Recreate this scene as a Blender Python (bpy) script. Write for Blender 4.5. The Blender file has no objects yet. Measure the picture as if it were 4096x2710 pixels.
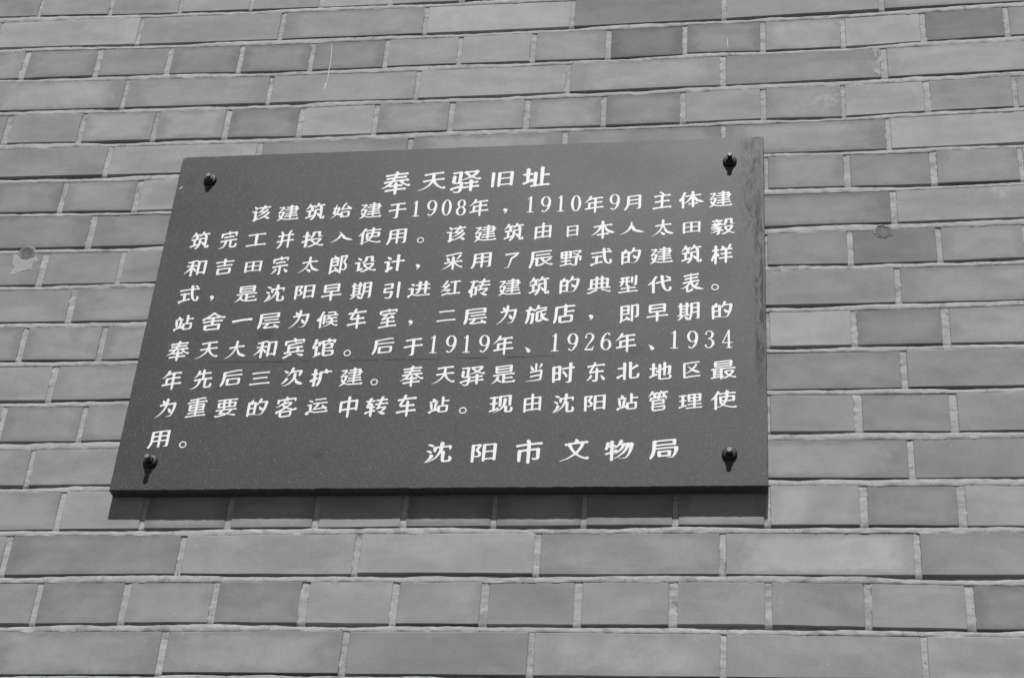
import bpy, bmesh, math, random
from mathutils import Vector, Matrix, noise
from mathutils.geometry import delaunay_2d_cdt

# ------------------------------------------------------------------ camera, sky, sun, exposure
CAM_POS = (0.07994, -2.11836, 1.60000)
CAM_RIGHT = (0.988606, 0.134187, 0.068209)
CAM_DOWN = (-0.019367, 0.562751, -0.826400)
CAM_FORWARD = (-0.149277, 0.815663, 0.558937)
FOCAL = 62.3996
HC = 0.072135
ZO = 3.815375

scene = bpy.context.scene
COL = scene.collection
cam_data = bpy.data.cameras.new('camera')
cam_data.sensor_width = 36.0
cam_data.lens = FOCAL
cam_data.clip_start = 0.05
cam_data.clip_end = 2000
cam = bpy.data.objects.new('camera', cam_data)
COL.objects.link(cam)
r, d, f = Vector(CAM_RIGHT), Vector(CAM_DOWN), Vector(CAM_FORWARD)
m = Matrix((( r.x, -d.x, -f.x), (r.y, -d.y, -f.y), (r.z, -d.z, -f.z))).to_4x4()
cam.matrix_world = Matrix.Translation(CAM_POS) @ m
scene.camera = cam

SUN_DIR = Vector((-0.0016, 0.0205, -0.0375)).normalized()      # the way the light travels
world = bpy.data.worlds.new('World')
scene.world = world
world.use_nodes = True
wn = world.node_tree
wn.nodes.clear()
sky = wn.nodes.new('ShaderNodeTexSky')
sky.sky_type = 'NISHITA'
sky.sun_disc = False
sky.sun_elevation = math.asin(-SUN_DIR.z)
sky.sun_rotation = math.pi - math.atan2(0.0016, 0.0205)
bw = wn.nodes.new('ShaderNodeRGBToBW')                          # the photograph is black and white
bg = wn.nodes.new('ShaderNodeBackground')
bg.inputs['Strength'].default_value = 0.05
wo = wn.nodes.new('ShaderNodeOutputWorld')
wn.links.new(sky.outputs[0], bw.inputs[0])
wn.links.new(bw.outputs[0], bg.inputs['Color'])
wn.links.new(bg.outputs[0], wo.inputs['Surface'])

sun_data = bpy.data.lights.new('sun', 'SUN')
sun_data.energy = 5.0
sun_data.angle = math.radians(0.5)
sun_data.color = (1, 1, 1)
sun = bpy.data.objects.new('sun', sun_data)
sun.rotation_euler = SUN_DIR.to_track_quat('-Z', 'Y').to_euler()
sun.location = (0, -6, 12)
COL.objects.link(sun)

scene.view_settings.view_transform = 'Standard'
scene.view_settings.look = 'None'
scene.view_settings.gamma = 1
scene.view_settings.use_curve_mapping = False
scene.view_settings.exposure = 0.02

# ------------------------------------------------------------------ measured layout (metres)
BRICKS = [
(-1,-1.4948,-1.2540,3.8228,3.8228,3.8832,3.8832,1.07,0),(-1,-1.2433,-1.0054,3.8228,3.8228,3.8832,3.8832,0.85,0),(-1,-0.9959,-0.7553,3.8228,3.8228,3.8832,3.8832,0.98,0),(-1,-0.7429,-0.5042,3.8228,3.8228,3.8832,3.8832,0.91,0),
(-1,-0.4952,-0.2574,3.8228,3.8228,3.8832,3.8832,0.98,0),(-1,-0.2449,-0.0040,3.8228,3.8228,3.8832,3.8832,0.88,0),(-1,0.0045,0.2453,3.8228,3.8228,3.8832,3.8832,1.00,0),(-1,0.2545,0.4943,3.8228,3.8228,3.8832,3.8832,1.00,0),
(-1,0.5042,0.7436,3.8228,3.8228,3.8832,3.8832,0.97,0),(0,-1.5630,-1.4490,3.7638,3.7638,3.8110,3.8110,0.99,0),(0,-1.4371,-1.3199,3.7638,3.7638,3.8110,3.8110,1.02,0),(0,-1.3118,-1.2038,3.7638,3.7609,3.8110,3.8110,0.86,1),
(0,-1.1971,-1.0718,3.7604,3.7559,3.8110,3.8110,1.00,1),(0,-1.0646,-0.9444,3.7554,3.7523,3.8110,3.8110,0.86,1),(0,-0.9368,-0.8160,3.7521,3.7507,3.8110,3.8110,1.13,1),(0,-0.8085,-0.6918,3.7505,3.7485,3.8110,3.8110,1.00,1),
(0,-0.6826,-0.5710,3.7482,3.7474,3.8110,3.8110,1.13,1),(0,-0.5618,-0.4470,3.7474,3.7474,3.8110,3.8110,1.09,1),(0,-0.4364,-0.3242,3.7474,3.7474,3.8110,3.8110,0.97,1),(0,-0.3140,-0.1979,3.7474,3.7474,3.8110,3.8110,0.91,0),
(0,-0.1862,-0.0738,3.7474,3.7474,3.8110,3.8110,0.90,0),(0,-0.0624,0.0519,3.7474,3.7474,3.8110,3.8110,1.04,0),(0,0.0620,0.1762,3.7474,3.7474,3.8110,3.8110,0.91,0),(0,0.1884,0.3023,3.7474,3.7474,3.8110,3.8110,0.89,0),
(0,0.3157,0.4283,3.7474,3.7474,3.8110,3.8110,1.06,0),(0,0.4398,0.5544,3.7474,3.7474,3.8110,3.8110,0.89,0),(0,0.5642,0.6771,3.7474,3.7474,3.8110,3.8110,0.97,0),(1,-1.4985,-1.2652,3.6881,3.6881,3.7478,3.7478,1.00,1),
(1,-1.2613,-1.0083,3.6881,3.6810,3.7477,3.7435,1.13,1),(1,-1.0004,-0.7543,3.6808,3.6767,3.7433,3.7391,1.00,1),(1,-0.7460,-0.5035,3.6768,3.6748,3.7392,3.7361,1.00,1),(1,-0.4961,-0.2551,3.6747,3.6751,3.7360,3.7353,1.24,1),
(1,-0.2469,-0.0049,3.6752,3.6772,3.7353,3.7353,0.66,1),(1,0.0035,0.2481,3.6775,3.6828,3.7353,3.7353,1.00,1),(1,0.2574,0.4903,3.6830,3.6866,3.7353,3.7353,1.13,1),(1,0.5006,0.7418,3.6866,3.6866,3.7353,3.7353,1.03,0),
(2,-1.5583,-1.4439,3.6134,3.6134,3.6774,3.6774,0.95,0),(2,-1.4334,-1.3163,3.6134,3.6134,3.6774,3.6774,1.00,0),(2,-1.3061,-1.2034,3.6134,3.6132,3.6774,3.6763,1.00,1),(2,-1.1933,-1.0706,3.6130,3.6120,3.6759,3.6729,0.86,1),
(2,-1.0607,-0.9429,3.6117,3.6090,3.6724,3.6685,0.86,1),(2,-0.9331,-0.8163,3.6086,3.6059,3.6682,3.6661,0.86,1),(2,-0.8077,-0.6919,3.6055,3.6032,3.6658,3.6636,0.86,1),(2,-0.6837,-0.5642,3.6036,3.6032,3.6639,3.6647,0.86,1),
(2,-0.5556,-0.4394,3.6032,3.6030,3.6646,3.6637,1.00,1),(2,-0.4312,-0.3170,3.6029,3.6015,3.6636,3.6635,1.13,1),(2,-0.3076,-0.1931,3.6014,3.6009,3.6635,3.6636,1.00,1),(2,-0.1834,-0.0668,3.6011,3.6032,3.6636,3.6640,0.66,1),
(2,-0.0592,0.0573,3.6052,3.6025,3.6667,3.6660,0.86,1),(2,0.0663,0.1854,3.6025,3.6036,3.6661,3.6670,1.13,1),(2,0.1931,0.3107,3.6041,3.6080,3.6672,3.6694,1.13,1),(2,0.3195,0.4401,3.6086,3.6128,3.6698,3.6741,0.66,1),
(2,0.4492,0.5567,3.6129,3.6129,3.6745,3.6752,0.86,1),(2,0.5694,0.6807,3.6129,3.6129,3.6752,3.6752,0.87,0),(3,-1.4965,-1.2562,3.5402,3.5402,3.6048,3.6048,1.10,0),(3,-1.2463,-1.0065,3.5402,3.5360,3.6048,3.5981,1.13,1),
(3,-0.9981,-0.7537,3.5358,3.5336,3.5978,3.5933,1.00,1),(3,-0.7460,-0.5038,3.5334,3.5299,3.5931,3.5905,1.00,1),(3,-0.4956,-0.2549,3.5299,3.5305,3.5910,3.5909,1.13,1),(3,-0.2465,-0.0065,3.5306,3.5319,3.5915,3.5939,1.13,1),
(3,0.0029,0.2443,3.5323,3.5347,3.5942,3.5954,0.86,1),(3,0.2557,0.4964,3.5350,3.5388,3.5960,3.6001,1.13,1),(3,0.5060,0.7439,3.5388,3.5388,3.6001,3.6001,1.18,0),(4,-1.5576,-1.4437,3.4669,3.4669,3.5285,3.5285,1.00,0),
(4,-1.4337,-1.3174,3.4669,3.4669,3.5285,3.5285,1.04,0),(4,-1.3071,-1.2010,3.4669,3.4669,3.5285,3.5283,1.00,1),(4,-1.1890,-1.0684,3.4668,3.4642,3.5280,3.5262,0.86,1),(4,-1.0585,-0.9397,3.4638,3.4628,3.5258,3.5229,1.13,1),
(4,-0.9302,-0.8175,3.4626,3.4617,3.5228,3.5224,1.13,1),(4,-0.8074,-0.6920,3.4616,3.4587,3.5220,3.5192,0.86,1),(4,-0.6820,-0.5660,3.4584,3.4579,3.5195,3.5205,1.13,1),(4,-0.5574,-0.4416,3.4580,3.4583,3.5202,3.5181,1.00,1),
(4,-0.4319,-0.3191,3.4582,3.4576,3.5181,3.5180,1.13,1),(4,-0.3090,-0.1944,3.4575,3.4576,3.5181,3.5186,1.00,1),(4,-0.1862,-0.0690,3.4576,3.4577,3.5188,3.5196,0.86,1),(4,-0.0601,0.0566,3.4576,3.4589,3.5196,3.5200,1.00,1),
(4,0.0658,0.1810,3.4587,3.4567,3.5202,3.5216,0.95,1),(4,0.1878,0.3077,3.4572,3.4615,3.5217,3.5233,1.13,1),(4,0.3173,0.4406,3.4618,3.4640,3.5236,3.5266,0.86,1),(4,0.4487,0.5565,3.4640,3.4640,3.5267,3.5267,0.82,1),
(4,0.5669,0.6826,3.4640,3.4640,3.5267,3.5267,0.91,0),(5,-1.4915,-1.2543,3.3942,3.3942,3.4538,3.4538,0.98,0),(5,-1.2434,-1.0074,3.3942,3.3908,3.4538,3.4512,0.86,1),(5,-0.9982,-0.7531,3.3905,3.3883,3.4509,3.4472,1.00,1),
(5,-0.7431,-0.5031,3.3883,3.3885,3.4472,3.4457,0.86,1),(5,-0.4941,-0.2544,3.3885,3.3887,3.4457,3.4470,1.00,1),(5,-0.2450,-0.0043,3.3887,3.3889,3.4471,3.4477,0.86,1),(5,0.0030,0.2464,3.3890,3.3886,3.4477,3.4488,1.00,1),
(5,0.2541,0.4963,3.3889,3.3937,3.4504,3.4562,1.13,1),(5,0.5066,0.7452,3.3937,3.3937,3.4562,3.4562,0.78,0),(6,-1.5584,-1.4435,3.3188,3.3188,3.3800,3.3800,0.97,0),(6,-1.4321,-1.3167,3.3188,3.3188,3.3800,3.3800,1.05,0),
(6,-1.3065,-1.1931,3.3188,3.3188,3.3800,3.3800,1.10,0),(6,-1.1827,-1.0688,3.3188,3.3175,3.3800,3.3779,0.86,1),(6,-1.0595,-0.9429,3.3173,3.3149,3.3778,3.3767,1.00,1),(6,-0.9324,-0.8160,3.3147,3.3149,3.3767,3.3767,1.00,1),
(6,-0.8051,-0.6915,3.3150,3.3155,3.3768,3.3772,1.00,0),(6,-0.6812,-0.5685,3.3155,3.3160,3.3772,3.3776,1.06,0),(6,-0.5589,-0.4417,3.3161,3.3166,3.3777,3.3781,0.88,0),(6,-0.4310,-0.3175,3.3166,3.3171,3.3781,3.3785,1.16,0),
(6,-0.3089,-0.1920,3.3172,3.3176,3.3786,3.3790,1.07,0),(6,-0.1819,-0.0676,3.3177,3.3182,3.3790,3.3794,0.99,0),(6,-0.0575,0.0613,3.3182,3.3187,3.3795,3.3799,0.97,1),(6,0.0671,0.1805,3.3188,3.3179,3.3799,3.3798,1.00,1),
(6,0.1904,0.3079,3.3179,3.3175,3.3797,3.3787,0.86,1),(6,0.3183,0.4375,3.3177,3.3191,3.3812,3.3820,1.00,1),(6,0.4452,0.5578,3.3191,3.3191,3.3820,3.3820,1.00,1),(6,0.5686,0.6832,3.3191,3.3191,3.3820,3.3820,1.11,0),
(7,-1.4942,-1.2555,3.2467,3.2467,3.3111,3.3111,1.04,0),(7,-1.2449,-1.0058,3.2467,3.2448,3.3111,3.3068,0.86,1),(7,-0.9954,-0.7568,3.2446,3.2437,3.3066,3.3051,0.86,1),(7,-0.7453,-0.5054,3.2437,3.2445,3.3051,3.3054,1.09,0),
(7,-0.4960,-0.2563,3.2446,3.2453,3.3054,3.3057,1.19,0),(7,-0.2456,-0.0039,3.2454,3.2462,3.3057,3.3060,0.98,0),(7,0.0059,0.2460,3.2462,3.2471,3.3061,3.3066,0.86,1),(7,0.2557,0.4924,3.2473,3.2496,3.3068,3.3104,1.00,1),
(7,0.5042,0.7429,3.2496,3.2496,3.3104,3.3104,0.87,0),(8,-1.5595,-1.4468,3.1725,3.1725,3.2348,3.2348,1.02,0),(8,-1.4339,-1.3181,3.1725,3.1725,3.2348,3.2348,1.00,0),(8,-1.3070,-1.1945,3.1725,3.1725,3.2348,3.2348,0.94,0),
(8,-1.1819,-1.0721,3.1725,3.1722,3.2348,3.2338,0.86,1),(8,-1.0607,-0.9416,3.1722,3.1715,3.2335,3.2325,0.86,1),(8,-0.9324,-0.8184,3.1715,3.1717,3.2325,3.2325,0.86,1),(8,-0.8078,-0.6955,3.1718,3.1721,3.2325,3.2324,0.96,0),
(8,-0.6851,-0.5695,3.1721,3.1725,3.2324,3.2323,1.00,0),(8,-0.5598,-0.4449,3.1725,3.1728,3.2323,3.2322,0.96,0),(8,-0.4344,-0.3200,3.1729,3.1732,3.2322,3.2322,1.03,0),(8,-0.3084,-0.1955,3.1733,3.1736,3.2321,3.2321,1.05,0),
(8,-0.1852,-0.0668,3.1736,3.1740,3.2320,3.2320,1.03,0),(8,-0.0563,0.0610,3.1740,3.1743,3.2320,3.2319,0.94,1),(8,0.0646,0.1800,3.1743,3.1729,3.2319,3.2326,0.86,1),(8,0.1892,0.3079,3.1730,3.1739,3.2329,3.2354,0.66,1),
(8,0.3163,0.4317,3.1742,3.1765,3.2355,3.2363,1.00,1),(8,0.4436,0.5571,3.1765,3.1765,3.2363,3.2363,1.00,0),(8,0.5685,0.6795,3.1765,3.1765,3.2363,3.2363,0.78,0),(9,-1.4950,-1.2557,3.1023,3.1023,3.1627,3.1627,1.07,0),
(9,-1.2469,-1.0075,3.1023,3.1005,3.1627,3.1613,1.00,1),(9,-0.9967,-0.7551,3.1003,3.0995,3.1613,3.1613,1.00,1),(9,-0.7453,-0.5061,3.0995,3.1004,3.1613,3.1616,1.14,0),(9,-0.4953,-0.2568,3.1005,3.1014,3.1616,3.1619,0.94,0),
(9,-0.2452,-0.0069,3.1014,3.1023,3.1619,3.1622,1.00,0),(9,0.0031,0.2450,3.1024,3.1015,3.1622,3.1627,0.86,1),(9,0.2540,0.4927,3.1015,3.1025,3.1628,3.1641,1.00,1),(9,0.5027,0.7457,3.1025,3.1025,3.1641,3.1641,0.90,0),
(10,-1.5559,-1.4438,3.0293,3.0293,3.0898,3.0898,0.94,0),(10,-1.4327,-1.3194,3.0293,3.0293,3.0898,3.0898,1.07,0),(10,-1.3092,-1.1938,3.0293,3.0293,3.0898,3.0898,0.97,0),(10,-1.1822,-1.0705,3.0293,3.0297,3.0898,3.0899,1.00,1),
(10,-1.0610,-0.9428,3.0299,3.0283,3.0899,3.0885,1.00,1),(10,-0.9333,-0.8181,3.0283,3.0287,3.0883,3.0877,1.00,1),(10,-0.8074,-0.6945,3.0288,3.0289,3.0877,3.0879,1.18,0),(10,-0.6843,-0.5686,3.0289,3.0290,3.0880,3.0882,1.07,0),
(10,-0.5564,-0.4442,3.0290,3.0291,3.0882,3.0884,1.12,0),(10,-0.4343,-0.3180,3.0292,3.0293,3.0884,3.0887,0.89,0),(10,-0.3067,-0.1925,3.0293,3.0294,3.0887,3.0889,0.94,0),(10,-0.1835,-0.0692,3.0294,3.0295,3.0889,3.0891,1.08,0),
(10,-0.0594,0.0608,3.0296,3.0297,3.0892,3.0894,1.08,1),(10,0.0656,0.1801,3.0297,3.0296,3.0894,3.0895,1.13,1),(10,0.1888,0.3062,3.0297,3.0302,3.0895,3.0902,0.86,1),(10,0.3176,0.4322,3.0302,3.0297,3.0905,3.0927,1.00,1),
(10,0.4406,0.5572,3.0297,3.0297,3.0927,3.0927,1.02,0),(10,0.5681,0.6821,3.0297,3.0297,3.0927,3.0927,0.90,0),(11,-1.4938,-1.2573,2.9578,2.9578,3.0190,3.0190,0.95,0),(11,-1.2455,-1.0066,2.9578,2.9573,3.0190,3.0182,1.00,1),
(11,-0.9966,-0.7575,2.9572,2.9570,3.0182,3.0182,1.00,1),(11,-0.7449,-0.5057,2.9570,2.9571,3.0182,3.0184,1.04,0),(11,-0.4951,-0.2565,2.9571,2.9572,3.0184,3.0186,0.94,0),(11,-0.2439,-0.0054,2.9572,2.9573,3.0186,3.0188,0.98,0),
(11,0.0057,0.2457,2.9573,2.9569,3.0189,3.0181,0.86,1),(11,0.2548,0.4953,2.9570,2.9583,3.0182,3.0198,0.86,1),(11,0.5040,0.7421,2.9583,2.9583,3.0198,3.0198,1.06,0),(12,-1.5615,-1.4441,2.8862,2.8862,2.9466,2.9466,0.92,0),
(12,-1.4325,-1.3173,2.8862,2.8862,2.9466,2.9466,0.82,0),(12,-1.3059,-1.1928,2.8862,2.8862,2.9466,2.9466,1.02,0),(12,-1.1833,-1.0689,2.8862,2.8862,2.9466,2.9466,1.00,1),(12,-1.0612,-0.9436,2.8862,2.8853,2.9465,2.9447,1.00,1),
(12,-0.9349,-0.8188,2.8855,2.8877,2.9450,2.9468,1.00,1),(12,-0.8075,-0.6950,2.8877,2.8879,2.9468,2.9470,0.93,0),(12,-0.6856,-0.5696,2.8879,2.8880,2.9470,2.9472,1.00,0),(12,-0.5588,-0.4479,2.8880,2.8882,2.9473,2.9475,1.02,0),
(12,-0.4373,-0.3189,2.8882,2.8883,2.9475,2.9477,1.10,0),(12,-0.3086,-0.1942,2.8883,2.8885,2.9477,2.9480,1.12,0),(12,-0.1832,-0.0708,2.8885,2.8886,2.9480,2.9482,1.10,0),(12,-0.0598,0.0581,2.8886,2.8888,2.9482,2.9484,1.12,0),
(12,0.0646,0.1795,2.8887,2.8879,2.9484,2.9472,0.86,1),(12,0.1901,0.3073,2.8877,2.8855,2.9470,2.9462,0.86,1),(12,0.3185,0.4310,2.8856,2.8865,2.9462,2.9468,0.86,1),(12,0.4403,0.5551,2.8865,2.8865,2.9468,2.9468,1.03,0),
(12,0.5673,0.6799,2.8865,2.8865,2.9468,2.9468,1.00,0),(13,-1.4959,-1.2581,2.8118,2.8118,2.8711,2.8711,0.92,0),(13,-1.2472,-1.0069,2.8118,2.8119,2.8711,2.8710,1.00,1),(13,-0.9992,-0.7556,2.8119,2.8125,2.8710,2.8712,1.00,1),
(13,-0.7431,-0.5056,2.8126,2.8132,2.8713,2.8722,1.05,0),(13,-0.4954,-0.2579,2.8133,2.8139,2.8723,2.8732,1.00,0),(13,-0.2459,-0.0034,2.8140,2.8147,2.8733,2.8743,0.98,0),(13,0.0064,0.2477,2.8147,2.8132,2.8743,2.8734,1.00,1),
(13,0.2561,0.4945,2.8133,2.8141,2.8734,2.8737,0.86,1),(13,0.5051,0.7450,2.8141,2.8141,2.8737,2.8737,0.97,0),(14,-1.5579,-1.4437,2.7386,2.7386,2.8000,2.8000,0.89,0),(14,-1.4339,-1.3193,2.7386,2.7386,2.8000,2.8000,1.02,0),
(14,-1.3116,-1.1930,2.7386,2.7386,2.8000,2.8000,1.10,0),(14,-1.1837,-1.0705,2.7386,2.7386,2.8000,2.8000,0.97,0),(14,-1.0595,-0.9457,2.7386,2.7397,2.8000,2.7998,1.00,1),(14,-0.9363,-0.8189,2.7399,2.7408,2.8000,2.8009,1.00,1),
(14,-0.8112,-0.6941,2.7409,2.7412,2.8009,2.8012,1.00,1),(14,-0.6844,-0.5685,2.7413,2.7415,2.8012,2.8015,1.00,1),(14,-0.5589,-0.4434,2.7415,2.7423,2.8015,2.8017,1.00,1),(14,-0.4340,-0.3166,2.7426,2.7428,2.8018,2.8020,0.86,1),
(14,-0.3088,-0.1925,2.7428,2.7433,2.8021,2.8023,1.00,1),(14,-0.1844,-0.0686,2.7434,2.7429,2.8023,2.8026,0.86,1),(14,-0.0600,0.0547,2.7433,2.7425,2.8026,2.8029,1.00,1),(14,0.0632,0.1802,2.7423,2.7419,2.8029,2.8013,1.13,1),
(14,0.1913,0.3078,2.7418,2.7408,2.8012,2.8009,0.86,1),(14,0.3189,0.4293,2.7406,2.7399,2.8007,2.7995,1.13,1),(14,0.4398,0.5551,2.7399,2.7399,2.7995,2.7995,1.07,0),(14,0.5665,0.6824,2.7399,2.7399,2.7995,2.7995,1.02,0),
(15,-1.4961,-1.2541,2.6678,2.6678,2.7284,2.7284,1.04,0),(15,-1.2445,-1.0103,2.6678,2.6678,2.7284,2.7288,1.00,1),(15,-1.0010,-0.7537,2.6679,2.6697,2.7295,2.7294,0.86,1),(15,-0.7441,-0.5029,2.6697,2.6694,2.7294,2.7307,1.00,1),
(15,-0.4942,-0.2541,2.6714,2.6701,2.7316,2.7308,1.13,1),(15,-0.2449,-0.0050,2.6700,2.6696,2.7307,2.7304,1.00,1),(15,0.0036,0.2474,2.6696,2.6685,2.7304,2.7302,1.24,1),(15,0.2562,0.4947,2.6685,2.6681,2.7301,2.7290,1.00,1),
(15,0.5053,0.7444,2.6681,2.6681,2.7290,2.7290,0.94,0),(16,-1.5625,-1.4432,2.5936,2.5936,2.6555,2.6555,1.07,0),(16,-1.4319,-1.3200,2.5936,2.5936,2.6555,2.6555,0.93,0),(16,-1.3081,-1.1942,2.5936,2.5936,2.6555,2.6555,0.94,0),
(16,-1.1841,-1.0724,2.5936,2.5936,2.6555,2.6555,0.81,0),(16,-1.0614,-0.9477,2.5936,2.5941,2.6555,2.6558,0.86,1),(16,-0.9386,-0.8216,2.5943,2.5962,2.6559,2.6566,0.86,1),(16,-0.8110,-0.6940,2.5965,2.5972,2.6566,2.6570,1.00,1),
(16,-0.6846,-0.5686,2.5973,2.5973,2.6571,2.6582,0.86,1),(16,-0.5573,-0.4431,2.5972,2.5964,2.6581,2.6577,1.13,1),(16,-0.4330,-0.3216,2.5964,2.5963,2.6577,2.6569,1.00,1),(16,-0.3103,-0.1960,2.5963,2.5963,2.6568,2.6580,0.86,1),
(16,-0.1852,-0.0709,2.5963,2.5969,2.6579,2.6571,1.00,1),(16,-0.0599,0.0538,2.5972,2.5972,2.6582,2.6577,1.00,1),(16,0.0633,0.1805,2.5971,2.5950,2.6576,2.6570,0.86,1),(16,0.1897,0.3078,2.5947,2.5926,2.6567,2.6540,1.00,1),
(16,0.3192,0.4285,2.5923,2.5921,2.6539,2.6535,0.86,1),(16,0.4389,0.5566,2.5921,2.5921,2.6535,2.6535,0.95,0),(16,0.5677,0.6798,2.5921,2.5921,2.6535,2.6535,1.11,0),(17,-1.4944,-1.2530,2.5185,2.5185,2.5812,2.5812,1.01,0),
(17,-1.2439,-1.0049,2.5185,2.5185,2.5812,2.5812,0.95,0),(17,-0.9969,-0.7545,2.5185,2.5210,2.5812,2.5836,1.00,1),(17,-0.7442,-0.5031,2.5239,2.5248,2.5837,2.5857,1.00,1),(17,-0.4937,-0.2535,2.5241,2.5247,2.5847,2.5850,0.86,1),
(17,-0.2447,-0.0038,2.5247,2.5247,2.5850,2.5838,1.13,1),(17,0.0045,0.2483,2.5247,2.5247,2.5837,2.5824,1.00,1),(17,0.2568,0.4979,2.5247,2.5247,2.5822,2.5805,1.00,1),(17,0.5063,0.7461,2.5247,2.5247,2.5805,2.5805,1.04,0),
(18,-1.5584,-1.4423,2.4522,2.4522,2.5126,2.5126,0.96,0),(18,-1.4317,-1.3183,2.4522,2.4522,2.5126,2.5126,1.17,0),(18,-1.3084,-1.1920,2.4522,2.4522,2.5126,2.5126,1.05,0),(18,-1.1802,-1.0668,2.4522,2.4522,2.5126,2.5126,1.02,0),
(18,-1.0579,-0.9422,2.4522,2.4522,2.5126,2.5126,0.94,0),(18,-0.9313,-0.8185,2.4522,2.4522,2.5126,2.5126,0.97,0),(18,-0.8059,-0.6912,2.4522,2.4522,2.5126,2.5126,1.08,0),(18,-0.6819,-0.5697,2.4522,2.4522,2.5126,2.5126,0.95,0),
(18,-0.5576,-0.4430,2.4522,2.4522,2.5126,2.5126,1.08,0),(18,-0.4315,-0.3173,2.4522,2.4522,2.5126,2.5126,0.82,0),(18,-0.3079,-0.1933,2.4522,2.4522,2.5126,2.5126,1.03,0),(18,-0.1809,-0.0666,2.4522,2.4522,2.5126,2.5126,1.08,0),
(18,-0.0574,0.0572,2.4522,2.4522,2.5126,2.5126,1.04,0),(18,0.0672,0.1819,2.4522,2.4522,2.5126,2.5126,1.01,0),(18,0.1937,0.3095,2.4522,2.4522,2.5126,2.5126,1.10,0),(18,0.3204,0.4317,2.4522,2.4522,2.5126,2.5126,0.93,0),
(18,0.4424,0.5576,2.4522,2.4522,2.5126,2.5126,0.92,0),(18,0.5677,0.6823,2.4522,2.4522,2.5126,2.5126,1.02,0),(19,-1.4948,-1.2580,2.3801,2.3801,2.4405,2.4405,1.00,0),(19,-1.2486,-1.0067,2.3801,2.3801,2.4405,2.4405,0.91,0),
(19,-0.9968,-0.7561,2.3801,2.3801,2.4405,2.4405,1.02,0),(19,-0.7466,-0.5047,2.3801,2.3801,2.4405,2.4405,1.03,0),(19,-0.4940,-0.2562,2.3801,2.3801,2.4405,2.4405,0.97,0),(19,-0.2436,-0.0055,2.3801,2.3801,2.4405,2.4405,1.07,0),
(19,0.0046,0.2470,2.3801,2.3801,2.4405,2.4405,1.28,0),(19,0.2563,0.4921,2.3801,2.3801,2.4405,2.4405,0.91,0),(19,0.5042,0.7448,2.3801,2.3801,2.4405,2.4405,1.09,0),
]
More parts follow.
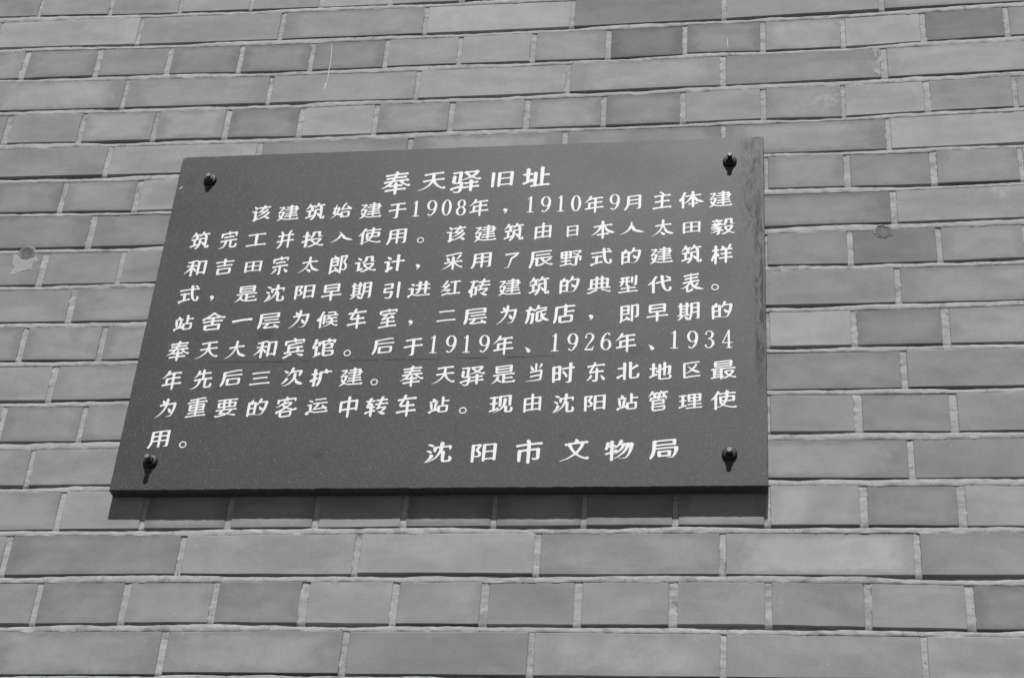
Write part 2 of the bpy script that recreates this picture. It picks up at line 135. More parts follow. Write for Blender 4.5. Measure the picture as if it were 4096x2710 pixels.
TEXT = [
('T',[('奉',-0.5074,3.3361),('天',-0.4506,3.3372),('驿',-0.3969,3.3345),('旧',-0.3397,3.3366),('址',-0.2865,3.3394)]),
('A',[('该',-0.7174,3.2843),('建',-0.6728,3.2834),('筑',-0.6299,3.2842),('始',-0.5885,3.2844),('建',-0.5412,3.2831),('于',-0.4996,3.2815),('1',-0.4703,3.2836),('9',-0.4455,3.2839),('0',-0.4224,3.2840),('8',-0.3996,3.2833),('年',-0.3721,3.2823),('，',-0.3307,3.2740),('1',-0.2923,3.2849),('9',-0.2689,3.2844),('1',-0.2456,3.2848),('0',-0.2224,3.2846),('年',-0.1948,3.2815),('9',-0.1637,3.2847),('月',-0.1362,3.2829),('主',-0.0917,3.2848),('体',-0.0479,3.2848),('建',-0.0040,3.2843)]),
('A',[('筑',-0.8072,3.2340),('完',-0.7619,3.2337),('工',-0.7165,3.2321),('并',-0.6704,3.2317),('投',-0.6267,3.2302),('入',-0.5815,3.2328),('使',-0.5374,3.2332),('用',-0.4952,3.2307),('。',-0.4574,3.2226),('该',-0.4034,3.2326),('建',-0.3578,3.2321),('筑',-0.3144,3.2330),('由',-0.2700,3.2334),('日',-0.2252,3.2317),('本',-0.1794,3.2325),('人',-0.1357,3.2340),('太',-0.0897,3.2333),('田',-0.0469,3.2320),('毅',-0.0011,3.2325)]),
('A',[('和',-0.8054,3.1802),('吉',-0.7599,3.1819),('田',-0.7139,3.1804),('宗',-0.6718,3.1815),('太',-0.6257,3.1817),('郎',-0.5800,3.1803),('设',-0.5377,3.1801),('计',-0.4935,3.1799),('，',-0.4566,3.1723),('采',-0.4044,3.1810),('用',-0.3602,3.1810),('了',-0.3144,3.1800),('辰',-0.2698,3.1805),('野',-0.2251,3.1807),('式',-0.1798,3.1815),('的',-0.1356,3.1817),('建',-0.0905,3.1816),('筑',-0.0464,3.1825),('样',-0.0019,3.1810)]),
('A',[('式',-0.8069,3.1312),('，',-0.7701,3.1230),('是',-0.7160,3.1297),('沈',-0.6721,3.1297),('阳',-0.6260,3.1302),('早',-0.5841,3.1290),('期',-0.5391,3.1305),('引',-0.4921,3.1299),('进',-0.4501,3.1303),('红',-0.4027,3.1312),('砖',-0.3594,3.1304),('建',-0.3134,3.1303),('筑',-0.2697,3.1313),('的',-0.2249,3.1318),('典',-0.1809,3.1305),('型',-0.1381,3.1304),('代',-0.0921,3.1290),('表',-0.0448,3.1306),('。',-0.0118,3.1214)]),
('A',[('站',-0.8063,3.0784),('舍',-0.7601,3.0796),('一',-0.7154,3.0807),('层',-0.6733,3.0790),('为',-0.6276,3.0808),('候',-0.5837,3.0785),('车',-0.5394,3.0792),('室',-0.4920,3.0784),('，',-0.4573,3.0696),('二',-0.4046,3.0807),('层',-0.3607,3.0792),('为',-0.3146,3.0807),('旅',-0.2696,3.0799),('店',-0.2298,3.0800),('，',-0.1904,3.0725),('即',-0.1351,3.0778),('早',-0.0943,3.0789),('期',-0.0496,3.0798),('的',-0.0016,3.0803)]),
('A',[('奉',-0.8056,3.0275),('天',-0.7608,3.0285),('大',-0.7168,3.0282),('和',-0.6713,3.0272),('宾',-0.6282,3.0285),('馆',-0.5831,3.0286),('。',-0.5465,3.0182),('后',-0.4937,3.0288),('于',-0.4490,3.0272),('1',-0.4189,3.0305),('9',-0.3932,3.0303),('1',-0.3698,3.0300),('9',-0.3440,3.0299),('年',-0.3159,3.0266),('、',-0.2797,3.0178),('1',-0.2404,3.0297),('9',-0.2151,3.0298),('2',-0.1910,3.0301),('6',-0.1669,3.0302),('年',-0.1384,3.0274),('、',-0.1016,3.0182),('1',-0.0688,3.0306),('9',-0.0432,3.0300),('3',-0.0190,3.0301),('4',0.0060,3.0301)]),
('A',[('年',-0.8060,2.9759),('先',-0.7601,2.9766),('后',-0.7154,2.9775),('三',-0.6717,2.9766),('次',-0.6228,2.9783),('扩',-0.5809,2.9760),('建',-0.5348,2.9766),('。',-0.5003,2.9668),('奉',-0.4457,2.9760),('天',-0.3994,2.9773),('驿',-0.3569,2.9749),('是',-0.3118,2.9766),('当',-0.2677,2.9790),('时',-0.2258,2.9778),('东',-0.1791,2.9779),('北',-0.1338,2.9789),('地',-0.0877,2.9782),('区',-0.0439,2.9789),('最',0.0007,2.9784)]),
('A',[('为',-0.8062,2.9275),('重',-0.7597,2.9277),('要',-0.7149,2.9265),('的',-0.6684,2.9262),('客',-0.6254,2.9262),('运',-0.5798,2.9265),('中',-0.5332,2.9251),('转',-0.4922,2.9251),('车',-0.4485,2.9259),('站',-0.4015,2.9262),('。',-0.3661,2.9167),('现',-0.3118,2.9268),('由',-0.2672,2.9274),('沈',-0.2227,2.9266),('阳',-0.1787,2.9259),('站',-0.1330,2.9270),('管',-0.0905,2.9280),('理',-0.0451,2.9268),('使',0.0012,2.9279)]),
('A',[('用',-0.8069,2.8747),('。',-0.7696,2.8653)]),
('S',[('沈',-0.3944,2.8484),('阳',-0.3306,2.8467),('市',-0.2672,2.8478),('文',-0.2036,2.8497),('物',-0.1418,2.8485),('局',-0.0801,2.8498)])
]
SPOTS = [((-0.7503, 3.3377), 0.009, 0.55), ((-0.6758, 3.0545), 0.0125, 0.75), ((-0.7355, 2.9113), 0.009, 0.7), ((-0.5689, 2.8469), 0.008, 0.65), ((-0.3574, 3.1513), 0.005, 0.7), ((-0.2464, 3.1818), 0.0055, 0.6), ((-0.3429, 3.1947), 0.004, 0.5), ((-0.6913, 3.1922), 0.005, 0.5), ((-0.7602, 3.296), 0.004, 0.5), ((-0.7496, 3.2944), 0.003, 0.4), ((-0.1231, 3.0146), 0.011, 0.5), ((-0.0253, 2.9134), 0.005, 0.55), ((-0.3081, 3.0202), 0.008, 0.5), ((-0.8427, 3.3545), 0.01, 0.45), ((-0.2221, 2.8734), 0.005, 0.45), ((-0.207, 3.1497), 0.003, 0.5), ((-0.8132, 2.939), 0.004, 0.4), ((-0.439, 3.3098), 0.006, 0.4), ((-0.6538, 2.8776), 0.004, 0.4), ((-0.8057, 3.213), 0.004, 0.4)]
BOLTS = [(-0.8114, 3.3546, -0.8121, 3.3562, 0.0125), (0.0096, 3.3569, 0.0101, 3.3595, 0.015), (-0.8124, 2.8372, -0.8128, 2.8369, 0.018), (0.0091, 2.8407, 0.0091, 2.8405, 0.0135)]
CRACK = [(-0.7558, 3.0079), (-0.7284, 3.0067), (-0.7032, 3.0061), (-0.6704, 3.0057), (-0.6415, 3.0048), (-0.6129, 3.0053), (-0.5785, 3.0048), (-0.5615, 3.0058), (-0.5178, 3.0047), (-0.4802, 3.0057), (-0.4426, 3.0049), (-0.4109, 3.0053), (-0.4109, 3.0053), (-0.383, 3.0056), (-0.3551, 3.0056), (-0.3329, 3.0054), (-0.3071, 3.0059), (-0.2813, 3.0062), (-0.2538, 3.007), (-0.2263, 3.0053)]
SCRATCH = [(-0.8597, 3.3378), (-0.8575, 3.3408), (-0.8547, 3.3438)]
DRIPS = [([(-0.6567, 3.6626), (-0.6546, 3.6361), (-0.6533, 3.6126), (-0.6541, 3.6027), (-0.6535, 3.5861), (-0.6546, 3.5681)], 0.0011), ([(-0.6558, 3.5731), (-0.6563, 3.5577)], 0.0022), ([(-0.9051, 3.5918), (-0.9039, 3.5734), (-0.9051, 3.5602), (-0.905, 3.551)], 0.0011), ([(0.005, 3.6337), (0.0052, 3.6233), (0.0062, 3.6109)], 0.0014), ([(-0.4978, 3.7217), (-0.4978, 3.7114)], 0.002), ([(-0.7503, 2.7547), (-0.7491, 2.7481), (-0.7489, 2.7434)], 0.0011), ([(-0.7487, 2.6766), (-0.7487, 2.6693)], 0.0014), ([(-0.8942, 3.6553), (-0.8981, 3.6402), (-0.8991, 3.6166)], 0.0007), ([(-1.0356, 3.0013), (-1.0354, 2.9947)], 0.0012), ([(0.3312, 3.3724), (0.3297, 3.3493), (0.3273, 3.3294)], 0.0012), ([(0.358, 3.3755), (0.3559, 3.331)], 0.001), ([(-0.9424, 3.4905), (-0.9416, 3.4808)], 0.0012)]
PLUGS = [(-1.0988, 3.2353), (0.2341, 3.2308)]
SMEARS = [[(-1.1207, 3.234), (-1.1063, 3.2306), (-1.0862, 3.2314), (-1.0762, 3.22), (-1.086, 3.2133), (-1.0834, 3.2022), (-1.0957, 3.2012), (-1.1057, 3.1966), (-1.1156, 3.1917), (-1.1184, 3.1961), (-1.1134, 3.2061), (-1.1201, 3.2208)], [(0.2343, 3.5957), (0.2463, 3.595), (0.2445, 3.5371), (0.2337, 3.5461), (0.2424, 3.5566), (0.2369, 3.5648), (0.2421, 3.574), (0.2368, 3.5831)]]
WALL_STAINS = [((0.1608, 3.4973), 0.035, 1.25), ((0.2408, 3.5614), 0.022, 1.25), ((0.408, 3.3006), 0.02, 1.3), ((0.262, 3.4405), 0.02, 1.12), ((0.0681, 2.6318), 0.018, 1.15), ((-0.6493, 2.7084), 0.04, 1.06), ((0.4301, 3.6618), 0.02, 1.15), ((0.0779, 3.1497), 0.02, 1.1)]
GLYPHS = {
'一': [[112,354,105,355,97,352,78,342,72,336,72,328,81,310,85,304,91,301,149,295,235,280,307,270,461,256,479,247,487,245,495,247,515,257,524,264,528,270,528,278,518,296,513,304,507,307,497,307,473,300,335,312,251,323,177,336]],
'三': [[123,510,115,511,109,510,89,500,83,494,83,486,90,472,95,466,101,462,159,456,241,442,309,432,453,419,479,409,489,411,507,421,513,426,517,432,516,440,507,457,501,464,497,466,463,460,323,472,179,495],[180,334,173,335,167,334,147,323,142,318,141,312,144,304,153,290,159,286,199,283,309,266,389,259,415,249,425,251,443,261,450,266,453,272,452,280,443,297,439,302,433,306,423,305,401,300,323,306,217,323],[151,182,143,183,137,182,117,172,111,166,111,158,118,144,123,138,129,135,177,130,305,110,425,99,451,89,461,91,479,101,486,106,489,112,487,120,479,136,475,142,469,145,459,145,437,139,335,148,269,157,197,169]],
'东': [[283,520,262,521,250,519,218,503,212,498,211,494,218,478,226,472,232,473,258,484,278,481,284,476,286,456,285,318,280,317,214,327,188,335,176,342,168,340,145,328,139,322,137,316,144,286,198,192,194,190,170,194,112,209,104,206,86,195,84,190,86,182,94,168,100,164,154,157,224,145,227,142,237,104,249,84,256,79,268,82,288,93,293,98,294,106,288,132,290,135,444,121,468,112,480,115,500,126,504,134,502,142,495,156,490,162,486,164,478,164,454,159,340,168,264,179,204,279,202,288,206,289,284,277,286,272,287,230,300,206,308,201,316,203,328,209,340,216,345,222,347,228,347,266,350,270,422,264,440,257,448,255,456,258,474,268,481,276,480,284,474,296,469,304,464,307,454,307,430,302,354,308,348,310,347,450,342,480,331,502,324,511],[94,504,86,505,83,502,84,498,130,444,158,390,170,370,178,365,184,364,214,380,218,388,214,400,199,426,178,452,156,471],[496,486,490,487,484,485,455,470,430,442,423,426,414,392,407,378,412,368,416,366,422,369,440,383,484,408,496,419,515,442,517,448,516,456,504,478]],
'中': [[308,529,301,528,283,518,277,513,275,509,274,403,273,371,271,368,187,382,154,391,151,394,150,405,146,413,139,425,133,429,125,428,105,417,100,413,98,407,99,357,95,301,96,241,92,223,94,213,101,199,110,185,117,180,123,180,137,185,161,183,268,165,270,161,270,135,265,117,265,107,279,79,285,73,291,71,301,74,325,86,336,97,336,107,331,129,331,153,333,157,439,149,465,137,477,141,501,154,507,161,508,167,505,185,505,243,502,301,504,325,503,349,495,367,488,377,479,378,455,365,452,361,450,351,447,349,365,356,329,361,327,395,326,501,316,523],[157,347,267,329,270,327,269,206,261,206,191,218,159,227,157,233,156,289,152,343,153,346],[351,319,443,311,448,309,445,249,444,195,443,189,441,187,375,192,332,197,331,201,330,317,333,321]],
'为': [[59,523,52,522,52,517,115,477,158,439,185,407,237,341,264,273,269,251,268,244,216,253,166,267,154,263,135,251,135,245,137,239,145,225,150,221,206,215,224,210,222,207,204,195,190,173,190,161,193,145,192,133,198,123,202,123,222,131,250,146,261,155,276,175,278,167,282,111,298,81,304,77,310,77,342,93,348,97,352,103,349,139,343,189,344,192,480,181,488,178,496,170,502,167,518,173,538,184,544,189,547,195,548,203,543,247,534,297,518,357,504,391,480,437,462,469,454,477,432,491,422,495,326,499,318,499,315,497,318,493,402,480,414,475,435,453,450,409,462,369,473,281,476,237,475,221,448,222,366,230,338,233,334,235,324,265,276,359,268,369,194,443,176,459,126,492],[429,415,424,416,416,413,388,398,380,391,368,374,359,355,355,321,346,311,346,307,350,301,354,301,378,309,414,329,432,343,450,367,453,375,451,383,438,407],[270,204,274,202,275,199,276,185,274,183,264,201,266,204]],
'主': [[115,524,107,525,101,523,85,514,80,508,81,499,88,486,93,481,153,473,267,454,271,450,271,418,268,344,265,340,201,351,155,364,147,361,131,353,127,348,126,344,133,326,137,321,141,319,187,314,265,299,266,214,263,203,261,200,257,199,211,207,179,213,131,226,111,217,103,210,103,202,113,184,123,180,167,176,271,158,283,150,294,148,293,144,285,132,275,124,267,120,253,117,234,104,233,98,241,82,245,77,251,75,271,78,297,93,333,120,349,144,353,148,437,142,455,134,463,133,473,136,495,148,498,154,496,162,486,180,479,185,471,185,447,179,353,187,347,190,339,201,328,204,327,286,329,292,417,285,435,277,443,276,451,278,471,289,475,293,477,298,467,320,459,328,449,328,427,322,353,328,327,332,324,378,323,440,324,444,327,447,457,435,465,434,479,427,489,426,511,437,520,444,519,454,507,475,503,478,497,478,467,473,327,485,317,487,311,496,305,500,299,499,285,492,279,491,171,509]],
'了': [[125,516,102,516,100,512,103,510,168,500,202,490,210,485,218,466,234,398,245,340,256,270,266,248,273,236,280,229,300,218,346,188,397,142,396,139,392,139,266,153,186,166,134,180,113,170,103,162,104,152,114,134,118,131,126,129,170,125,278,108,414,96,418,94,426,86,432,84,448,88,460,84,466,84,496,101,500,106,500,112,489,134,482,141,472,142,469,144,448,180,432,190,383,228,317,266,296,340,274,406,251,466,241,484,230,500,222,505,180,513]],
'二': [[121,491,114,493,108,492,86,480,80,473,81,465,89,449,94,444,100,441,154,436,304,412,454,398,480,388,488,389,510,401,516,405,520,411,519,419,510,435,505,443,500,447,490,447,466,441,334,452,260,462,178,476],[156,201,148,200,132,192,124,186,121,181,121,175,129,159,134,153,140,150,184,147,302,128,414,118,432,109,440,107,448,109,470,120,476,125,479,131,478,139,468,158,464,164,458,167,448,166,426,160,332,168,276,175,206,187]],
'于': [[282,518,265,518,235,514,219,514,215,510,217,507,232,500,265,480,267,477,268,306,265,305,253,307,171,321,109,337,101,335,85,326,81,322,79,316,88,296,95,290,151,283,267,263,269,254,269,192,264,150,261,149,251,150,193,160,141,174,133,171,115,161,112,156,113,148,122,132,129,127,177,122,273,106,277,105,289,95,295,95,313,101,425,91,447,82,459,82,481,94,488,102,486,114,477,130,471,135,461,136,441,130,433,130,351,137,343,138,340,140,334,186,333,252,337,255,459,245,477,237,487,235,495,238,517,250,521,256,521,264,509,285,501,290,469,284,361,293,337,295,333,298,330,476,322,496,309,514,301,517]],
'人': [[10,518,-6,518,-9,516,-8,512,22,507,32,503,114,444,130,430,184,366,213,310,233,238,246,214,259,200,265,150,269,98,275,86,280,82,285,82,296,88,302,95,304,154,310,204,336,235,370,298,384,326,394,340,406,349,506,385,590,430,604,431,609,436,607,442,602,445,570,446,538,450,508,450,452,442,406,427,374,413,348,399,330,388,320,379,310,366,296,340,287,304,284,301,253,352,224,394,158,454,146,462,48,513,34,517]],
'代': [[185,538,177,538,159,529,153,524,149,518,148,416,143,290,141,288,139,289,91,315,71,330,65,329,63,324,66,312,72,302,115,248,123,240,142,230,157,184,203,98,211,91,227,87,251,99,255,103,256,108,247,128,237,139,214,182,204,218,201,398,202,510,193,530],[481,488,465,490,453,489,431,480,415,472,405,464,370,422,347,370,330,294,327,266,325,263,285,274,243,292,237,290,222,282,213,274,215,264,223,250,227,246,269,237,319,221,322,218,315,124,309,108,308,100,311,90,321,71,327,64,331,62,339,62,349,66,373,80,379,86,380,96,377,118,383,196,385,202,469,184,487,172,485,168,467,158,449,144,437,132,423,103,413,90,414,84,419,79,437,87,463,94,483,104,511,123,521,131,524,136,522,148,508,172,509,176,526,186,530,192,528,202,515,224,505,226,481,223,403,240,391,243,387,246,391,286,408,372,423,414,451,455,455,458,461,458,471,456,475,452,485,414,483,392,491,376,497,369,507,369,525,379,531,385,536,394,537,406,530,436,516,466,510,476,503,482,493,486]],
'体': [[139,542,133,541,119,534,111,529,107,524,105,414,101,330,99,329,87,348,81,350,73,348,55,338,51,334,50,328,53,302,59,288,83,250,99,238,108,198,133,136,138,112,153,85,159,81,169,83,195,98,199,102,202,108,199,118,181,150,167,184,158,220,155,386,157,391,172,378,216,330,247,276,280,210,280,208,277,207,249,212,203,225,195,222,177,212,175,206,177,200,185,186,191,182,233,178,302,166,304,162,304,122,299,102,298,94,309,72,317,61,323,58,333,61,359,75,366,82,367,90,361,114,361,152,363,157,445,151,471,142,481,145,501,157,504,162,503,168,493,187,487,191,479,192,453,187,367,194,363,196,362,200,384,216,422,270,451,302,489,317,517,333,529,342,536,350,550,372,550,376,547,380,543,381,533,378,507,383,491,382,463,374,427,360,397,344,385,333,379,324,363,286,361,294,358,382,363,383,377,382,395,375,405,373,429,386,433,390,435,396,425,416,419,422,409,423,387,418,363,420,358,422,357,492,345,513,339,516,333,514,313,504,308,498,307,429,303,428,285,431,259,440,237,429,231,422,236,410,245,398,275,396,303,391,307,388,304,282,303,276,301,276,271,318,241,354,156,416,155,516,146,536]],
'使': [[163,542,154,542,134,530,131,526,130,514,128,512,102,509,97,506,100,503,124,503,130,498,130,422,124,281,122,279,120,280,96,296,68,311,62,310,61,306,99,244,106,237,123,226,130,196,162,131,168,110,180,88,186,83,194,83,225,100,227,104,227,110,217,132,216,134,218,136,258,132,324,121,327,116,328,86,340,64,344,60,350,58,362,62,386,76,390,84,389,108,392,112,464,106,488,98,498,100,516,110,520,116,520,122,510,140,504,144,496,144,476,140,466,140,392,147,388,148,386,152,383,188,384,192,446,188,470,177,494,188,507,198,510,206,506,224,504,296,501,306,492,322,484,326,456,323,390,329,350,334,347,338,329,380,310,410,312,413,360,435,432,452,466,456,482,451,502,437,512,437,534,448,539,454,539,462,528,482,520,486,498,486,478,490,424,483,352,465,300,442,284,437,234,470,178,494,177,520,168,537],[182,475,218,456,257,424,259,420,254,414,223,390,219,384,220,376,232,352,218,342,216,336,213,260,210,246,212,236,224,214,232,208,238,208,250,211,266,210,322,201,325,196,326,176,326,160,324,157,272,165,228,177,208,168,200,159,184,188,179,214,177,410,177,472,178,475],[286,384,293,374,301,348,300,343,278,346,254,354,255,358,268,366],[268,312,308,305,314,302,321,250,320,238,316,237,288,242,270,248,263,308,264,312],[374,296,454,288,457,282,452,252,451,230,448,223,442,222,392,227,380,228,377,230,364,294,366,297]],
'候': [[158,530,152,531,142,526,128,518,125,512,123,400,121,348,118,347,108,354,96,352,64,334,59,328,58,320,62,298,80,264,96,251,114,249,118,246,119,228,126,192,152,122,156,100,170,74,174,71,180,69,190,73,210,84,216,90,218,96,214,108,199,134,183,176,174,218,171,394,172,504,165,522],[232,492,218,493,184,491,180,489,180,486,216,483,238,474,286,446,324,413,341,390,345,376,344,372,314,377,278,387,256,376,253,372,253,366,260,352,266,347,302,343,354,334,356,330,357,282,356,280,352,278,326,287,312,286,271,316,258,323,252,323,250,318,280,266,307,208,304,206,278,213,252,202,248,216,247,286,244,346,243,406,235,422,230,428,222,429,208,422,199,416,196,410,196,362,192,292,192,224,187,200,190,190,202,168,210,163,218,165,228,169,246,180,254,187,262,176,268,172,302,170,370,158,424,152,427,150,428,144,430,110,428,104,330,116,304,123,282,112,279,108,279,102,286,88,294,83,318,83,424,70,438,70,446,73,462,82,473,92,477,98,476,144,478,145,492,140,500,140,526,155,527,164,520,178,516,184,510,187,476,182,467,184,460,191,456,193,436,186,344,198,342,200,343,202,355,210,359,216,358,222,350,240,354,242,366,239,378,230,400,235,456,229,480,221,490,223,510,235,512,240,511,248,502,264,496,268,488,268,466,263,422,268,420,272,415,322,416,326,418,326,470,322,490,314,500,313,520,324,527,330,527,338,517,356,510,361,480,356,424,360,420,364,426,380,443,406,466,426,486,435,504,424,514,423,540,439,542,446,539,454,531,468,524,472,512,473,484,468,452,454,432,444,397,418,385,404,382,403,350,436,312,461,262,482]],
'先': [[87,532,74,531,52,526,48,524,48,521,78,521,88,518,108,509,152,479,186,444,210,396,214,382,219,338,218,333,192,337,144,350,134,351,115,342,108,336,108,328,118,310,128,306,176,301,230,291,244,281,250,281,264,286,292,282,296,278,292,196,290,192,288,191,250,197,204,210,168,246,142,266,132,270,116,272,104,272,101,270,103,266,118,260,124,256,146,224,170,176,182,126,198,98,204,95,214,97,238,110,246,117,247,126,236,158,238,161,290,152,292,132,286,114,286,104,302,74,306,70,312,68,330,75,348,86,355,92,356,102,351,126,351,142,354,144,446,137,472,128,482,131,503,144,506,150,504,158,494,175,488,179,456,173,370,180,356,181,352,184,347,270,350,274,358,273,368,264,374,262,396,269,482,263,508,253,520,257,540,270,542,276,540,282,532,297,526,304,516,304,492,299,420,305,415,308,412,318,412,384,408,440,410,464,416,465,486,455,491,446,496,410,508,389,512,386,518,385,546,399,550,404,552,410,548,442,522,488,514,492,498,491,400,503,382,496,366,484,360,474,358,460,353,390,353,324,350,315,346,312,342,314,336,324,330,328,324,328,304,318,292,319,288,322,278,366,270,390,238,441,222,463,212,474,178,498,166,504,120,524]],
'入': [[1,499,-6,497,-6,493,29,486,57,469,70,459,115,419,159,377,201,316,237,223,258,187,256,167,253,159,237,137,209,115,211,107,217,101,229,105,265,129,296,157,301,165,308,183,347,216,411,305,419,313,507,351,535,365,573,388,603,411,606,415,605,421,601,424,587,418,577,417,521,418,477,416,455,410,405,388,351,358,333,343,323,327,298,261,295,258,249,341,211,385,189,408,129,450,81,480,39,497]],
'典': [[107,541,90,543,70,531,68,523,78,505,86,504,106,506,112,504,172,464,208,436,234,422,242,421,248,423,264,432,269,437,269,447,261,461,256,467,232,469,198,495,134,535],[518,491,508,492,472,484,385,445,382,445,368,452,362,451,342,440,340,435,340,431,351,413,360,409,370,410,382,411,398,417,476,453,480,453,498,446,508,447,527,457,532,463,532,469,528,477,522,488],[104,437,96,437,82,429,76,425,75,419,81,405,86,399,118,394,121,389,118,281,119,203,116,183,119,173,132,151,140,148,156,152,182,149,220,142,221,129,217,111,217,103,229,79,238,71,244,71,252,75,271,85,278,91,280,101,275,125,276,131,278,133,324,127,326,123,326,115,322,99,321,89,335,63,339,59,344,57,352,59,364,65,378,73,384,79,385,87,380,109,380,119,382,121,426,119,450,108,474,119,486,129,488,135,485,155,484,235,481,341,484,345,494,342,502,342,526,357,527,365,516,385,506,388,478,383,464,390,448,385,376,391,372,393,365,403,360,407,336,396,306,399,270,404,260,417,256,420,250,419,234,411,228,411,162,423,152,430,138,429],[176,385,222,377,225,375,225,323,224,295,222,292,192,297,174,303,171,305,167,381,170,386],[290,367,326,363,330,359,329,291,328,279,326,277,280,282,273,285,272,365,276,369],[402,355,430,353,434,349,434,297,432,271,430,267,384,270,378,273,377,355,380,357],[186,264,218,258,221,255,222,183,220,178,190,183,177,187,173,191,172,261,176,265],[284,247,322,243,326,241,326,167,324,162,280,167,276,170,275,245,278,248],[402,235,426,233,431,229,431,161,430,155,426,152,384,156,380,159,379,233,384,237]],
'北': [[243,532,237,533,231,531,211,520,206,514,206,434,203,430,135,466,118,494,111,500,101,499,77,487,69,480,67,474,68,466,77,450,83,440,89,435,109,430,177,393,204,384,200,250,183,251,141,257,115,266,91,254,86,246,93,230,101,221,123,221,197,211,201,208,201,146,196,128,196,120,212,88,217,84,223,82,235,86,259,99,267,106,269,112,263,138,263,284,259,386,260,398,259,410,259,504,253,518],[399,498,385,499,361,497,343,488,330,478,321,454,319,362,319,132,313,106,316,96,329,74,333,69,339,67,351,70,373,82,382,88,386,94,386,102,380,124,380,214,383,218,445,170,459,150,467,143,475,143,487,148,507,160,513,168,510,180,495,204,487,209,468,212,407,258,385,268,381,271,379,446,382,462,385,465,468,452,475,440,483,382,494,362,501,358,509,360,523,367,533,376,533,388,526,440,513,464,491,484]],
'区': [[130,527,119,526,101,516,93,509,91,501,91,419,87,305,87,173,83,155,86,145,99,122,109,116,125,120,156,117,303,93,447,79,471,73,479,74,497,85,501,91,500,97,491,113,485,116,459,115,443,115,297,131,185,150,147,161,145,167,145,297,143,399,149,398,227,342,275,299,279,293,271,282,215,229,203,220,195,218,189,215,187,211,191,203,201,201,213,204,271,239,311,260,326,243,368,189,391,149,397,144,407,141,417,143,439,156,440,163,435,177,415,215,353,283,352,287,361,293,425,312,459,329,488,349,511,375,509,380,505,381,493,377,451,381,427,378,389,367,363,357,331,341,305,324,247,364,143,419,141,425,141,475,142,479,145,481,161,479,311,455,459,442,477,434,485,433,507,443,517,451,517,459,506,479,499,483,467,478,393,484,309,493,183,513]],
'即': [[119,533,111,532,95,523,90,519,88,515,106,467,107,455,104,303,103,161,100,143,101,135,114,111,123,105,129,105,141,109,151,109,205,99,251,94,261,91,269,84,279,84,306,99,311,103,314,109,310,131,310,189,306,257,306,303,296,323,289,329,283,328,263,323,249,323,197,329,163,334,159,337,155,445,157,448,161,447,230,413,232,409,233,395,229,375,234,365,239,363,251,369,261,380,271,388,325,423,332,433,332,441,317,469,309,476,301,477,293,475,249,452,245,451,217,463,179,481,155,489,139,498,126,525],[372,503,365,504,357,501,341,491,337,485,337,385,333,275,333,137,329,121,330,113,343,87,348,81,353,79,359,79,375,85,479,67,505,81,509,85,511,91,512,337,510,351,496,379,487,388,473,389,437,397,422,391,415,385,417,377,424,365,452,357,455,353,456,113,453,109,449,109,392,119,389,129,389,271,385,377,385,479,379,493],[173,297,247,288,256,285,258,281,258,265,255,227,251,225,219,229,161,238,159,243,159,295,163,298],[167,201,253,189,254,141,252,131,247,130,207,135,167,142,161,145,159,153,159,197,161,201]],
'吉': [[171,531,163,529,147,521,141,516,138,511,135,405,132,389,140,369,148,357,152,353,159,351,175,355,197,354,299,338,403,329,429,321,435,323,453,332,466,343,468,353,468,445,465,454,454,473,437,489,429,492,185,523,179,525],[203,483,407,455,409,449,408,369,405,366,389,367,305,375,217,388,197,394,194,399,194,429,189,481,193,484],[156,313,147,314,141,313,119,301,118,293,127,275,137,270,181,266,271,250,273,246,273,237,268,185,263,183,185,196,113,214,103,211,86,201,84,195,88,185,95,174,101,170,155,164,267,145,268,141,268,133,263,115,263,105,276,79,285,70,291,69,299,72,325,86,332,93,333,103,328,127,328,135,331,137,457,126,475,118,483,117,489,118,505,126,515,135,516,141,513,149,505,163,499,168,489,167,469,162,457,163,339,173,331,175,327,179,324,231,324,241,326,243,433,234,453,226,463,225,487,237,493,245,490,257,482,271,477,275,469,276,443,270,345,278,321,281,311,294,307,296,301,296,285,288,279,287,199,300]],
'后': [[104,540,99,542,95,538,91,527,80,512,78,496,81,486,95,452,114,350,116,212,112,162,116,150,129,128,139,122,155,126,189,119,425,58,477,61,499,72,502,76,502,82,495,96,489,103,481,102,455,95,441,94,233,146,199,156,181,164,174,204,175,214,179,217,321,195,463,182,487,173,495,174,515,184,521,190,522,196,511,216,505,222,497,222,473,217,345,228,205,250,175,260,172,340,152,442,127,498,120,510,108,524],[231,506,223,505,206,496,201,492,198,486,198,448,195,406,196,364,192,344,197,330,211,310,219,306,237,312,257,311,333,299,427,291,449,283,461,286,481,298,484,302,485,314,485,426,483,434,474,450,459,467,449,472,253,498,239,502],[255,461,431,438,434,432,435,420,435,329,429,327,353,333,283,343,257,349,254,356,253,400,248,454,249,459]],
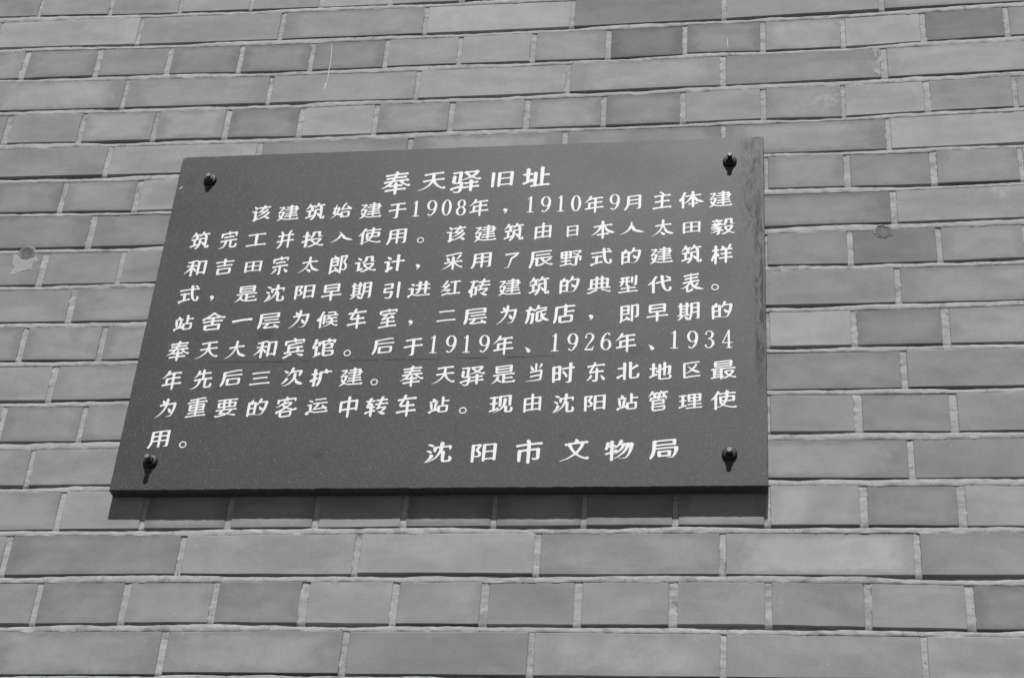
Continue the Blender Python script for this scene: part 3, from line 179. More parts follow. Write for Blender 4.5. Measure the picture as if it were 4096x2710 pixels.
'和': [[227,524,219,523,205,516,197,511,194,506,194,392,191,354,187,355,163,385,95,436,77,457,73,458,69,454,73,440,81,424,134,360,164,300,171,292,187,281,190,276,190,262,187,258,155,263,129,271,109,262,103,256,105,246,111,234,115,231,147,228,185,221,190,218,189,152,185,151,169,156,143,168,135,168,117,158,112,152,113,146,121,130,129,125,155,121,189,111,194,108,201,97,207,94,223,96,269,80,301,76,313,77,331,87,338,92,341,99,353,97,367,101,375,102,463,90,489,79,499,82,523,95,529,101,531,108,527,126,527,252,523,362,524,404,523,440,513,460,509,464,503,465,479,452,475,446,474,428,469,426,431,430,383,438,381,442,379,466,370,482,363,486,355,484,335,472,332,464,332,386,330,236,327,230,317,246,311,251,303,251,279,247,251,249,247,252,247,277,273,291,285,302,319,346,321,352,322,366,318,376,308,390,301,391,293,388,275,377,273,372,272,350,249,327,247,326,246,328,243,396,242,498,234,516],[391,400,467,391,475,386,471,258,471,134,470,128,467,125,395,134,389,136,387,140,386,276,381,396,383,401],[327,219,330,214,330,154,327,136,327,125,313,123,291,113,253,127,247,146,247,212,251,214,271,212,287,205,297,203,311,209]],
'地': [[333,524,318,524,290,521,270,510,262,502,256,490,255,480,254,352,252,349,244,352,238,351,216,341,202,331,199,322,204,310,218,288,224,285,240,286,250,282,254,278,254,192,248,166,258,144,268,131,276,129,286,133,310,147,316,154,316,164,311,184,311,236,312,241,316,241,340,231,350,224,351,138,346,118,346,110,360,82,366,77,372,76,400,89,408,94,413,100,413,108,408,130,408,184,410,188,450,174,466,160,472,158,480,160,502,171,510,177,513,182,515,190,510,214,510,314,508,332,502,358,493,376,484,388,498,394,512,403,524,422,526,439,518,464,506,486,500,492,482,502,472,505],[324,492,456,476,464,472,473,462,477,450,477,434,470,412,480,392,479,390,462,393,454,391,438,383,426,374,425,372,442,364,449,354,453,318,453,224,452,219,450,217,416,229,410,232,408,236,404,324,404,402,396,418,390,426,384,428,378,426,360,416,355,410,354,326,352,272,350,270,346,271,312,288,310,478,314,492],[110,486,106,488,100,487,84,479,76,473,74,466,78,456,87,442,110,433,132,418,132,354,129,274,128,272,124,271,106,278,98,278,78,267,74,260,82,243,88,237,110,237,124,234,128,231,129,168,124,150,123,142,139,112,144,108,150,107,158,110,181,122,191,132,190,142,186,160,186,222,190,223,204,218,212,219,234,231,239,238,235,250,224,266,214,267,192,262,186,264,182,342,182,389,186,390,202,374,212,370,222,373,241,384,245,388,247,394,238,414,230,424,222,427,204,428,192,433,128,470]],
'址': [[242,529,233,530,225,528,209,518,205,511,212,495,219,487,255,483,258,481,258,421,255,414,243,421,235,420,217,413,195,420,155,449,129,462,109,477,98,475,81,466,76,461,75,457,77,451,89,431,115,422,134,409,136,403,136,349,131,267,121,267,105,274,97,274,75,261,72,257,73,253,81,237,85,231,93,230,109,230,127,227,131,225,132,163,126,145,126,137,140,109,144,103,149,100,157,100,171,107,189,117,197,125,197,135,192,157,192,213,193,217,209,211,217,210,247,223,263,193,267,189,273,186,285,188,313,204,319,211,320,217,314,243,314,341,310,425,310,471,315,473,363,466,366,461,366,407,362,281,361,135,356,109,359,99,372,75,379,70,387,70,419,87,423,91,427,97,427,105,421,127,421,235,423,239,461,235,477,228,487,226,513,238,519,243,520,247,519,255,512,267,507,274,503,277,493,277,469,272,427,277,421,281,417,385,417,457,421,460,467,456,487,448,495,447,503,450,523,461,528,467,527,472,517,493,509,498,499,498,479,493,417,498,411,499,403,509,397,511,377,503,371,503,307,513,303,515,297,523,291,525,273,519],[189,376,207,347,215,340,227,341,251,353,254,351,254,251,253,243,249,239,238,257,233,261,223,261,201,256,194,257,192,259,187,347,187,371]],
'型': [[114,543,101,544,79,531,78,527,79,523,86,509,91,504,149,497,271,476,275,475,277,469,273,423,271,420,199,432,155,444,141,440,127,429,128,419,135,407,141,403,183,399,267,385,271,383,273,379,266,353,245,341,239,335,237,257,236,247,233,245,201,249,195,251,191,271,170,321,158,341,143,357,137,361,129,362,113,359,107,355,108,339,121,315,135,281,138,265,135,263,119,268,111,267,91,256,88,251,88,247,95,233,101,227,133,225,139,222,141,179,139,169,127,168,107,158,103,151,105,146,115,129,121,127,145,126,154,113,161,110,167,111,187,119,237,112,247,101,253,98,260,99,277,107,297,101,307,103,327,114,330,117,331,123,323,139,317,148,311,149,295,146,292,147,291,199,292,201,295,202,307,197,317,197,340,209,344,217,336,235,329,243,319,244,297,239,290,241,287,279,288,319,305,324,325,335,332,341,334,349,329,371,331,376,417,369,443,360,467,371,472,375,474,381,465,401,457,408,425,404,331,412,329,415,326,449,326,467,331,469,463,458,491,448,499,451,519,462,522,467,521,475,511,493,505,497,473,492,331,504,321,506,313,515,309,518,303,518,289,511,283,510,169,529],[461,327,445,327,427,321,417,320,414,317,415,315,421,312,439,296,441,291,443,131,439,91,442,81,453,62,457,57,463,56,475,59,499,73,504,77,505,85,499,123,497,289,493,299,483,317,473,324],[391,269,385,271,377,268,361,259,356,251,352,151,347,125,361,97,365,93,371,91,381,93,405,106,411,111,413,117,408,143,404,245,399,257],[201,214,231,210,234,207,235,159,234,153,231,150,207,152,201,155,198,171,196,207,197,212]],
'大': [[30,529,-3,527,-7,525,-7,521,27,519,63,501,143,443,207,374,235,323,260,273,261,264,257,262,193,273,129,289,109,280,101,273,100,265,109,249,113,244,119,242,173,236,267,219,271,197,280,107,293,81,299,73,307,71,317,74,343,89,350,97,348,129,336,205,337,210,473,199,491,190,499,189,515,195,533,207,535,213,532,221,522,239,515,243,483,237,409,243,345,249,334,255,332,259,348,275,407,363,435,391,511,413,575,445,603,447,607,451,604,457,569,473,537,482,521,482,481,473,447,463,425,454,395,437,365,414,343,375,324,305,315,283,239,397,189,443,162,465,90,507,45,525]],
'天': [[55,519,23,517,19,515,19,512,23,511,49,510,59,507,103,485,171,441,243,373,275,319,281,307,282,299,277,297,207,309,149,324,133,317,122,309,121,305,122,299,130,285,135,280,195,272,285,257,290,255,292,251,295,213,295,149,289,148,225,159,175,173,165,174,144,163,139,157,141,147,151,131,161,128,207,123,305,107,319,99,337,103,469,90,495,81,507,84,528,97,531,103,530,109,519,128,513,133,505,133,479,128,367,138,365,141,361,197,355,245,359,247,489,236,517,226,529,230,549,243,551,249,550,255,540,273,533,278,525,278,499,273,393,282,371,284,367,287,381,309,398,347,450,407,503,440,513,444,521,444,536,431,545,428,555,431,577,444,581,449,581,455,566,481,559,484,549,484,521,481,497,475,473,463,405,422,395,414,342,357,328,331,325,329,272,399,199,455,185,464,117,498,69,516]],
'太': [[26,528,2,529,-2,527,-2,524,14,522,22,519,110,465,188,390,216,350,256,262,257,254,256,252,252,252,180,265,130,278,118,280,98,270,91,264,91,256,98,243,103,236,108,234,164,228,261,210,263,206,265,186,270,106,283,80,290,73,298,71,308,74,333,88,340,96,338,138,330,196,332,201,468,190,494,180,506,184,522,193,528,198,530,204,528,210,518,228,512,233,502,233,480,228,410,233,342,240,330,245,328,248,346,266,376,322,438,392,506,412,578,449,598,450,602,454,599,460,578,469,534,479,512,480,468,469,436,459,406,445,377,428,368,421,362,412,326,330,314,276,312,271,308,275,252,372,214,416,130,480],[343,510,334,511,308,503,274,485,264,477,255,464,241,432,235,426,236,422,240,414,252,409,258,410,281,424,294,430,330,442,364,462,369,472,365,488,354,504]],
'奉': [[309,529,304,530,298,528,282,519,277,513,276,455,273,449,198,461,150,474,144,472,130,465,125,461,123,457,131,439,138,433,184,428,270,413,272,409,272,379,270,374,208,383,176,369,118,395,94,403,74,407,64,406,60,403,61,401,74,398,89,389,146,346,178,313,183,305,184,299,180,297,124,311,114,311,98,302,93,297,94,289,102,274,110,271,164,264,198,258,208,254,220,254,224,251,234,227,232,223,228,223,198,229,160,240,152,240,133,231,128,225,130,217,138,203,146,200,190,195,252,184,255,181,260,163,260,158,254,157,188,168,136,182,114,171,111,167,111,161,120,145,126,141,172,136,266,120,269,117,270,103,276,91,285,75,292,70,303,73,330,88,334,95,331,109,334,111,434,103,456,95,466,95,488,107,492,113,489,125,478,140,470,141,442,136,320,148,316,151,310,173,311,175,314,176,414,167,436,159,444,158,465,169,471,175,470,185,460,203,450,205,430,201,420,201,294,213,289,217,279,237,279,243,284,244,364,235,376,227,398,232,454,228,478,220,488,220,507,231,513,237,511,247,500,264,490,266,466,261,422,265,419,271,421,283,441,303,486,328,490,328,506,319,518,323,538,335,540,339,539,345,530,363,522,369,508,370,486,363,398,315,372,294,354,271,286,279,248,286,238,309,228,327,224,333,214,341,216,346,268,338,267,323,270,313,283,291,288,287,294,287,318,299,330,307,332,315,330,329,332,332,358,330,376,322,384,322,406,332,413,339,413,345,410,351,402,365,398,368,390,368,366,364,328,368,327,401,328,405,420,398,446,390,454,392,470,401,475,405,477,409,476,415,468,430,460,437,428,432,326,442,324,447,323,507,314,524]],
'始': [[47,532,41,531,41,526,110,470,149,416,147,413,129,406,103,392,92,384,87,376,87,362,126,252,123,250,113,252,107,250,91,241,87,234,94,218,101,211,123,211,139,208,142,206,156,134,164,120,173,114,182,116,188,122,183,136,181,202,185,203,207,201,227,192,233,192,263,208,267,212,270,218,265,256,255,300,222,368,221,372,223,374,281,389,282,382,279,368,280,358,292,334,301,328,307,328,319,331,331,331,405,320,455,315,465,312,475,305,481,304,491,307,511,318,520,328,521,336,517,352,516,446,503,473,483,489,331,507,327,508,321,516,315,517,295,507,287,500,286,460,283,450,187,425,129,484],[345,474,353,473,354,468,345,456,337,454,335,458,335,472,337,475],[389,468,455,458,460,454,461,362,459,352,451,350,397,356,347,365,340,368,338,374,339,416,359,429,366,436,373,468,377,470],[175,364,179,360,197,310,205,244,205,240,203,237,179,239,175,244,164,354,166,362],[335,288,323,289,301,278,287,260,286,250,328,160,361,96,369,86,379,81,397,68,405,69,425,80,428,86,428,92,417,112,401,119,398,122,371,176,339,234,335,242,336,246,445,224,448,222,442,172,429,160,431,152,437,149,461,157,476,166,515,197,549,216,557,224,559,230,559,238,552,256,543,267,535,271,521,270,499,261,467,257,383,273,351,281]],
'完': [[87,521,64,521,59,519,59,517,79,512,111,500,159,472,183,450,197,429,203,411,206,393,209,353,207,349,179,354,129,367,119,368,101,359,94,351,97,341,107,326,219,309,223,307,229,300,235,298,253,303,341,291,351,283,357,281,381,287,471,280,491,272,499,271,521,281,530,289,531,295,527,303,519,317,513,321,481,316,405,322,399,325,396,333,396,383,392,441,394,455,397,460,413,460,477,449,479,445,485,411,495,392,501,386,507,385,513,387,533,398,539,403,541,413,534,447,521,470,505,484,415,496,379,494,353,480,348,473,342,455,338,393,337,341,334,331,329,330,283,336,277,339,268,385,260,407,239,445,211,475,171,498,131,512],[210,267,203,268,197,266,181,257,177,253,176,247,179,241,186,229,191,225,225,223,309,209,391,201,415,192,423,194,439,203,449,211,448,219,442,231,437,239,431,243,423,242,401,237,345,242,253,255,235,259],[138,261,129,260,113,252,107,247,105,241,105,223,99,177,112,151,121,141,129,141,141,144,173,141,273,125,276,121,289,97,294,83,299,79,311,84,319,94,349,115,457,106,483,95,491,97,513,109,521,115,524,119,525,125,517,171,516,193,507,211,501,217,491,215,469,201,463,147,461,143,445,143,357,151,353,153,337,179,329,184,317,182,279,161,193,176,163,184,161,187,153,239,143,257]],
'宗': [[287,520,273,520,245,511,243,508,261,490,273,483,274,480,276,360,272,340,265,339,185,353,121,369,102,360,93,353,94,344,103,328,111,324,165,318,281,298,291,290,297,288,319,294,465,280,491,271,501,274,521,286,525,292,524,298,513,318,507,322,499,322,475,317,377,325,345,328,341,330,336,352,334,472,332,486,323,504,316,514,307,518],[95,500,71,502,67,500,67,497,95,485,101,480,172,390,179,386,205,379,230,392,232,400,223,418,218,422,204,428,193,442,175,458,147,478,121,495,111,498],[508,470,499,470,477,463,449,448,435,438,429,426,421,400,413,386,413,382,417,374,421,372,425,373,441,383,493,402,520,416,529,424,533,432,530,442,517,464],[205,268,199,269,193,267,177,258,172,252,175,240,182,228,187,225,221,223,315,208,383,202,409,192,416,194,433,203,440,208,443,212,442,220,436,232,430,240,425,244,415,243,395,238,339,243,237,258],[134,256,129,258,121,255,103,245,98,238,97,218,92,174,106,146,115,138,123,138,135,142,163,140,275,121,278,118,289,98,293,84,297,80,303,81,335,98,353,111,459,103,483,93,491,95,509,105,517,110,519,114,520,124,517,134,499,196,495,201,490,200,487,196,469,142,465,139,357,149,340,176,331,182,317,179,281,159,265,161,187,174,157,183,154,186,147,234]],
'客': [[224,520,200,520,169,502,161,494,158,486,154,416,152,410,148,410,132,419,118,443,110,448,100,446,78,434,72,428,70,422,82,397,91,386,96,383,108,382,136,372,158,363,168,355,182,352,243,314,245,310,222,292,210,268,206,264,142,296,116,306,100,308,60,306,56,305,56,302,98,295,124,279,204,216,231,178,236,172,242,169,264,166,284,176,288,184,281,200,284,201,364,192,372,188,378,183,384,181,392,183,410,193,422,202,424,212,421,222,404,252,396,259,330,292,328,294,328,298,382,316,472,331,486,326,505,310,514,309,536,320,543,326,544,334,535,352,530,358,524,361,504,362,490,365,446,360,437,394,435,456,423,478,406,493],[218,486,383,466,387,462,389,456,389,402,386,400,376,400,300,408,230,419,212,425,210,430,212,482,214,485],[222,386,294,374,380,366,401,358,404,354,400,351,374,346,314,327,304,331,292,331,216,378,213,382,214,386],[310,276,357,234,360,230,358,227,310,232,256,242,242,242,230,252,252,263,266,265,282,265],[122,244,118,246,110,244,92,234,88,228,82,178,88,164,98,147,106,142,118,145,148,142,262,123,265,120,271,100,264,92,264,88,268,84,278,84,288,80,294,81,320,96,338,113,450,104,474,95,482,98,500,107,509,116,506,134,491,180,486,186,482,185,479,182,463,142,458,138,344,148,341,150,327,174,318,178,306,175,274,157,238,162,172,173,140,183,135,206,134,224]],
'室': [[116,526,103,526,87,518,82,512,82,506,85,500,91,490,95,487,153,479,267,460,271,459,273,456,269,406,267,401,199,412,153,424,143,422,131,415,126,410,125,406,127,400,134,388,139,384,187,378,265,365,267,362,264,348,264,340,274,318,273,316,270,316,215,330,169,346,161,345,143,335,140,330,140,326,149,309,162,302,175,280,217,239,221,232,219,228,215,228,169,241,159,240,143,232,138,226,138,220,147,204,156,200,195,196,235,189,247,184,259,185,325,176,409,169,433,160,442,162,463,174,467,180,466,186,456,204,451,208,441,208,423,203,409,204,335,210,287,217,284,220,269,250,261,261,201,294,208,294,291,274,363,261,367,254,366,244,357,234,359,228,363,226,393,222,425,238,435,246,442,258,452,266,454,272,452,280,443,296,439,299,431,300,423,308,417,310,411,309,385,296,379,294,311,307,303,310,324,324,329,330,330,338,326,354,327,356,419,349,439,341,447,340,473,354,477,360,475,368,466,384,459,388,429,383,327,393,325,396,321,450,323,452,327,452,461,441,483,433,491,432,513,443,520,450,519,458,509,476,505,479,499,480,469,475,323,488,317,489,309,501,303,504,297,503,281,495,275,494,171,512],[119,226,113,228,105,225,89,216,84,208,84,196,80,160,93,134,101,127,107,127,119,130,149,127,265,108,269,105,283,78,289,74,333,99,451,90,477,81,501,92,510,100,509,114,492,164,487,169,483,168,480,164,465,128,461,124,341,134,325,159,317,164,303,161,273,144,261,144,171,160,139,169,133,188,130,206]],
'宾': [[118,530,103,530,81,517,79,514,80,508,91,491,97,489,113,492,117,491,147,468,193,437,235,416,241,415,247,417,270,432,272,438,270,444,262,458,257,464,249,465,229,463,140,524],[491,480,465,479,441,472,417,459,388,440,371,431,368,428,368,424,371,419,375,417,395,421,473,425,487,429,511,443,519,458,503,474],[122,432,113,432,95,422,90,418,90,412,98,396,103,391,155,385,160,382,158,314,159,268,155,248,163,230,175,212,183,210,197,213,217,210,403,160,441,163,465,176,467,182,465,188,458,200,453,205,445,204,423,195,417,195,347,215,285,229,225,247,219,250,216,256,215,278,221,280,281,269,357,260,362,258,369,249,375,247,401,256,431,253,451,245,461,245,486,260,488,266,486,274,477,289,471,293,441,288,419,289,415,291,412,298,409,348,413,350,463,346,485,338,495,338,516,350,521,356,519,366,508,384,499,386,473,381,407,385,401,388,396,394,391,397,371,389,323,394,207,412,202,414,193,422,175,418],[217,374,357,355,359,350,355,306,353,298,347,296,281,305,233,314,215,320,213,326,209,370,211,374],[129,246,125,247,119,246,100,236,95,230,92,184,89,170,92,160,105,138,113,132,129,137,153,135,268,116,276,92,274,88,265,80,269,72,283,74,293,70,301,71,330,88,345,104,349,106,453,97,477,87,485,89,503,99,512,108,511,124,501,162,495,184,491,188,487,187,484,184,465,136,461,132,353,141,348,144,335,166,327,170,317,168,283,150,253,154,181,167,150,176,143,206,142,224]],
'局': [[110,526,105,527,101,524,89,500,88,484,90,472,104,438,124,332,128,196,124,148,128,136,141,114,149,109,167,113,187,112,299,94,419,83,429,80,441,73,451,75,477,90,480,94,482,100,479,116,475,164,475,174,478,186,468,206,461,215,453,216,439,211,427,209,319,218,209,236,185,242,182,248,181,274,185,278,323,256,449,245,471,235,481,237,507,252,512,262,511,284,505,324,495,368,472,420,442,472,433,478,409,488,333,491,329,490,328,488,331,485,397,474,405,469,419,456,443,380,449,316,449,284,447,280,365,286,265,300,205,310,183,317,180,320,158,434,131,490,124,500,114,510],[238,478,231,478,219,472,209,466,205,460,201,390,197,372,201,360,215,337,219,335,225,335,243,341,291,334,345,329,371,319,383,324,408,340,411,348,407,364,403,410,403,431,396,448,389,457,381,459,369,456,355,455,307,460,255,469,245,472],[263,432,354,420,355,414,350,366,345,364,321,366,259,375,256,382,253,430,255,433],[187,204,297,186,421,174,425,172,427,168,423,122,419,118,413,118,327,126,253,136,193,148,189,152,184,182,183,200]],
'层': [[101,524,97,525,93,522,93,510,88,490,87,480,105,374,107,204,103,158,106,148,121,124,131,119,145,121,173,118,301,98,431,86,437,84,445,77,451,75,461,78,487,93,491,98,492,104,489,122,486,166,493,176,494,182,483,206,475,216,465,216,443,207,371,213,245,230,191,240,164,248,162,254,161,372,146,456,139,476,128,496,121,505,106,516],[248,516,241,517,231,515,211,505,198,496,195,492,194,486,196,478,209,457,221,448,248,408,252,390,247,389,199,401,189,402,171,392,166,386,168,378,177,364,185,361,223,357,251,352,277,346,286,346,379,334,457,327,481,319,491,322,511,334,513,340,511,346,503,362,497,366,461,362,381,369,311,378,308,382,303,402,295,419,259,470,260,474,265,475,325,463,403,451,404,446,402,422,395,400,400,390,405,388,416,394,437,412,461,427,493,444,505,453,508,462,507,470,495,492,489,498,483,501,477,501,441,486,423,484,335,497],[225,314,219,313,207,307,199,302,196,298,197,292,205,278,213,273,247,270,335,256,425,247,451,239,457,240,475,249,480,254,482,258,481,264,473,280,469,285,465,286,435,282,361,288,265,303],[179,206,297,186,433,172,436,170,437,166,432,126,430,122,425,121,327,130,239,143,175,156,169,158,167,162,163,204,167,208]],
'工': [[116,506,108,507,102,506,84,496,78,491,77,482,90,461,98,458,148,453,264,433,267,430,268,396,263,294,263,178,260,166,254,163,206,171,132,189,110,179,103,172,103,164,114,145,118,142,126,140,174,136,268,120,278,111,284,109,306,115,434,103,454,94,462,93,474,97,494,110,498,116,497,124,486,143,480,148,470,149,452,143,444,143,338,152,331,156,328,170,328,278,324,366,323,420,324,424,328,425,460,414,480,405,490,404,514,416,523,424,522,434,510,456,506,459,500,460,472,453,328,466,318,469,310,481,304,484,296,483,278,474,272,474,170,491]],
'市': [[302,528,296,527,278,517,272,512,270,508,269,394,266,296,263,292,198,303,182,307,179,310,170,472,159,492,152,497,144,495,126,485,121,480,119,476,119,428,116,376,117,324,113,304,117,290,129,270,138,263,144,263,158,268,172,267,264,252,265,248,266,190,264,188,258,188,172,203,108,219,100,217,84,208,78,200,80,194,87,180,94,175,152,167,268,148,270,146,269,140,264,131,252,116,249,108,251,100,264,78,268,74,274,72,286,76,313,92,317,100,321,120,330,137,334,140,460,129,480,121,488,120,496,122,516,133,520,137,522,142,520,148,512,164,504,171,494,171,470,166,370,174,332,178,328,180,326,192,326,238,328,244,420,236,428,233,436,225,442,224,460,232,482,246,486,256,481,276,478,388,474,418,464,438,457,444,420,452,390,456,378,454,358,444,354,440,354,434,364,418,370,417,388,424,416,419,421,416,420,280,418,276,414,275,344,281,326,284,322,384,321,500,310,524]],
'年': [[338,520,331,521,323,517,308,508,303,502,303,410,302,406,299,404,205,419,201,420,195,428,191,430,171,425,111,441,103,439,91,433,82,424,83,414,90,402,95,397,153,390,157,387,155,340,155,306,151,288,157,274,170,252,179,249,195,254,217,252,293,240,298,236,299,180,295,170,289,169,241,177,203,189,191,189,153,222,129,240,77,269,73,270,69,268,70,262,113,220,159,158,167,146,174,118,179,108,189,90,197,84,219,79,237,88,246,94,247,102,230,134,229,138,231,140,303,128,317,118,339,123,447,113,473,104,481,106,499,115,505,120,508,124,507,132,498,148,493,154,489,155,455,150,367,158,363,159,361,162,358,174,358,226,360,230,435,225,453,217,463,216,489,228,494,232,495,238,485,260,477,266,469,266,445,261,375,267,359,270,357,358,361,359,471,350,497,341,507,344,525,354,530,358,531,364,520,386,513,392,505,392,481,387,399,393,356,398,354,408,353,496,344,514],[219,378,299,365,301,360,299,282,297,278,237,287,216,294,209,374,211,379]],
'并': [[133,536,97,535,93,533,93,530,114,520,131,490,151,468,161,450,177,404,178,376,175,375,165,377,105,392,82,380,79,376,78,372,86,354,93,348,157,340,177,336,180,332,183,236,177,235,125,249,103,238,98,230,101,220,111,206,171,198,181,196,185,193,191,176,190,168,157,124,158,118,165,104,171,99,187,98,209,108,221,116,249,162,250,168,246,182,249,185,347,171,354,160,377,104,391,80,419,64,427,65,445,75,452,82,450,90,439,108,427,116,408,164,413,166,447,164,467,155,475,155,503,168,506,172,507,178,497,198,489,205,479,205,459,200,417,203,414,204,412,302,415,305,459,303,467,301,483,294,491,293,517,306,521,311,522,316,513,336,505,343,495,343,471,339,415,343,411,345,409,390,409,498,398,520,393,525,385,525,365,514,359,506,357,354,355,349,351,349,287,356,239,364,236,394,223,434,212,458,193,490,183,503,157,526,145,533],[247,325,353,310,355,304,352,210,347,209,313,213,244,224,240,320,241,324]],
'店': [[105,516,100,518,96,514,95,504,86,484,84,474,102,398,108,224,105,182,111,166,124,146,132,144,148,147,180,144,284,127,287,124,298,104,299,90,306,82,316,86,323,92,342,103,362,117,460,109,488,104,496,106,514,117,516,122,514,128,507,142,502,146,470,145,368,154,364,157,349,184,355,196,350,222,350,229,352,232,446,221,464,213,472,212,480,214,494,222,504,230,504,236,502,242,494,257,488,262,478,262,458,257,432,259,354,270,350,272,349,276,345,316,346,322,348,326,420,321,444,312,458,318,477,330,479,336,480,430,477,440,466,460,452,472,446,475,238,503,230,502,216,495,196,482,190,476,186,464,186,398,182,380,186,370,198,349,202,345,208,342,224,346,240,345,291,334,295,330,291,274,291,230,285,206,287,198,299,174,288,164,260,168,194,180,176,185,172,188,166,218,160,394,138,474,125,496,110,509],[258,464,426,444,429,440,430,434,428,359,422,357,344,363,340,364,334,372,328,376,306,370,258,380,248,384,245,392,245,462,248,465]],
'建': [[88,532,67,532,64,530,65,528,73,524,80,518,113,474,131,446,129,443,107,430,99,418,97,404,98,354,105,344,116,348,119,352,123,364,128,372,145,387,149,388,159,354,164,308,164,304,161,302,129,307,125,310,115,326,107,330,84,320,76,312,76,306,81,296,87,286,95,278,109,248,147,186,150,170,150,166,147,165,121,169,107,175,95,170,84,164,81,158,83,152,91,138,97,136,109,137,155,130,173,120,185,124,208,138,211,146,210,156,203,176,192,196,163,229,118,272,118,274,121,274,161,268,171,264,179,258,185,256,219,271,322,252,323,218,321,214,275,221,231,232,210,222,207,218,206,214,215,198,221,194,261,190,321,178,323,156,321,152,293,155,261,165,240,154,237,150,237,146,245,130,251,126,283,123,319,116,317,102,319,96,329,77,335,69,341,68,347,69,375,84,380,92,378,106,381,109,427,105,447,94,458,98,481,112,486,122,483,140,484,154,511,168,515,176,511,186,503,199,497,201,485,200,482,202,480,244,471,262,467,267,461,270,377,275,374,278,373,298,375,302,377,303,437,298,459,290,467,289,491,302,495,308,493,314,484,330,479,334,447,330,375,336,372,340,371,364,373,368,375,369,451,362,475,354,483,354,503,364,509,370,509,378,499,395,495,398,489,398,461,394,373,403,371,406,370,438,361,455,355,459,343,454,328,444,326,414,323,410,275,418,239,428,231,427,217,419,212,414,213,406,221,392,229,389,263,386,323,376,326,372,326,354,325,346,321,344,289,350,253,360,234,350,229,344,230,338,236,328,243,321,277,318,323,309,324,304,322,278,317,277,227,278,223,281,217,302,210,352,182,420,184,434,180,444,183,448,215,463,279,471,355,463,473,455,479,452,495,434,503,431,525,441,536,450,535,460,523,480,517,484,509,486,393,493,285,503,215,495,167,480,129,510,105,525],[385,242,433,234,436,228,433,202,431,200,425,200,376,206,375,210,375,240,377,243],[393,170,429,166,430,150,427,139,417,138,377,143,375,148,376,170,379,171]],
'式': [[119,545,113,547,107,546,80,531,72,523,72,515,87,487,97,477,123,474,175,455,178,451,178,425,174,377,174,327,173,321,169,319,151,322,129,331,117,328,102,319,97,313,98,307,106,291,115,286,140,285,177,279,187,267,195,263,223,273,261,269,281,261,289,260,314,273,320,279,320,285,311,304,305,311,295,312,271,306,241,309,236,311,234,319,234,371,230,431,233,435,235,435,277,423,297,409,307,407,331,419,339,427,339,435,328,455,325,459,319,462,293,461,257,471,225,480,213,491,199,489,143,510,138,513,126,537],[468,485,443,486,423,477,415,471,381,437,374,427,352,377,342,337,330,275,324,195,323,190,283,194,189,209,159,215,107,229,93,224,77,213,77,205,87,189,91,185,99,183,151,177,229,164,319,151,321,145,319,117,312,99,312,89,327,59,331,55,337,53,345,54,359,61,376,71,382,77,383,87,379,109,383,144,459,139,485,130,493,131,515,143,519,149,519,155,509,175,503,181,495,181,469,176,391,182,387,183,384,185,390,271,408,367,431,429,453,453,465,453,469,451,475,423,477,409,476,393,470,377,478,359,485,353,493,354,512,365,528,389,528,409,521,443,517,455,508,471,501,479,493,483],[469,127,465,128,457,126,419,105,414,99,411,88,406,81,409,74,431,67,439,67,461,76,482,89,486,95,486,101,475,121]],
'引': [[227,540,206,540,174,530,156,520,153,516,154,512,160,500,166,496,208,509,246,502,255,498,272,424,273,372,271,370,266,369,196,378,164,384,142,392,134,390,118,382,110,376,107,368,113,290,112,274,115,264,126,244,132,237,138,234,144,234,156,239,164,240,276,222,277,216,274,186,274,154,272,150,268,150,212,156,168,164,140,173,116,160,112,156,111,152,120,134,128,127,154,126,218,116,272,111,292,100,300,99,332,116,338,122,340,128,336,148,335,176,329,232,326,242,319,256,315,262,310,265,286,262,274,262,226,268,180,277,175,284,170,312,163,340,164,343,168,343,216,336,272,330,279,328,290,319,296,318,306,320,330,334,337,340,340,346,341,352,336,368,332,418,316,484,302,514,294,523,276,532],[468,520,460,521,440,511,432,504,430,498,430,394,426,274,426,128,420,100,423,90,435,68,440,62,446,60,458,63,484,77,491,84,493,90,487,118,487,270,483,386,483,492,480,502]],
'当': [[73,520,63,519,62,516,65,513,443,463,455,460,461,454,467,392,466,388,463,387,387,393,321,402,255,414,211,426,203,424,191,418,182,410,183,402,190,388,194,384,199,381,243,377,363,358,463,349,468,346,469,286,468,282,465,279,369,288,365,290,357,301,351,303,329,294,311,296,245,307,197,321,185,318,167,306,166,300,169,294,176,282,181,277,231,271,318,256,319,244,315,196,315,144,309,120,317,100,329,82,337,80,349,85,373,98,381,108,381,116,375,136,375,184,371,230,372,248,377,249,469,241,477,239,489,231,495,230,503,233,525,245,537,256,538,290,533,362,520,446,516,456,505,476,483,491,475,494,335,504],[260,258,247,259,233,254,203,238,189,225,185,212,184,170,179,156,180,150,185,141,191,141,201,146,217,163,271,201,289,218,293,228,292,232,273,251],[436,210,429,209,428,204,448,164,471,110,483,87,489,82,497,83,528,100,532,106,532,114,518,140,505,158,475,185]],
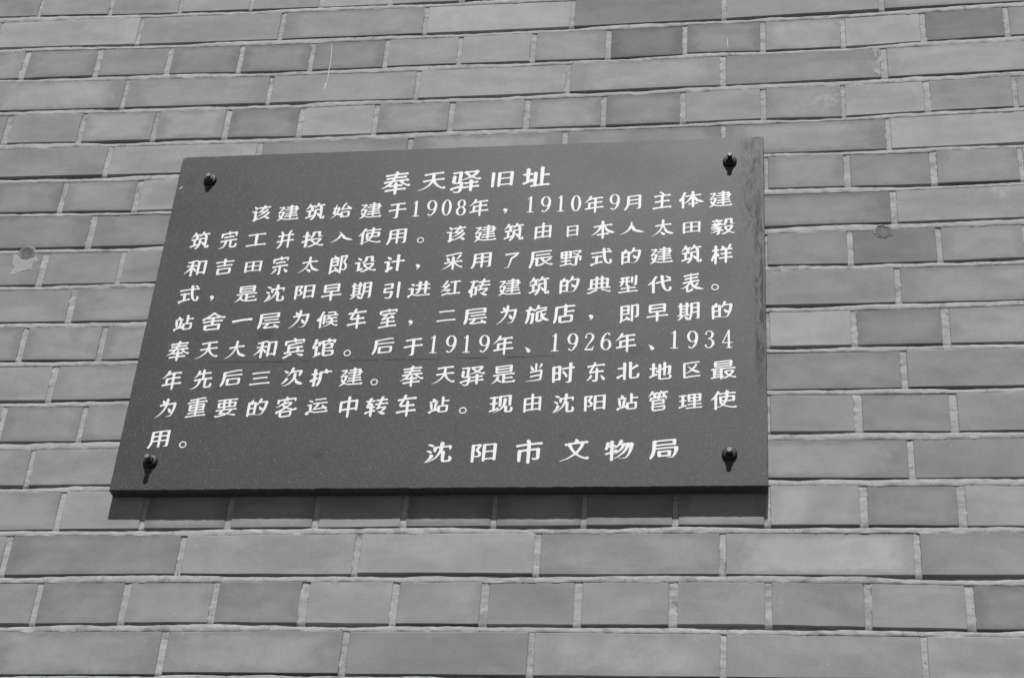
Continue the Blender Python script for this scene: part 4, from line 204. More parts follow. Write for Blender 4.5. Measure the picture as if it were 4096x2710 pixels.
'扩': [[170,528,145,524,131,524,128,522,129,518,139,514,143,510,140,492,139,385,137,384,120,414,111,419,101,417,77,404,71,398,69,392,71,382,79,368,91,352,101,346,115,342,135,332,140,328,139,235,135,233,123,239,115,240,94,228,89,220,91,212,101,196,107,194,125,195,137,192,140,190,140,170,134,116,139,104,151,82,159,77,167,78,195,92,206,100,208,104,208,112,202,176,205,178,215,176,221,178,243,190,249,196,248,206,239,222,234,228,225,230,207,225,203,226,202,292,203,296,215,291,223,292,249,306,255,314,257,313,258,308,259,228,254,182,267,154,277,142,285,140,301,146,309,146,363,136,376,106,377,96,376,82,380,74,383,72,395,77,408,90,436,108,449,125,475,123,503,118,528,130,531,134,531,140,519,161,513,163,487,161,449,165,445,168,430,194,421,200,407,197,369,176,333,182,327,185,321,220,320,332,318,352,308,406,280,480,268,502,257,512,247,514,233,512,223,513,220,510,219,508,225,502,222,488,223,478,248,410,257,350,258,324,255,318,243,341,237,348,227,350,209,349,203,352,201,488,198,498,186,518,179,524]],
'投': [[166,530,160,530,138,526,116,526,113,524,116,520,132,513,136,508,135,378,132,376,126,379,112,403,104,407,96,406,72,393,66,388,64,382,70,368,82,349,88,346,106,345,132,333,135,330,135,234,130,231,110,239,104,239,84,229,80,226,79,222,86,206,92,199,116,198,132,195,135,192,131,118,145,90,150,85,156,84,166,87,186,97,197,108,197,126,192,172,193,186,198,186,214,179,222,179,244,190,250,198,248,208,236,226,226,227,204,222,194,224,192,228,192,286,194,295,206,280,212,277,218,277,228,281,248,292,258,301,260,301,276,286,282,283,376,276,446,266,454,267,474,278,481,286,482,294,480,312,469,334,429,396,422,405,403,422,402,426,436,443,474,453,478,452,496,437,506,436,530,449,536,458,534,466,524,484,518,488,506,489,476,486,436,476,374,450,354,466,280,510,254,520,226,520,212,512,208,508,209,502,216,490,220,487,236,486,256,477,326,434,334,426,332,422,320,414,312,406,256,343,248,331,239,342,232,346,224,348,210,345,196,350,192,354,192,491,189,502,178,520,174,525],[366,396,393,370,422,322,425,316,424,311,420,309,386,310,307,318,306,328,309,336,360,396,362,397],[271,274,250,275,234,266,231,260,238,246,248,238,261,220,268,206,276,164,277,120,285,102,293,90,300,87,318,90,388,80,414,70,424,73,450,88,454,98,451,116,451,204,456,206,502,209,506,212,506,215,458,232,438,237,430,236,414,228,406,222,403,214,393,118,386,116,338,123,334,125,333,128,332,158,323,202,298,247,278,268]],
'文': [[33,518,29,519,25,517,25,514,27,511,167,451,237,404,289,366,287,362,260,340,219,291,199,258,180,234,173,218,169,216,135,224,127,222,109,211,107,206,107,202,119,181,132,178,179,172,189,162,195,159,201,159,219,165,290,154,293,150,297,128,310,102,311,90,317,81,327,85,371,113,377,124,376,140,377,142,423,138,432,132,437,130,457,136,495,133,519,124,531,127,549,137,555,142,556,148,554,154,545,169,539,176,529,176,507,171,481,174,472,206,444,260,393,327,358,362,357,366,373,382,411,406,467,430,505,441,515,438,529,427,537,424,545,425,561,433,573,442,575,450,566,470,559,478,549,480,509,478,459,464,393,436,321,393,183,470],[321,334,355,296,395,236,406,208,410,184,409,180,357,184,345,189,333,187,313,189,251,199,246,202,247,226,273,278,314,330]],
'旅': [[202,530,194,531,156,521,154,518,170,504,176,488,185,328,182,310,178,306,158,309,155,312,154,346,146,404,122,480,109,504,102,513,81,524,74,531,70,531,68,528,69,518,66,502,66,492,89,418,96,362,99,254,96,230,94,226,78,227,57,214,56,206,65,190,72,186,100,185,104,182,114,170,126,168,121,150,122,138,136,110,148,100,160,106,164,113,182,125,191,134,198,152,192,171,198,172,214,165,224,164,244,174,254,181,258,177,277,144,292,92,302,74,310,69,318,70,336,80,346,86,350,91,349,102,336,132,338,136,438,125,462,117,470,118,490,129,495,134,495,140,486,158,480,164,470,165,448,160,408,163,338,172,312,180,302,180,264,211,232,233,228,233,225,230,233,216,233,214,230,212,206,207,162,212,156,240,156,271,160,273,186,270,192,268,200,260,208,259,238,274,245,280,248,288,241,324,232,482,212,521],[338,486,318,487,308,485,276,467,269,456,268,270,272,252,283,232,292,225,310,221,394,193,430,173,448,172,468,176,484,184,489,190,488,196,479,212,472,216,452,213,424,225,392,234,389,238,394,260,404,290,406,293,450,275,466,265,470,265,477,270,477,276,466,292,452,322,436,348,436,352,449,376,496,400,513,412,542,448,544,454,540,458,528,455,492,462,476,459,444,445,410,427,392,416,376,402,370,392,366,376,360,310,361,252,360,247,356,246,328,255,325,260,325,442,328,445,340,439,356,421,366,417,376,420,395,430,400,435,402,440,398,452,386,471,378,474,359,476]],
'日': [[171,527,165,527,151,521,139,513,135,507,135,415,132,299,133,167,129,147,132,135,143,115,149,108,155,105,161,106,175,111,191,110,313,93,405,85,412,83,421,74,427,73,437,75,461,89,469,96,471,105,467,125,467,251,463,373,462,461,461,467,452,483,447,488,441,489,421,479,413,473,411,461,407,457,337,463,267,473,209,483,190,489,187,493,184,507,177,521],[203,445,293,431,403,420,409,418,411,413,411,383,407,289,403,287,391,287,301,297,213,311,193,317,191,321,189,363,187,443,191,447],[197,275,295,259,405,248,407,243,407,135,405,125,401,123,393,123,307,131,229,143,197,150,194,153,193,159,193,269,193,273]],
'旧': [[145,531,136,531,118,522,112,517,110,511,109,419,106,291,105,155,100,129,102,121,114,99,118,94,124,92,136,95,160,108,168,115,169,121,164,147,164,285,160,403,160,503,155,517],[254,517,244,516,228,508,222,503,219,497,220,399,217,287,218,153,213,135,218,121,229,101,238,95,244,95,258,100,270,100,354,88,436,81,442,78,454,69,468,72,493,87,499,93,500,99,496,121,496,249,492,377,493,429,491,457,489,465,480,479,472,484,462,480,444,469,442,465,441,455,438,452,364,459,284,472,271,477,267,497,259,513],[278,435,352,424,432,416,440,413,441,407,441,345,438,283,436,280,404,281,352,287,288,297,276,301,274,307,270,431,272,436],[280,261,360,249,436,241,437,235,437,131,435,119,426,118,360,124,292,134,278,138,276,145,275,257,276,261]],
'早': [[307,525,302,526,296,525,277,515,271,509,270,443,268,409,266,406,240,408,168,421,106,437,94,433,78,422,77,417,79,411,86,399,92,394,152,387,262,368,266,365,266,315,263,305,260,302,200,311,156,323,148,321,134,313,126,306,123,297,123,265,120,217,121,167,118,153,118,145,131,119,140,112,148,112,158,115,186,113,296,95,410,84,418,83,428,74,436,74,466,90,471,95,474,101,471,123,472,179,467,237,467,249,471,259,469,267,457,289,450,295,444,294,428,288,418,286,330,294,325,309,325,357,326,359,330,360,464,348,490,339,500,342,519,353,523,359,522,365,512,385,504,389,474,383,376,391,326,397,324,401,321,439,320,501,313,517],[184,277,272,263,286,255,304,259,412,250,416,247,417,243,416,205,414,202,408,202,314,211,244,221,186,233,178,235,175,239,173,263,174,276],[182,195,282,178,410,166,413,165,414,161,412,127,410,122,406,121,334,127,264,136,192,150,182,153,179,157,178,191]],
'时': [[413,527,392,527,360,522,348,517,337,509,337,507,340,505,350,508,358,508,380,497,404,489,407,485,408,219,404,217,392,219,328,229,292,240,286,239,270,230,266,227,264,221,272,203,280,197,311,195,408,179,409,175,405,129,404,109,419,81,424,75,430,73,440,76,462,88,470,93,473,99,473,117,468,171,472,172,486,166,496,167,518,178,522,183,524,189,514,209,508,215,498,216,476,211,470,212,468,215,465,485,456,505,448,517,442,520],[120,525,112,525,96,517,87,511,85,505,84,413,81,331,80,219,76,201,77,195,91,167,100,159,108,159,124,166,194,155,204,152,214,144,222,144,254,160,258,165,260,171,256,191,256,299,252,385,252,433,254,447,242,470,234,476,204,469,138,479,135,483,133,505,125,519],[140,441,194,433,201,429,202,373,200,335,198,329,192,329,162,332,142,336,139,339,135,435,136,440],[368,409,358,407,338,394,335,389,333,371,330,364,296,322,282,310,277,303,276,297,278,291,288,273,294,267,300,266,306,268,334,284,345,307,380,361,383,371,384,385,375,403],[152,297,194,292,198,289,198,199,196,193,146,199,140,204,139,295,142,298]],
'是': [[70,525,62,525,61,523,62,520,102,487,124,459,144,427,150,415,155,383,167,361,172,355,192,343,198,343,216,352,222,357,224,361,222,368,211,389,201,415,202,419,222,432,242,456,270,466,278,466,282,463,278,397,278,339,272,323,176,338,110,354,92,345,86,339,88,329,97,315,282,286,296,280,310,283,462,269,488,260,494,261,502,265,514,271,520,277,520,283,517,291,509,303,504,306,472,302,372,310,342,313,337,315,332,331,332,367,334,372,432,360,456,351,464,353,480,362,486,367,487,371,479,391,470,398,444,393,434,393,376,400,332,408,331,411,329,425,328,459,330,465,356,466,474,456,480,453,494,432,498,430,504,429,532,443,539,451,539,457,535,465,526,481,520,486,506,490,486,489,372,499,324,499,316,507,310,509,288,499,268,498,220,482,201,471,180,453,176,452,146,481,120,501],[165,283,158,282,140,271,136,265,134,259,130,163,126,143,128,135,138,117,146,108,154,107,166,111,190,109,302,92,410,82,432,75,446,79,464,89,470,95,473,103,470,117,470,153,466,205,471,221,461,243,452,254,443,255,426,249,418,247,334,254,220,270],[196,239,298,224,410,214,415,211,419,203,419,183,416,180,410,179,334,186,274,194,200,207,184,212,181,217,181,239,184,241],[190,173,290,157,412,145,416,141,415,121,412,116,408,116,344,121,266,131,202,142,188,146,186,149,184,171]],
'最': [[270,530,262,530,241,518,239,512,239,488,236,484,158,503,146,511,132,511,98,526,88,522,74,514,73,506,82,490,90,486,113,482,115,480,116,476,112,328,108,324,98,326,92,325,74,314,74,306,82,292,88,288,116,284,126,276,130,275,150,280,240,264,252,259,264,261,358,250,460,242,484,233,494,235,513,246,516,252,515,258,506,273,500,277,468,273,354,282,292,291,286,310,284,430,286,433,309,446,312,454,300,476,284,480,282,510,275,524],[321,514,312,514,295,504,295,498,301,486,306,481,338,466,372,434,370,430,345,412,327,388,307,368,305,362,306,356,320,329,346,315,456,300,466,302,488,315,491,320,492,326,485,352,476,369,433,434,446,446,474,457,478,456,490,447,498,445,522,457,527,462,527,468,516,488,510,492,502,492,476,488,433,472,406,459,364,494],[166,466,236,449,238,444,237,428,232,426,214,428,164,436,161,440,160,462,162,466],[398,408,401,406,436,354,440,340,438,336,394,340,367,346,367,362,371,374,390,403],[168,402,232,393,235,390,235,368,232,365,222,366,166,374,164,378,163,398,164,401],[172,340,233,332,235,328,235,316,231,302,226,299,169,310,164,322,164,336,166,340],[170,260,158,260,140,251,135,246,132,236,126,142,137,118,146,108,150,106,188,105,310,86,398,78,422,70,430,72,448,82,459,92,461,100,457,116,456,144,452,174,452,204,444,221,438,228,432,229,422,226,408,225,320,232,214,248],[188,220,300,202,402,193,407,190,407,172,406,170,402,169,324,176,260,184,200,195,180,201,177,204,176,216,177,220],[188,164,298,146,400,137,405,134,405,118,403,112,400,110,372,112,296,120,204,135,186,140,181,144,180,162,182,164]],
'月': [[140,534,131,534,113,524,106,518,105,512,114,492,143,446,157,406,168,356,170,338,173,142,175,130,187,109,195,104,207,106,229,105,329,88,427,78,435,75,449,66,459,68,487,83,494,90,495,98,490,156,490,442,486,456,472,480,461,490,435,493,389,488,375,489,371,486,373,482,427,456,430,452,430,352,429,348,369,352,281,364,241,372,221,379,214,404,196,452,147,528],[245,332,333,319,427,310,430,304,430,234,427,233,419,233,329,242,255,254,233,260,230,266,230,330,233,334],[241,218,331,204,428,194,430,190,430,162,425,118,419,116,343,124,269,136,235,144,232,150,231,216,233,219]],
'期': [[82,528,77,526,78,522,103,500,138,444,147,432,143,428,136,426,112,434,102,435,84,426,79,420,81,412,90,398,98,396,122,394,124,392,125,388,121,208,120,205,108,204,92,195,87,190,87,184,98,167,118,164,120,162,121,150,116,134,116,126,125,106,134,95,140,93,148,95,176,112,178,116,179,122,174,142,174,152,176,155,180,155,240,147,241,136,236,116,237,106,253,80,260,78,268,80,292,93,298,100,299,108,294,128,296,136,321,148,327,156,324,164,315,180,310,182,296,182,294,184,290,322,290,364,292,366,304,370,321,380,324,386,323,392,314,408,308,412,284,409,276,415,272,416,254,410,166,421,163,424,164,426,176,425,192,433,198,438,198,445,190,460,175,468,156,490,128,512,114,519],[335,522,330,522,320,518,308,511,302,504,292,517,284,520,274,517,251,504,232,478,229,464,229,446,221,440,220,436,226,431,244,431,250,432,284,452,293,460,304,474,306,475,308,472,324,424,327,410,334,322,333,144,329,124,332,114,344,94,348,90,354,88,374,94,460,82,472,78,480,72,490,73,516,88,522,94,523,100,518,156,518,438,517,454,502,482,494,491,488,492,464,487,438,486,438,482,460,472,465,460,465,340,462,338,450,339,384,349,379,354,370,414,348,480,348,502,340,517],[186,384,244,376,244,335,240,333,214,336,172,344,170,350,171,384,174,385],[398,312,460,305,465,302,466,230,464,226,430,229,388,236,386,242,385,310,388,313],[176,308,234,301,242,298,243,292,242,262,240,258,212,260,176,266,173,270,171,304,174,308],[186,230,240,222,241,218,241,192,240,182,212,184,176,190,174,194,174,228,178,231],[396,200,460,192,465,190,465,154,461,120,460,117,410,122,392,125,388,128,386,138,386,198,388,201]],
'本': [[307,530,300,531,294,529,275,518,271,512,270,438,268,435,226,441,192,451,184,449,169,440,163,432,171,414,178,407,214,404,268,394,266,274,264,268,260,272,213,336,146,394,130,405,70,439,42,448,38,448,36,444,60,428,106,390,122,374,178,308,211,248,213,230,210,228,168,235,118,249,108,249,89,238,84,233,86,224,93,210,97,206,104,204,156,198,224,187,238,176,244,176,256,181,264,180,266,174,266,132,261,114,260,105,275,76,280,71,286,69,294,70,318,83,326,88,331,94,331,104,326,124,326,166,328,172,450,162,476,152,488,156,509,168,512,174,511,180,501,198,494,204,484,204,462,199,380,205,362,207,360,210,361,216,366,230,373,240,416,291,438,310,454,318,488,328,512,340,532,352,544,364,564,378,563,382,560,385,544,385,514,396,498,396,445,382,396,357,380,344,354,302,328,227,326,238,323,386,328,388,374,384,394,375,402,374,428,387,434,392,435,398,424,420,416,426,386,421,324,426,322,432,322,504,313,522]],
'样': [[178,546,172,547,162,543,148,534,144,528,143,422,141,394,140,393,138,396,125,416,123,452,112,474,106,477,98,475,79,464,75,456,75,430,77,420,92,388,108,336,120,315,135,298,139,262,139,238,138,234,131,234,116,241,110,241,88,229,85,224,85,220,94,204,98,200,120,199,136,196,139,194,139,152,135,134,134,124,149,96,154,91,160,90,168,92,190,104,198,109,202,114,202,124,197,144,198,183,212,181,218,182,240,194,245,202,238,218,230,229,220,230,200,225,197,228,196,269,220,281,230,289,246,318,248,328,244,346,232,365,222,365,198,351,195,352,193,424,193,520,185,538],[391,516,384,516,370,509,362,504,358,498,358,412,356,402,300,410,262,421,248,416,234,406,233,400,236,394,243,382,248,379,286,376,350,365,354,363,355,360,354,308,352,304,322,308,294,317,286,315,271,306,267,302,266,298,274,282,280,275,312,273,350,266,353,264,354,214,352,205,348,203,316,209,278,220,255,208,251,204,251,200,262,180,268,177,282,176,286,172,292,118,289,102,294,94,298,92,306,96,318,107,356,131,363,140,366,152,378,152,396,160,412,158,415,154,424,126,434,102,440,78,454,56,458,53,464,53,494,68,500,74,501,80,490,104,479,120,467,142,465,150,468,151,482,146,491,146,514,159,518,164,517,170,507,190,500,195,470,190,454,191,444,198,428,193,418,194,414,196,411,206,411,254,412,256,416,258,440,256,462,248,470,247,496,261,499,264,500,270,490,290,484,296,476,296,452,291,418,294,412,296,410,354,414,357,468,352,486,345,494,343,502,346,520,356,524,360,525,366,516,386,508,393,476,388,410,394,408,398,407,490,398,510]],
'次': [[135,522,87,522,83,521,82,518,85,516,127,511,143,503,197,466,249,418,282,370,301,328,304,310,305,242,319,214,323,210,329,206,339,208,361,220,371,226,375,232,375,258,372,294,369,314,362,330,363,334,379,346,411,387,435,408,471,418,487,425,512,440,525,452,535,458,538,462,535,468,521,472,501,484,485,487,445,478,409,464,381,448,370,436,353,398,348,366,345,362,321,398,273,450,217,487,155,517],[70,480,65,481,62,478,63,472,105,410,155,325,161,321,169,322,199,338,204,346,202,356,187,382,169,404,145,428,123,446],[177,290,173,292,169,291,167,286,198,244,221,198,234,170,243,124,247,114,262,88,279,78,287,78,303,86,313,92,317,99,316,106,298,156,299,160,369,151,433,145,455,135,465,138,487,150,500,162,501,170,491,206,469,260,461,276,453,283,443,282,425,273,417,267,414,260,415,252,432,206,435,188,433,185,429,185,335,195,301,201,275,209,265,209,221,258],[173,226,165,225,147,216,115,198,98,176,89,168,89,164,91,160,95,157,105,160,127,158,139,160,167,172,189,185,193,190,193,198,181,220]],
'毅': [[218,529,201,529,168,523,169,519,177,515,198,495,207,469,206,449,203,445,151,472,71,498,67,498,65,495,68,491,135,449,191,399,201,389,203,385,201,377,195,375,151,399,113,415,91,419,69,417,65,415,67,411,87,407,101,398,145,361,173,335,176,331,169,324,163,323,127,352,101,362,93,361,76,351,74,343,83,326,87,323,101,322,137,291,135,287,125,282,107,285,86,273,84,265,91,250,97,246,118,243,135,211,135,199,139,192,143,191,151,195,159,204,178,217,188,231,191,232,210,197,209,194,197,192,163,175,143,178,119,186,111,185,97,178,92,173,92,167,97,155,101,149,105,147,131,146,158,141,177,105,181,102,191,105,199,114,227,132,253,130,273,122,283,122,303,133,308,139,308,147,297,165,289,168,263,163,231,166,225,173,221,185,239,175,263,170,269,171,272,173,274,177,271,181,264,187,263,191,266,221,269,222,279,218,287,218,315,234,323,225,334,193,336,117,341,105,350,91,357,88,371,92,429,82,451,71,459,73,479,83,487,89,492,99,489,117,489,149,486,185,487,207,491,210,509,213,521,217,533,226,535,233,531,234,515,228,489,233,473,234,465,232,449,223,441,211,433,119,431,117,425,117,393,122,389,124,388,175,386,187,370,229,361,245,343,271,337,273,331,272,307,257,295,264,263,259,259,261,247,281,241,288,233,290,221,286,217,287,215,299,223,317,227,321,245,312,275,303,285,297,295,301,297,305,295,308,285,322,260,369,279,376,313,394,319,399,321,405,311,427,303,433,295,431,263,415,259,414,260,457,258,469,248,495,237,515,227,525],[330,517,315,517,299,514,283,505,281,499,285,489,291,482,311,485,334,471,367,444,386,423,383,418,352,387,325,333,326,321,345,288,350,283,355,280,369,280,447,270,469,262,477,264,497,275,503,281,504,287,494,333,443,423,442,427,455,442,491,460,497,460,515,455,529,460,535,467,529,479,525,483,511,488,493,489,417,453,395,474,363,499],[411,391,442,339,448,309,447,305,385,312,381,313,378,317,378,329,400,381,407,390]],
'沈': [[83,528,77,527,76,522,116,460,145,408,147,400,146,376,163,345,169,342,177,343,209,362,214,372,213,394,199,421,179,446,151,474,110,510,108,512,109,514,137,503,189,464,236,414,262,376,300,280,303,264,308,216,303,214,283,217,266,224,258,276,247,295,239,298,216,288,208,280,208,262,205,230,202,220,202,214,217,186,225,178,231,178,245,183,253,183,309,174,312,168,314,108,325,86,332,76,339,72,347,74,373,88,381,96,383,104,378,160,380,164,453,158,477,148,489,153,510,166,513,172,512,184,493,250,489,257,485,257,481,253,463,200,461,197,457,195,399,200,373,204,361,258,363,260,397,278,405,288,401,310,401,376,397,438,399,472,403,474,445,472,457,470,466,466,472,448,473,428,472,418,464,406,464,400,473,382,477,378,483,378,507,392,521,410,524,420,524,438,519,466,508,488,501,496,493,500,471,507,407,511,387,517,377,514,357,502,349,485,347,474,341,390,341,320,339,314,292,396,261,432,229,460,203,480,151,511,107,523,103,523,97,519],[171,328,165,327,147,320,117,304,99,284,90,278,89,274,91,270,95,267,105,268,125,265,135,266,163,277,183,288,189,294,189,302,178,322],[194,192,185,190,157,178,135,165,121,153,111,153,105,150,102,148,103,142,107,138,129,129,149,127,165,131,197,145,210,154,214,162,211,170,202,186,199,190]],
'物': [[195,537,190,538,184,537,166,527,161,521,159,377,154,376,132,386,111,401,104,403,96,401,82,394,75,387,77,377,88,361,118,351,154,334,158,329,156,228,142,229,133,233,122,269,113,287,108,292,102,293,92,290,76,281,71,273,88,201,91,171,88,149,104,119,110,115,120,116,144,129,152,137,153,145,146,165,143,189,146,192,154,191,157,187,157,159,156,135,151,117,153,107,164,87,172,79,182,79,196,86,212,97,217,105,212,131,212,177,216,179,228,178,245,187,253,193,256,202,262,195,283,155,301,87,313,67,320,62,328,62,350,74,358,80,360,85,356,105,340,143,342,146,350,145,356,137,362,135,382,141,418,137,428,128,434,126,458,134,470,132,486,124,492,124,522,139,527,145,529,151,526,185,516,243,500,305,482,359,450,421,427,459,408,475,382,483,368,485,336,486,324,485,292,473,290,469,294,467,328,476,364,472,390,462,405,447,422,407,441,355,455,277,462,212,460,213,448,245,428,283,396,337,376,366,334,408,285,453,228,485,210,493,208,497,207,517],[214,483,268,442,311,391,348,343,376,287,393,247,407,181,408,177,406,173,401,177,396,199,382,227,357,271,342,292,308,327,274,359,209,399,208,481,210,484],[212,385,248,353,254,345,236,343,212,352,210,357,209,381,210,384],[216,309,232,283,236,279,242,277,252,279,272,291,280,296,284,302,288,301,314,261,336,206,337,187,334,186,320,190,310,190,265,237,214,271,212,277,211,305,213,309],[216,257,238,231,241,227,240,225,216,221,212,223,212,255,214,258]],
'现': [[167,518,160,519,158,516,160,512,206,487,264,441,304,388,320,346,334,300,336,276,337,198,339,190,351,168,360,162,370,164,395,178,400,183,402,190,397,258,391,294,374,336,376,338,388,340,410,351,418,357,422,364,422,372,418,390,419,468,422,471,446,470,462,465,465,462,474,414,474,408,467,398,467,392,476,375,480,373,484,372,505,384,519,400,522,406,522,414,512,464,502,485,495,492,484,494,468,500,408,507,400,506,380,495,367,482,362,472,362,396,357,380,354,378,335,408,286,457,218,498],[103,502,96,501,82,493,78,490,78,484,88,466,138,446,141,442,141,384,138,322,137,318,134,317,116,324,108,324,89,314,86,310,85,306,92,291,98,284,120,283,134,280,137,278,137,186,136,179,132,176,104,185,81,174,78,170,78,164,88,146,94,143,112,143,138,139,150,126,156,123,164,125,184,133,194,132,212,124,220,124,248,138,264,112,272,105,278,105,290,108,300,108,364,98,424,92,450,81,462,85,486,100,489,104,491,110,488,128,488,200,485,268,486,326,483,334,474,349,468,352,460,350,442,340,438,334,436,270,432,210,431,136,428,128,362,134,318,142,310,146,308,154,308,226,305,294,304,350,295,370,288,376,280,374,266,367,259,362,256,358,251,156,247,154,238,168,232,172,198,168,194,172,194,178,194,266,196,267,208,265,215,268,236,280,239,288,230,307,224,313,214,314,196,310,193,312,190,368,190,420,194,422,210,416,224,391,232,386,242,389,261,400,266,406,265,412,253,436,244,446]],
'理': [[242,523,230,524,214,515,209,511,209,503,220,486,348,467,352,465,353,461,353,407,352,403,304,410,270,420,264,419,250,411,244,405,248,393,254,383,258,381,292,378,348,368,351,367,352,363,351,319,348,315,308,321,280,330,274,329,259,321,251,313,245,217,245,159,241,139,243,131,254,112,260,105,266,103,280,107,292,107,352,97,362,87,368,84,388,92,394,92,450,87,472,76,480,78,502,90,509,97,512,105,508,123,508,175,502,283,494,299,488,304,460,301,404,308,402,313,400,357,402,360,406,361,458,357,480,349,486,348,494,350,511,361,514,365,515,371,506,388,500,393,492,394,468,389,402,395,399,401,399,455,400,459,406,460,472,454,492,447,502,446,521,457,527,463,527,471,519,485,516,489,510,492,480,487,396,495,387,503,382,505,365,499,358,499,276,513],[105,505,98,505,80,496,74,491,73,485,81,469,86,463,108,455,130,442,133,439,134,377,131,319,128,314,112,320,104,320,86,310,83,303,89,289,95,283,122,281,128,279,130,277,130,181,129,177,126,174,106,181,98,180,80,169,78,165,78,161,84,149,90,143,110,142,132,138,141,127,146,124,154,124,174,133,182,132,198,125,208,124,230,137,233,141,234,147,226,163,220,169,212,170,190,165,185,169,184,265,186,268,198,265,208,268,226,278,229,283,229,287,221,303,216,310,206,311,186,307,183,309,180,359,180,415,182,418,184,418,200,408,210,407,234,419,237,425,237,431,229,447,223,453,216,454,198,453,190,455,174,462,166,469,158,471,124,489],[308,287,346,281,349,279,350,229,348,222,312,228,298,233,296,247,295,285,298,288],[408,273,456,267,458,263,458,235,455,211,432,211,405,215,403,219,403,269,404,271],[304,195,348,187,350,181,350,147,348,137,346,133,311,139,300,143,298,151,298,191,300,194],[422,179,450,176,454,173,454,131,452,122,448,121,416,123,405,127,403,137,403,177,408,180]],
'用': [[124,531,115,531,95,520,90,515,88,509,117,447,133,357,135,341,135,151,138,137,149,119,155,115,169,116,199,113,287,97,291,95,297,87,303,85,309,85,327,92,445,80,469,69,481,72,507,87,510,93,512,99,507,153,506,433,503,447,493,465,485,475,479,481,471,482,407,477,403,475,405,472,421,465,447,451,451,447,450,343,447,341,425,343,343,351,339,353,338,361,336,483,324,505,317,506,309,503,293,494,289,487,288,361,285,359,271,361,211,372,183,381,170,445,135,515,128,527],[203,337,285,323,286,317,285,251,283,245,217,256,192,263,190,269,190,335,193,338],[351,315,444,307,450,305,451,229,447,227,431,228,342,237,341,241,340,313,343,316],[197,223,281,209,284,207,285,147,283,136,277,135,241,141,211,147,192,153,190,159,190,219,192,223],[361,199,449,191,451,187,451,157,446,117,443,115,433,116,345,126,341,137,341,197,345,201]],
'田': [[131,530,124,530,106,521,99,516,98,510,98,418,95,304,96,170,92,150,95,140,108,118,116,113,134,117,158,115,268,98,273,96,280,88,286,86,308,93,442,81,450,80,466,70,478,73,502,88,507,94,508,100,504,122,504,256,500,374,501,428,500,458,489,478,486,481,480,482,458,470,453,464,451,452,448,450,318,462,314,464,306,475,302,477,296,476,280,468,272,468,182,483,148,493,146,496,143,512,135,526],[156,452,266,434,270,432,270,342,268,304,266,299,182,312,151,322,147,388,146,448,148,452],[330,426,442,416,450,414,452,408,452,360,448,281,442,280,382,284,330,290,323,292,320,336,319,422,322,426],[164,280,266,262,267,148,264,135,258,134,190,146,153,156,151,162,151,278,154,281],[338,254,447,244,448,238,448,130,446,117,440,116,380,120,332,125,326,127,322,140,323,252,326,255]],
'由': [[142,539,133,538,116,529,111,525,109,519,109,437,106,343,107,235,103,215,107,203,120,181,127,176,145,181,175,178,269,162,270,123,266,105,265,95,279,68,283,64,289,61,297,63,319,74,327,79,332,85,332,93,327,115,327,151,329,154,433,146,441,143,449,136,455,134,467,138,492,153,496,159,497,165,493,183,494,297,491,397,492,441,491,471,479,491,475,493,469,493,449,482,444,477,442,467,439,464,322,475,318,477,311,487,305,490,283,481,277,481,191,495,161,503,157,507,156,517,151,527,145,536],[165,463,273,444,274,439,274,381,273,343,271,339,189,353,163,361,161,369,157,457,159,462],[341,437,433,429,441,426,442,423,442,397,437,322,369,327,329,331,325,333,323,373,323,435,327,438],[173,319,267,303,271,301,271,205,269,200,263,199,193,212,169,218,165,220,163,229,163,315,165,319],[333,295,436,285,437,193,434,183,429,181,379,185,333,190,328,193,326,291,327,294]],
'的': [[123,539,114,538,98,530,92,525,90,519,90,429,87,339,88,227,84,207,87,197,101,173,106,170,112,169,128,175,132,174,137,159,152,133,176,112,184,99,188,98,197,103,200,107,200,125,211,165,216,166,226,164,236,157,242,156,273,171,278,175,281,181,278,201,280,209,290,193,311,153,327,87,340,65,348,61,356,62,378,74,385,79,388,85,384,105,372,137,374,141,454,133,474,122,484,124,510,139,514,145,516,151,513,193,504,253,488,321,480,347,468,375,442,429,424,461,398,481,362,488,296,491,286,489,266,482,254,488,226,481,186,485,144,493,139,497,137,519,128,535],[304,481,352,475,376,468,386,461,401,443,424,377,422,375,408,376,392,369,360,352,348,343,342,331,340,297,334,279,340,269,344,268,348,269,356,273,374,289,436,321,441,293,448,227,451,173,448,169,374,178,352,185,342,186,302,229,279,249,274,393,274,445,276,457,269,473,272,476,288,481],[148,455,216,445,224,441,224,373,222,339,220,336,176,340,148,345,144,347,139,451,142,456],[152,307,216,299,220,297,221,211,218,203,208,203,204,204,190,228,182,234,174,234,150,222,146,222,144,303,146,307]],
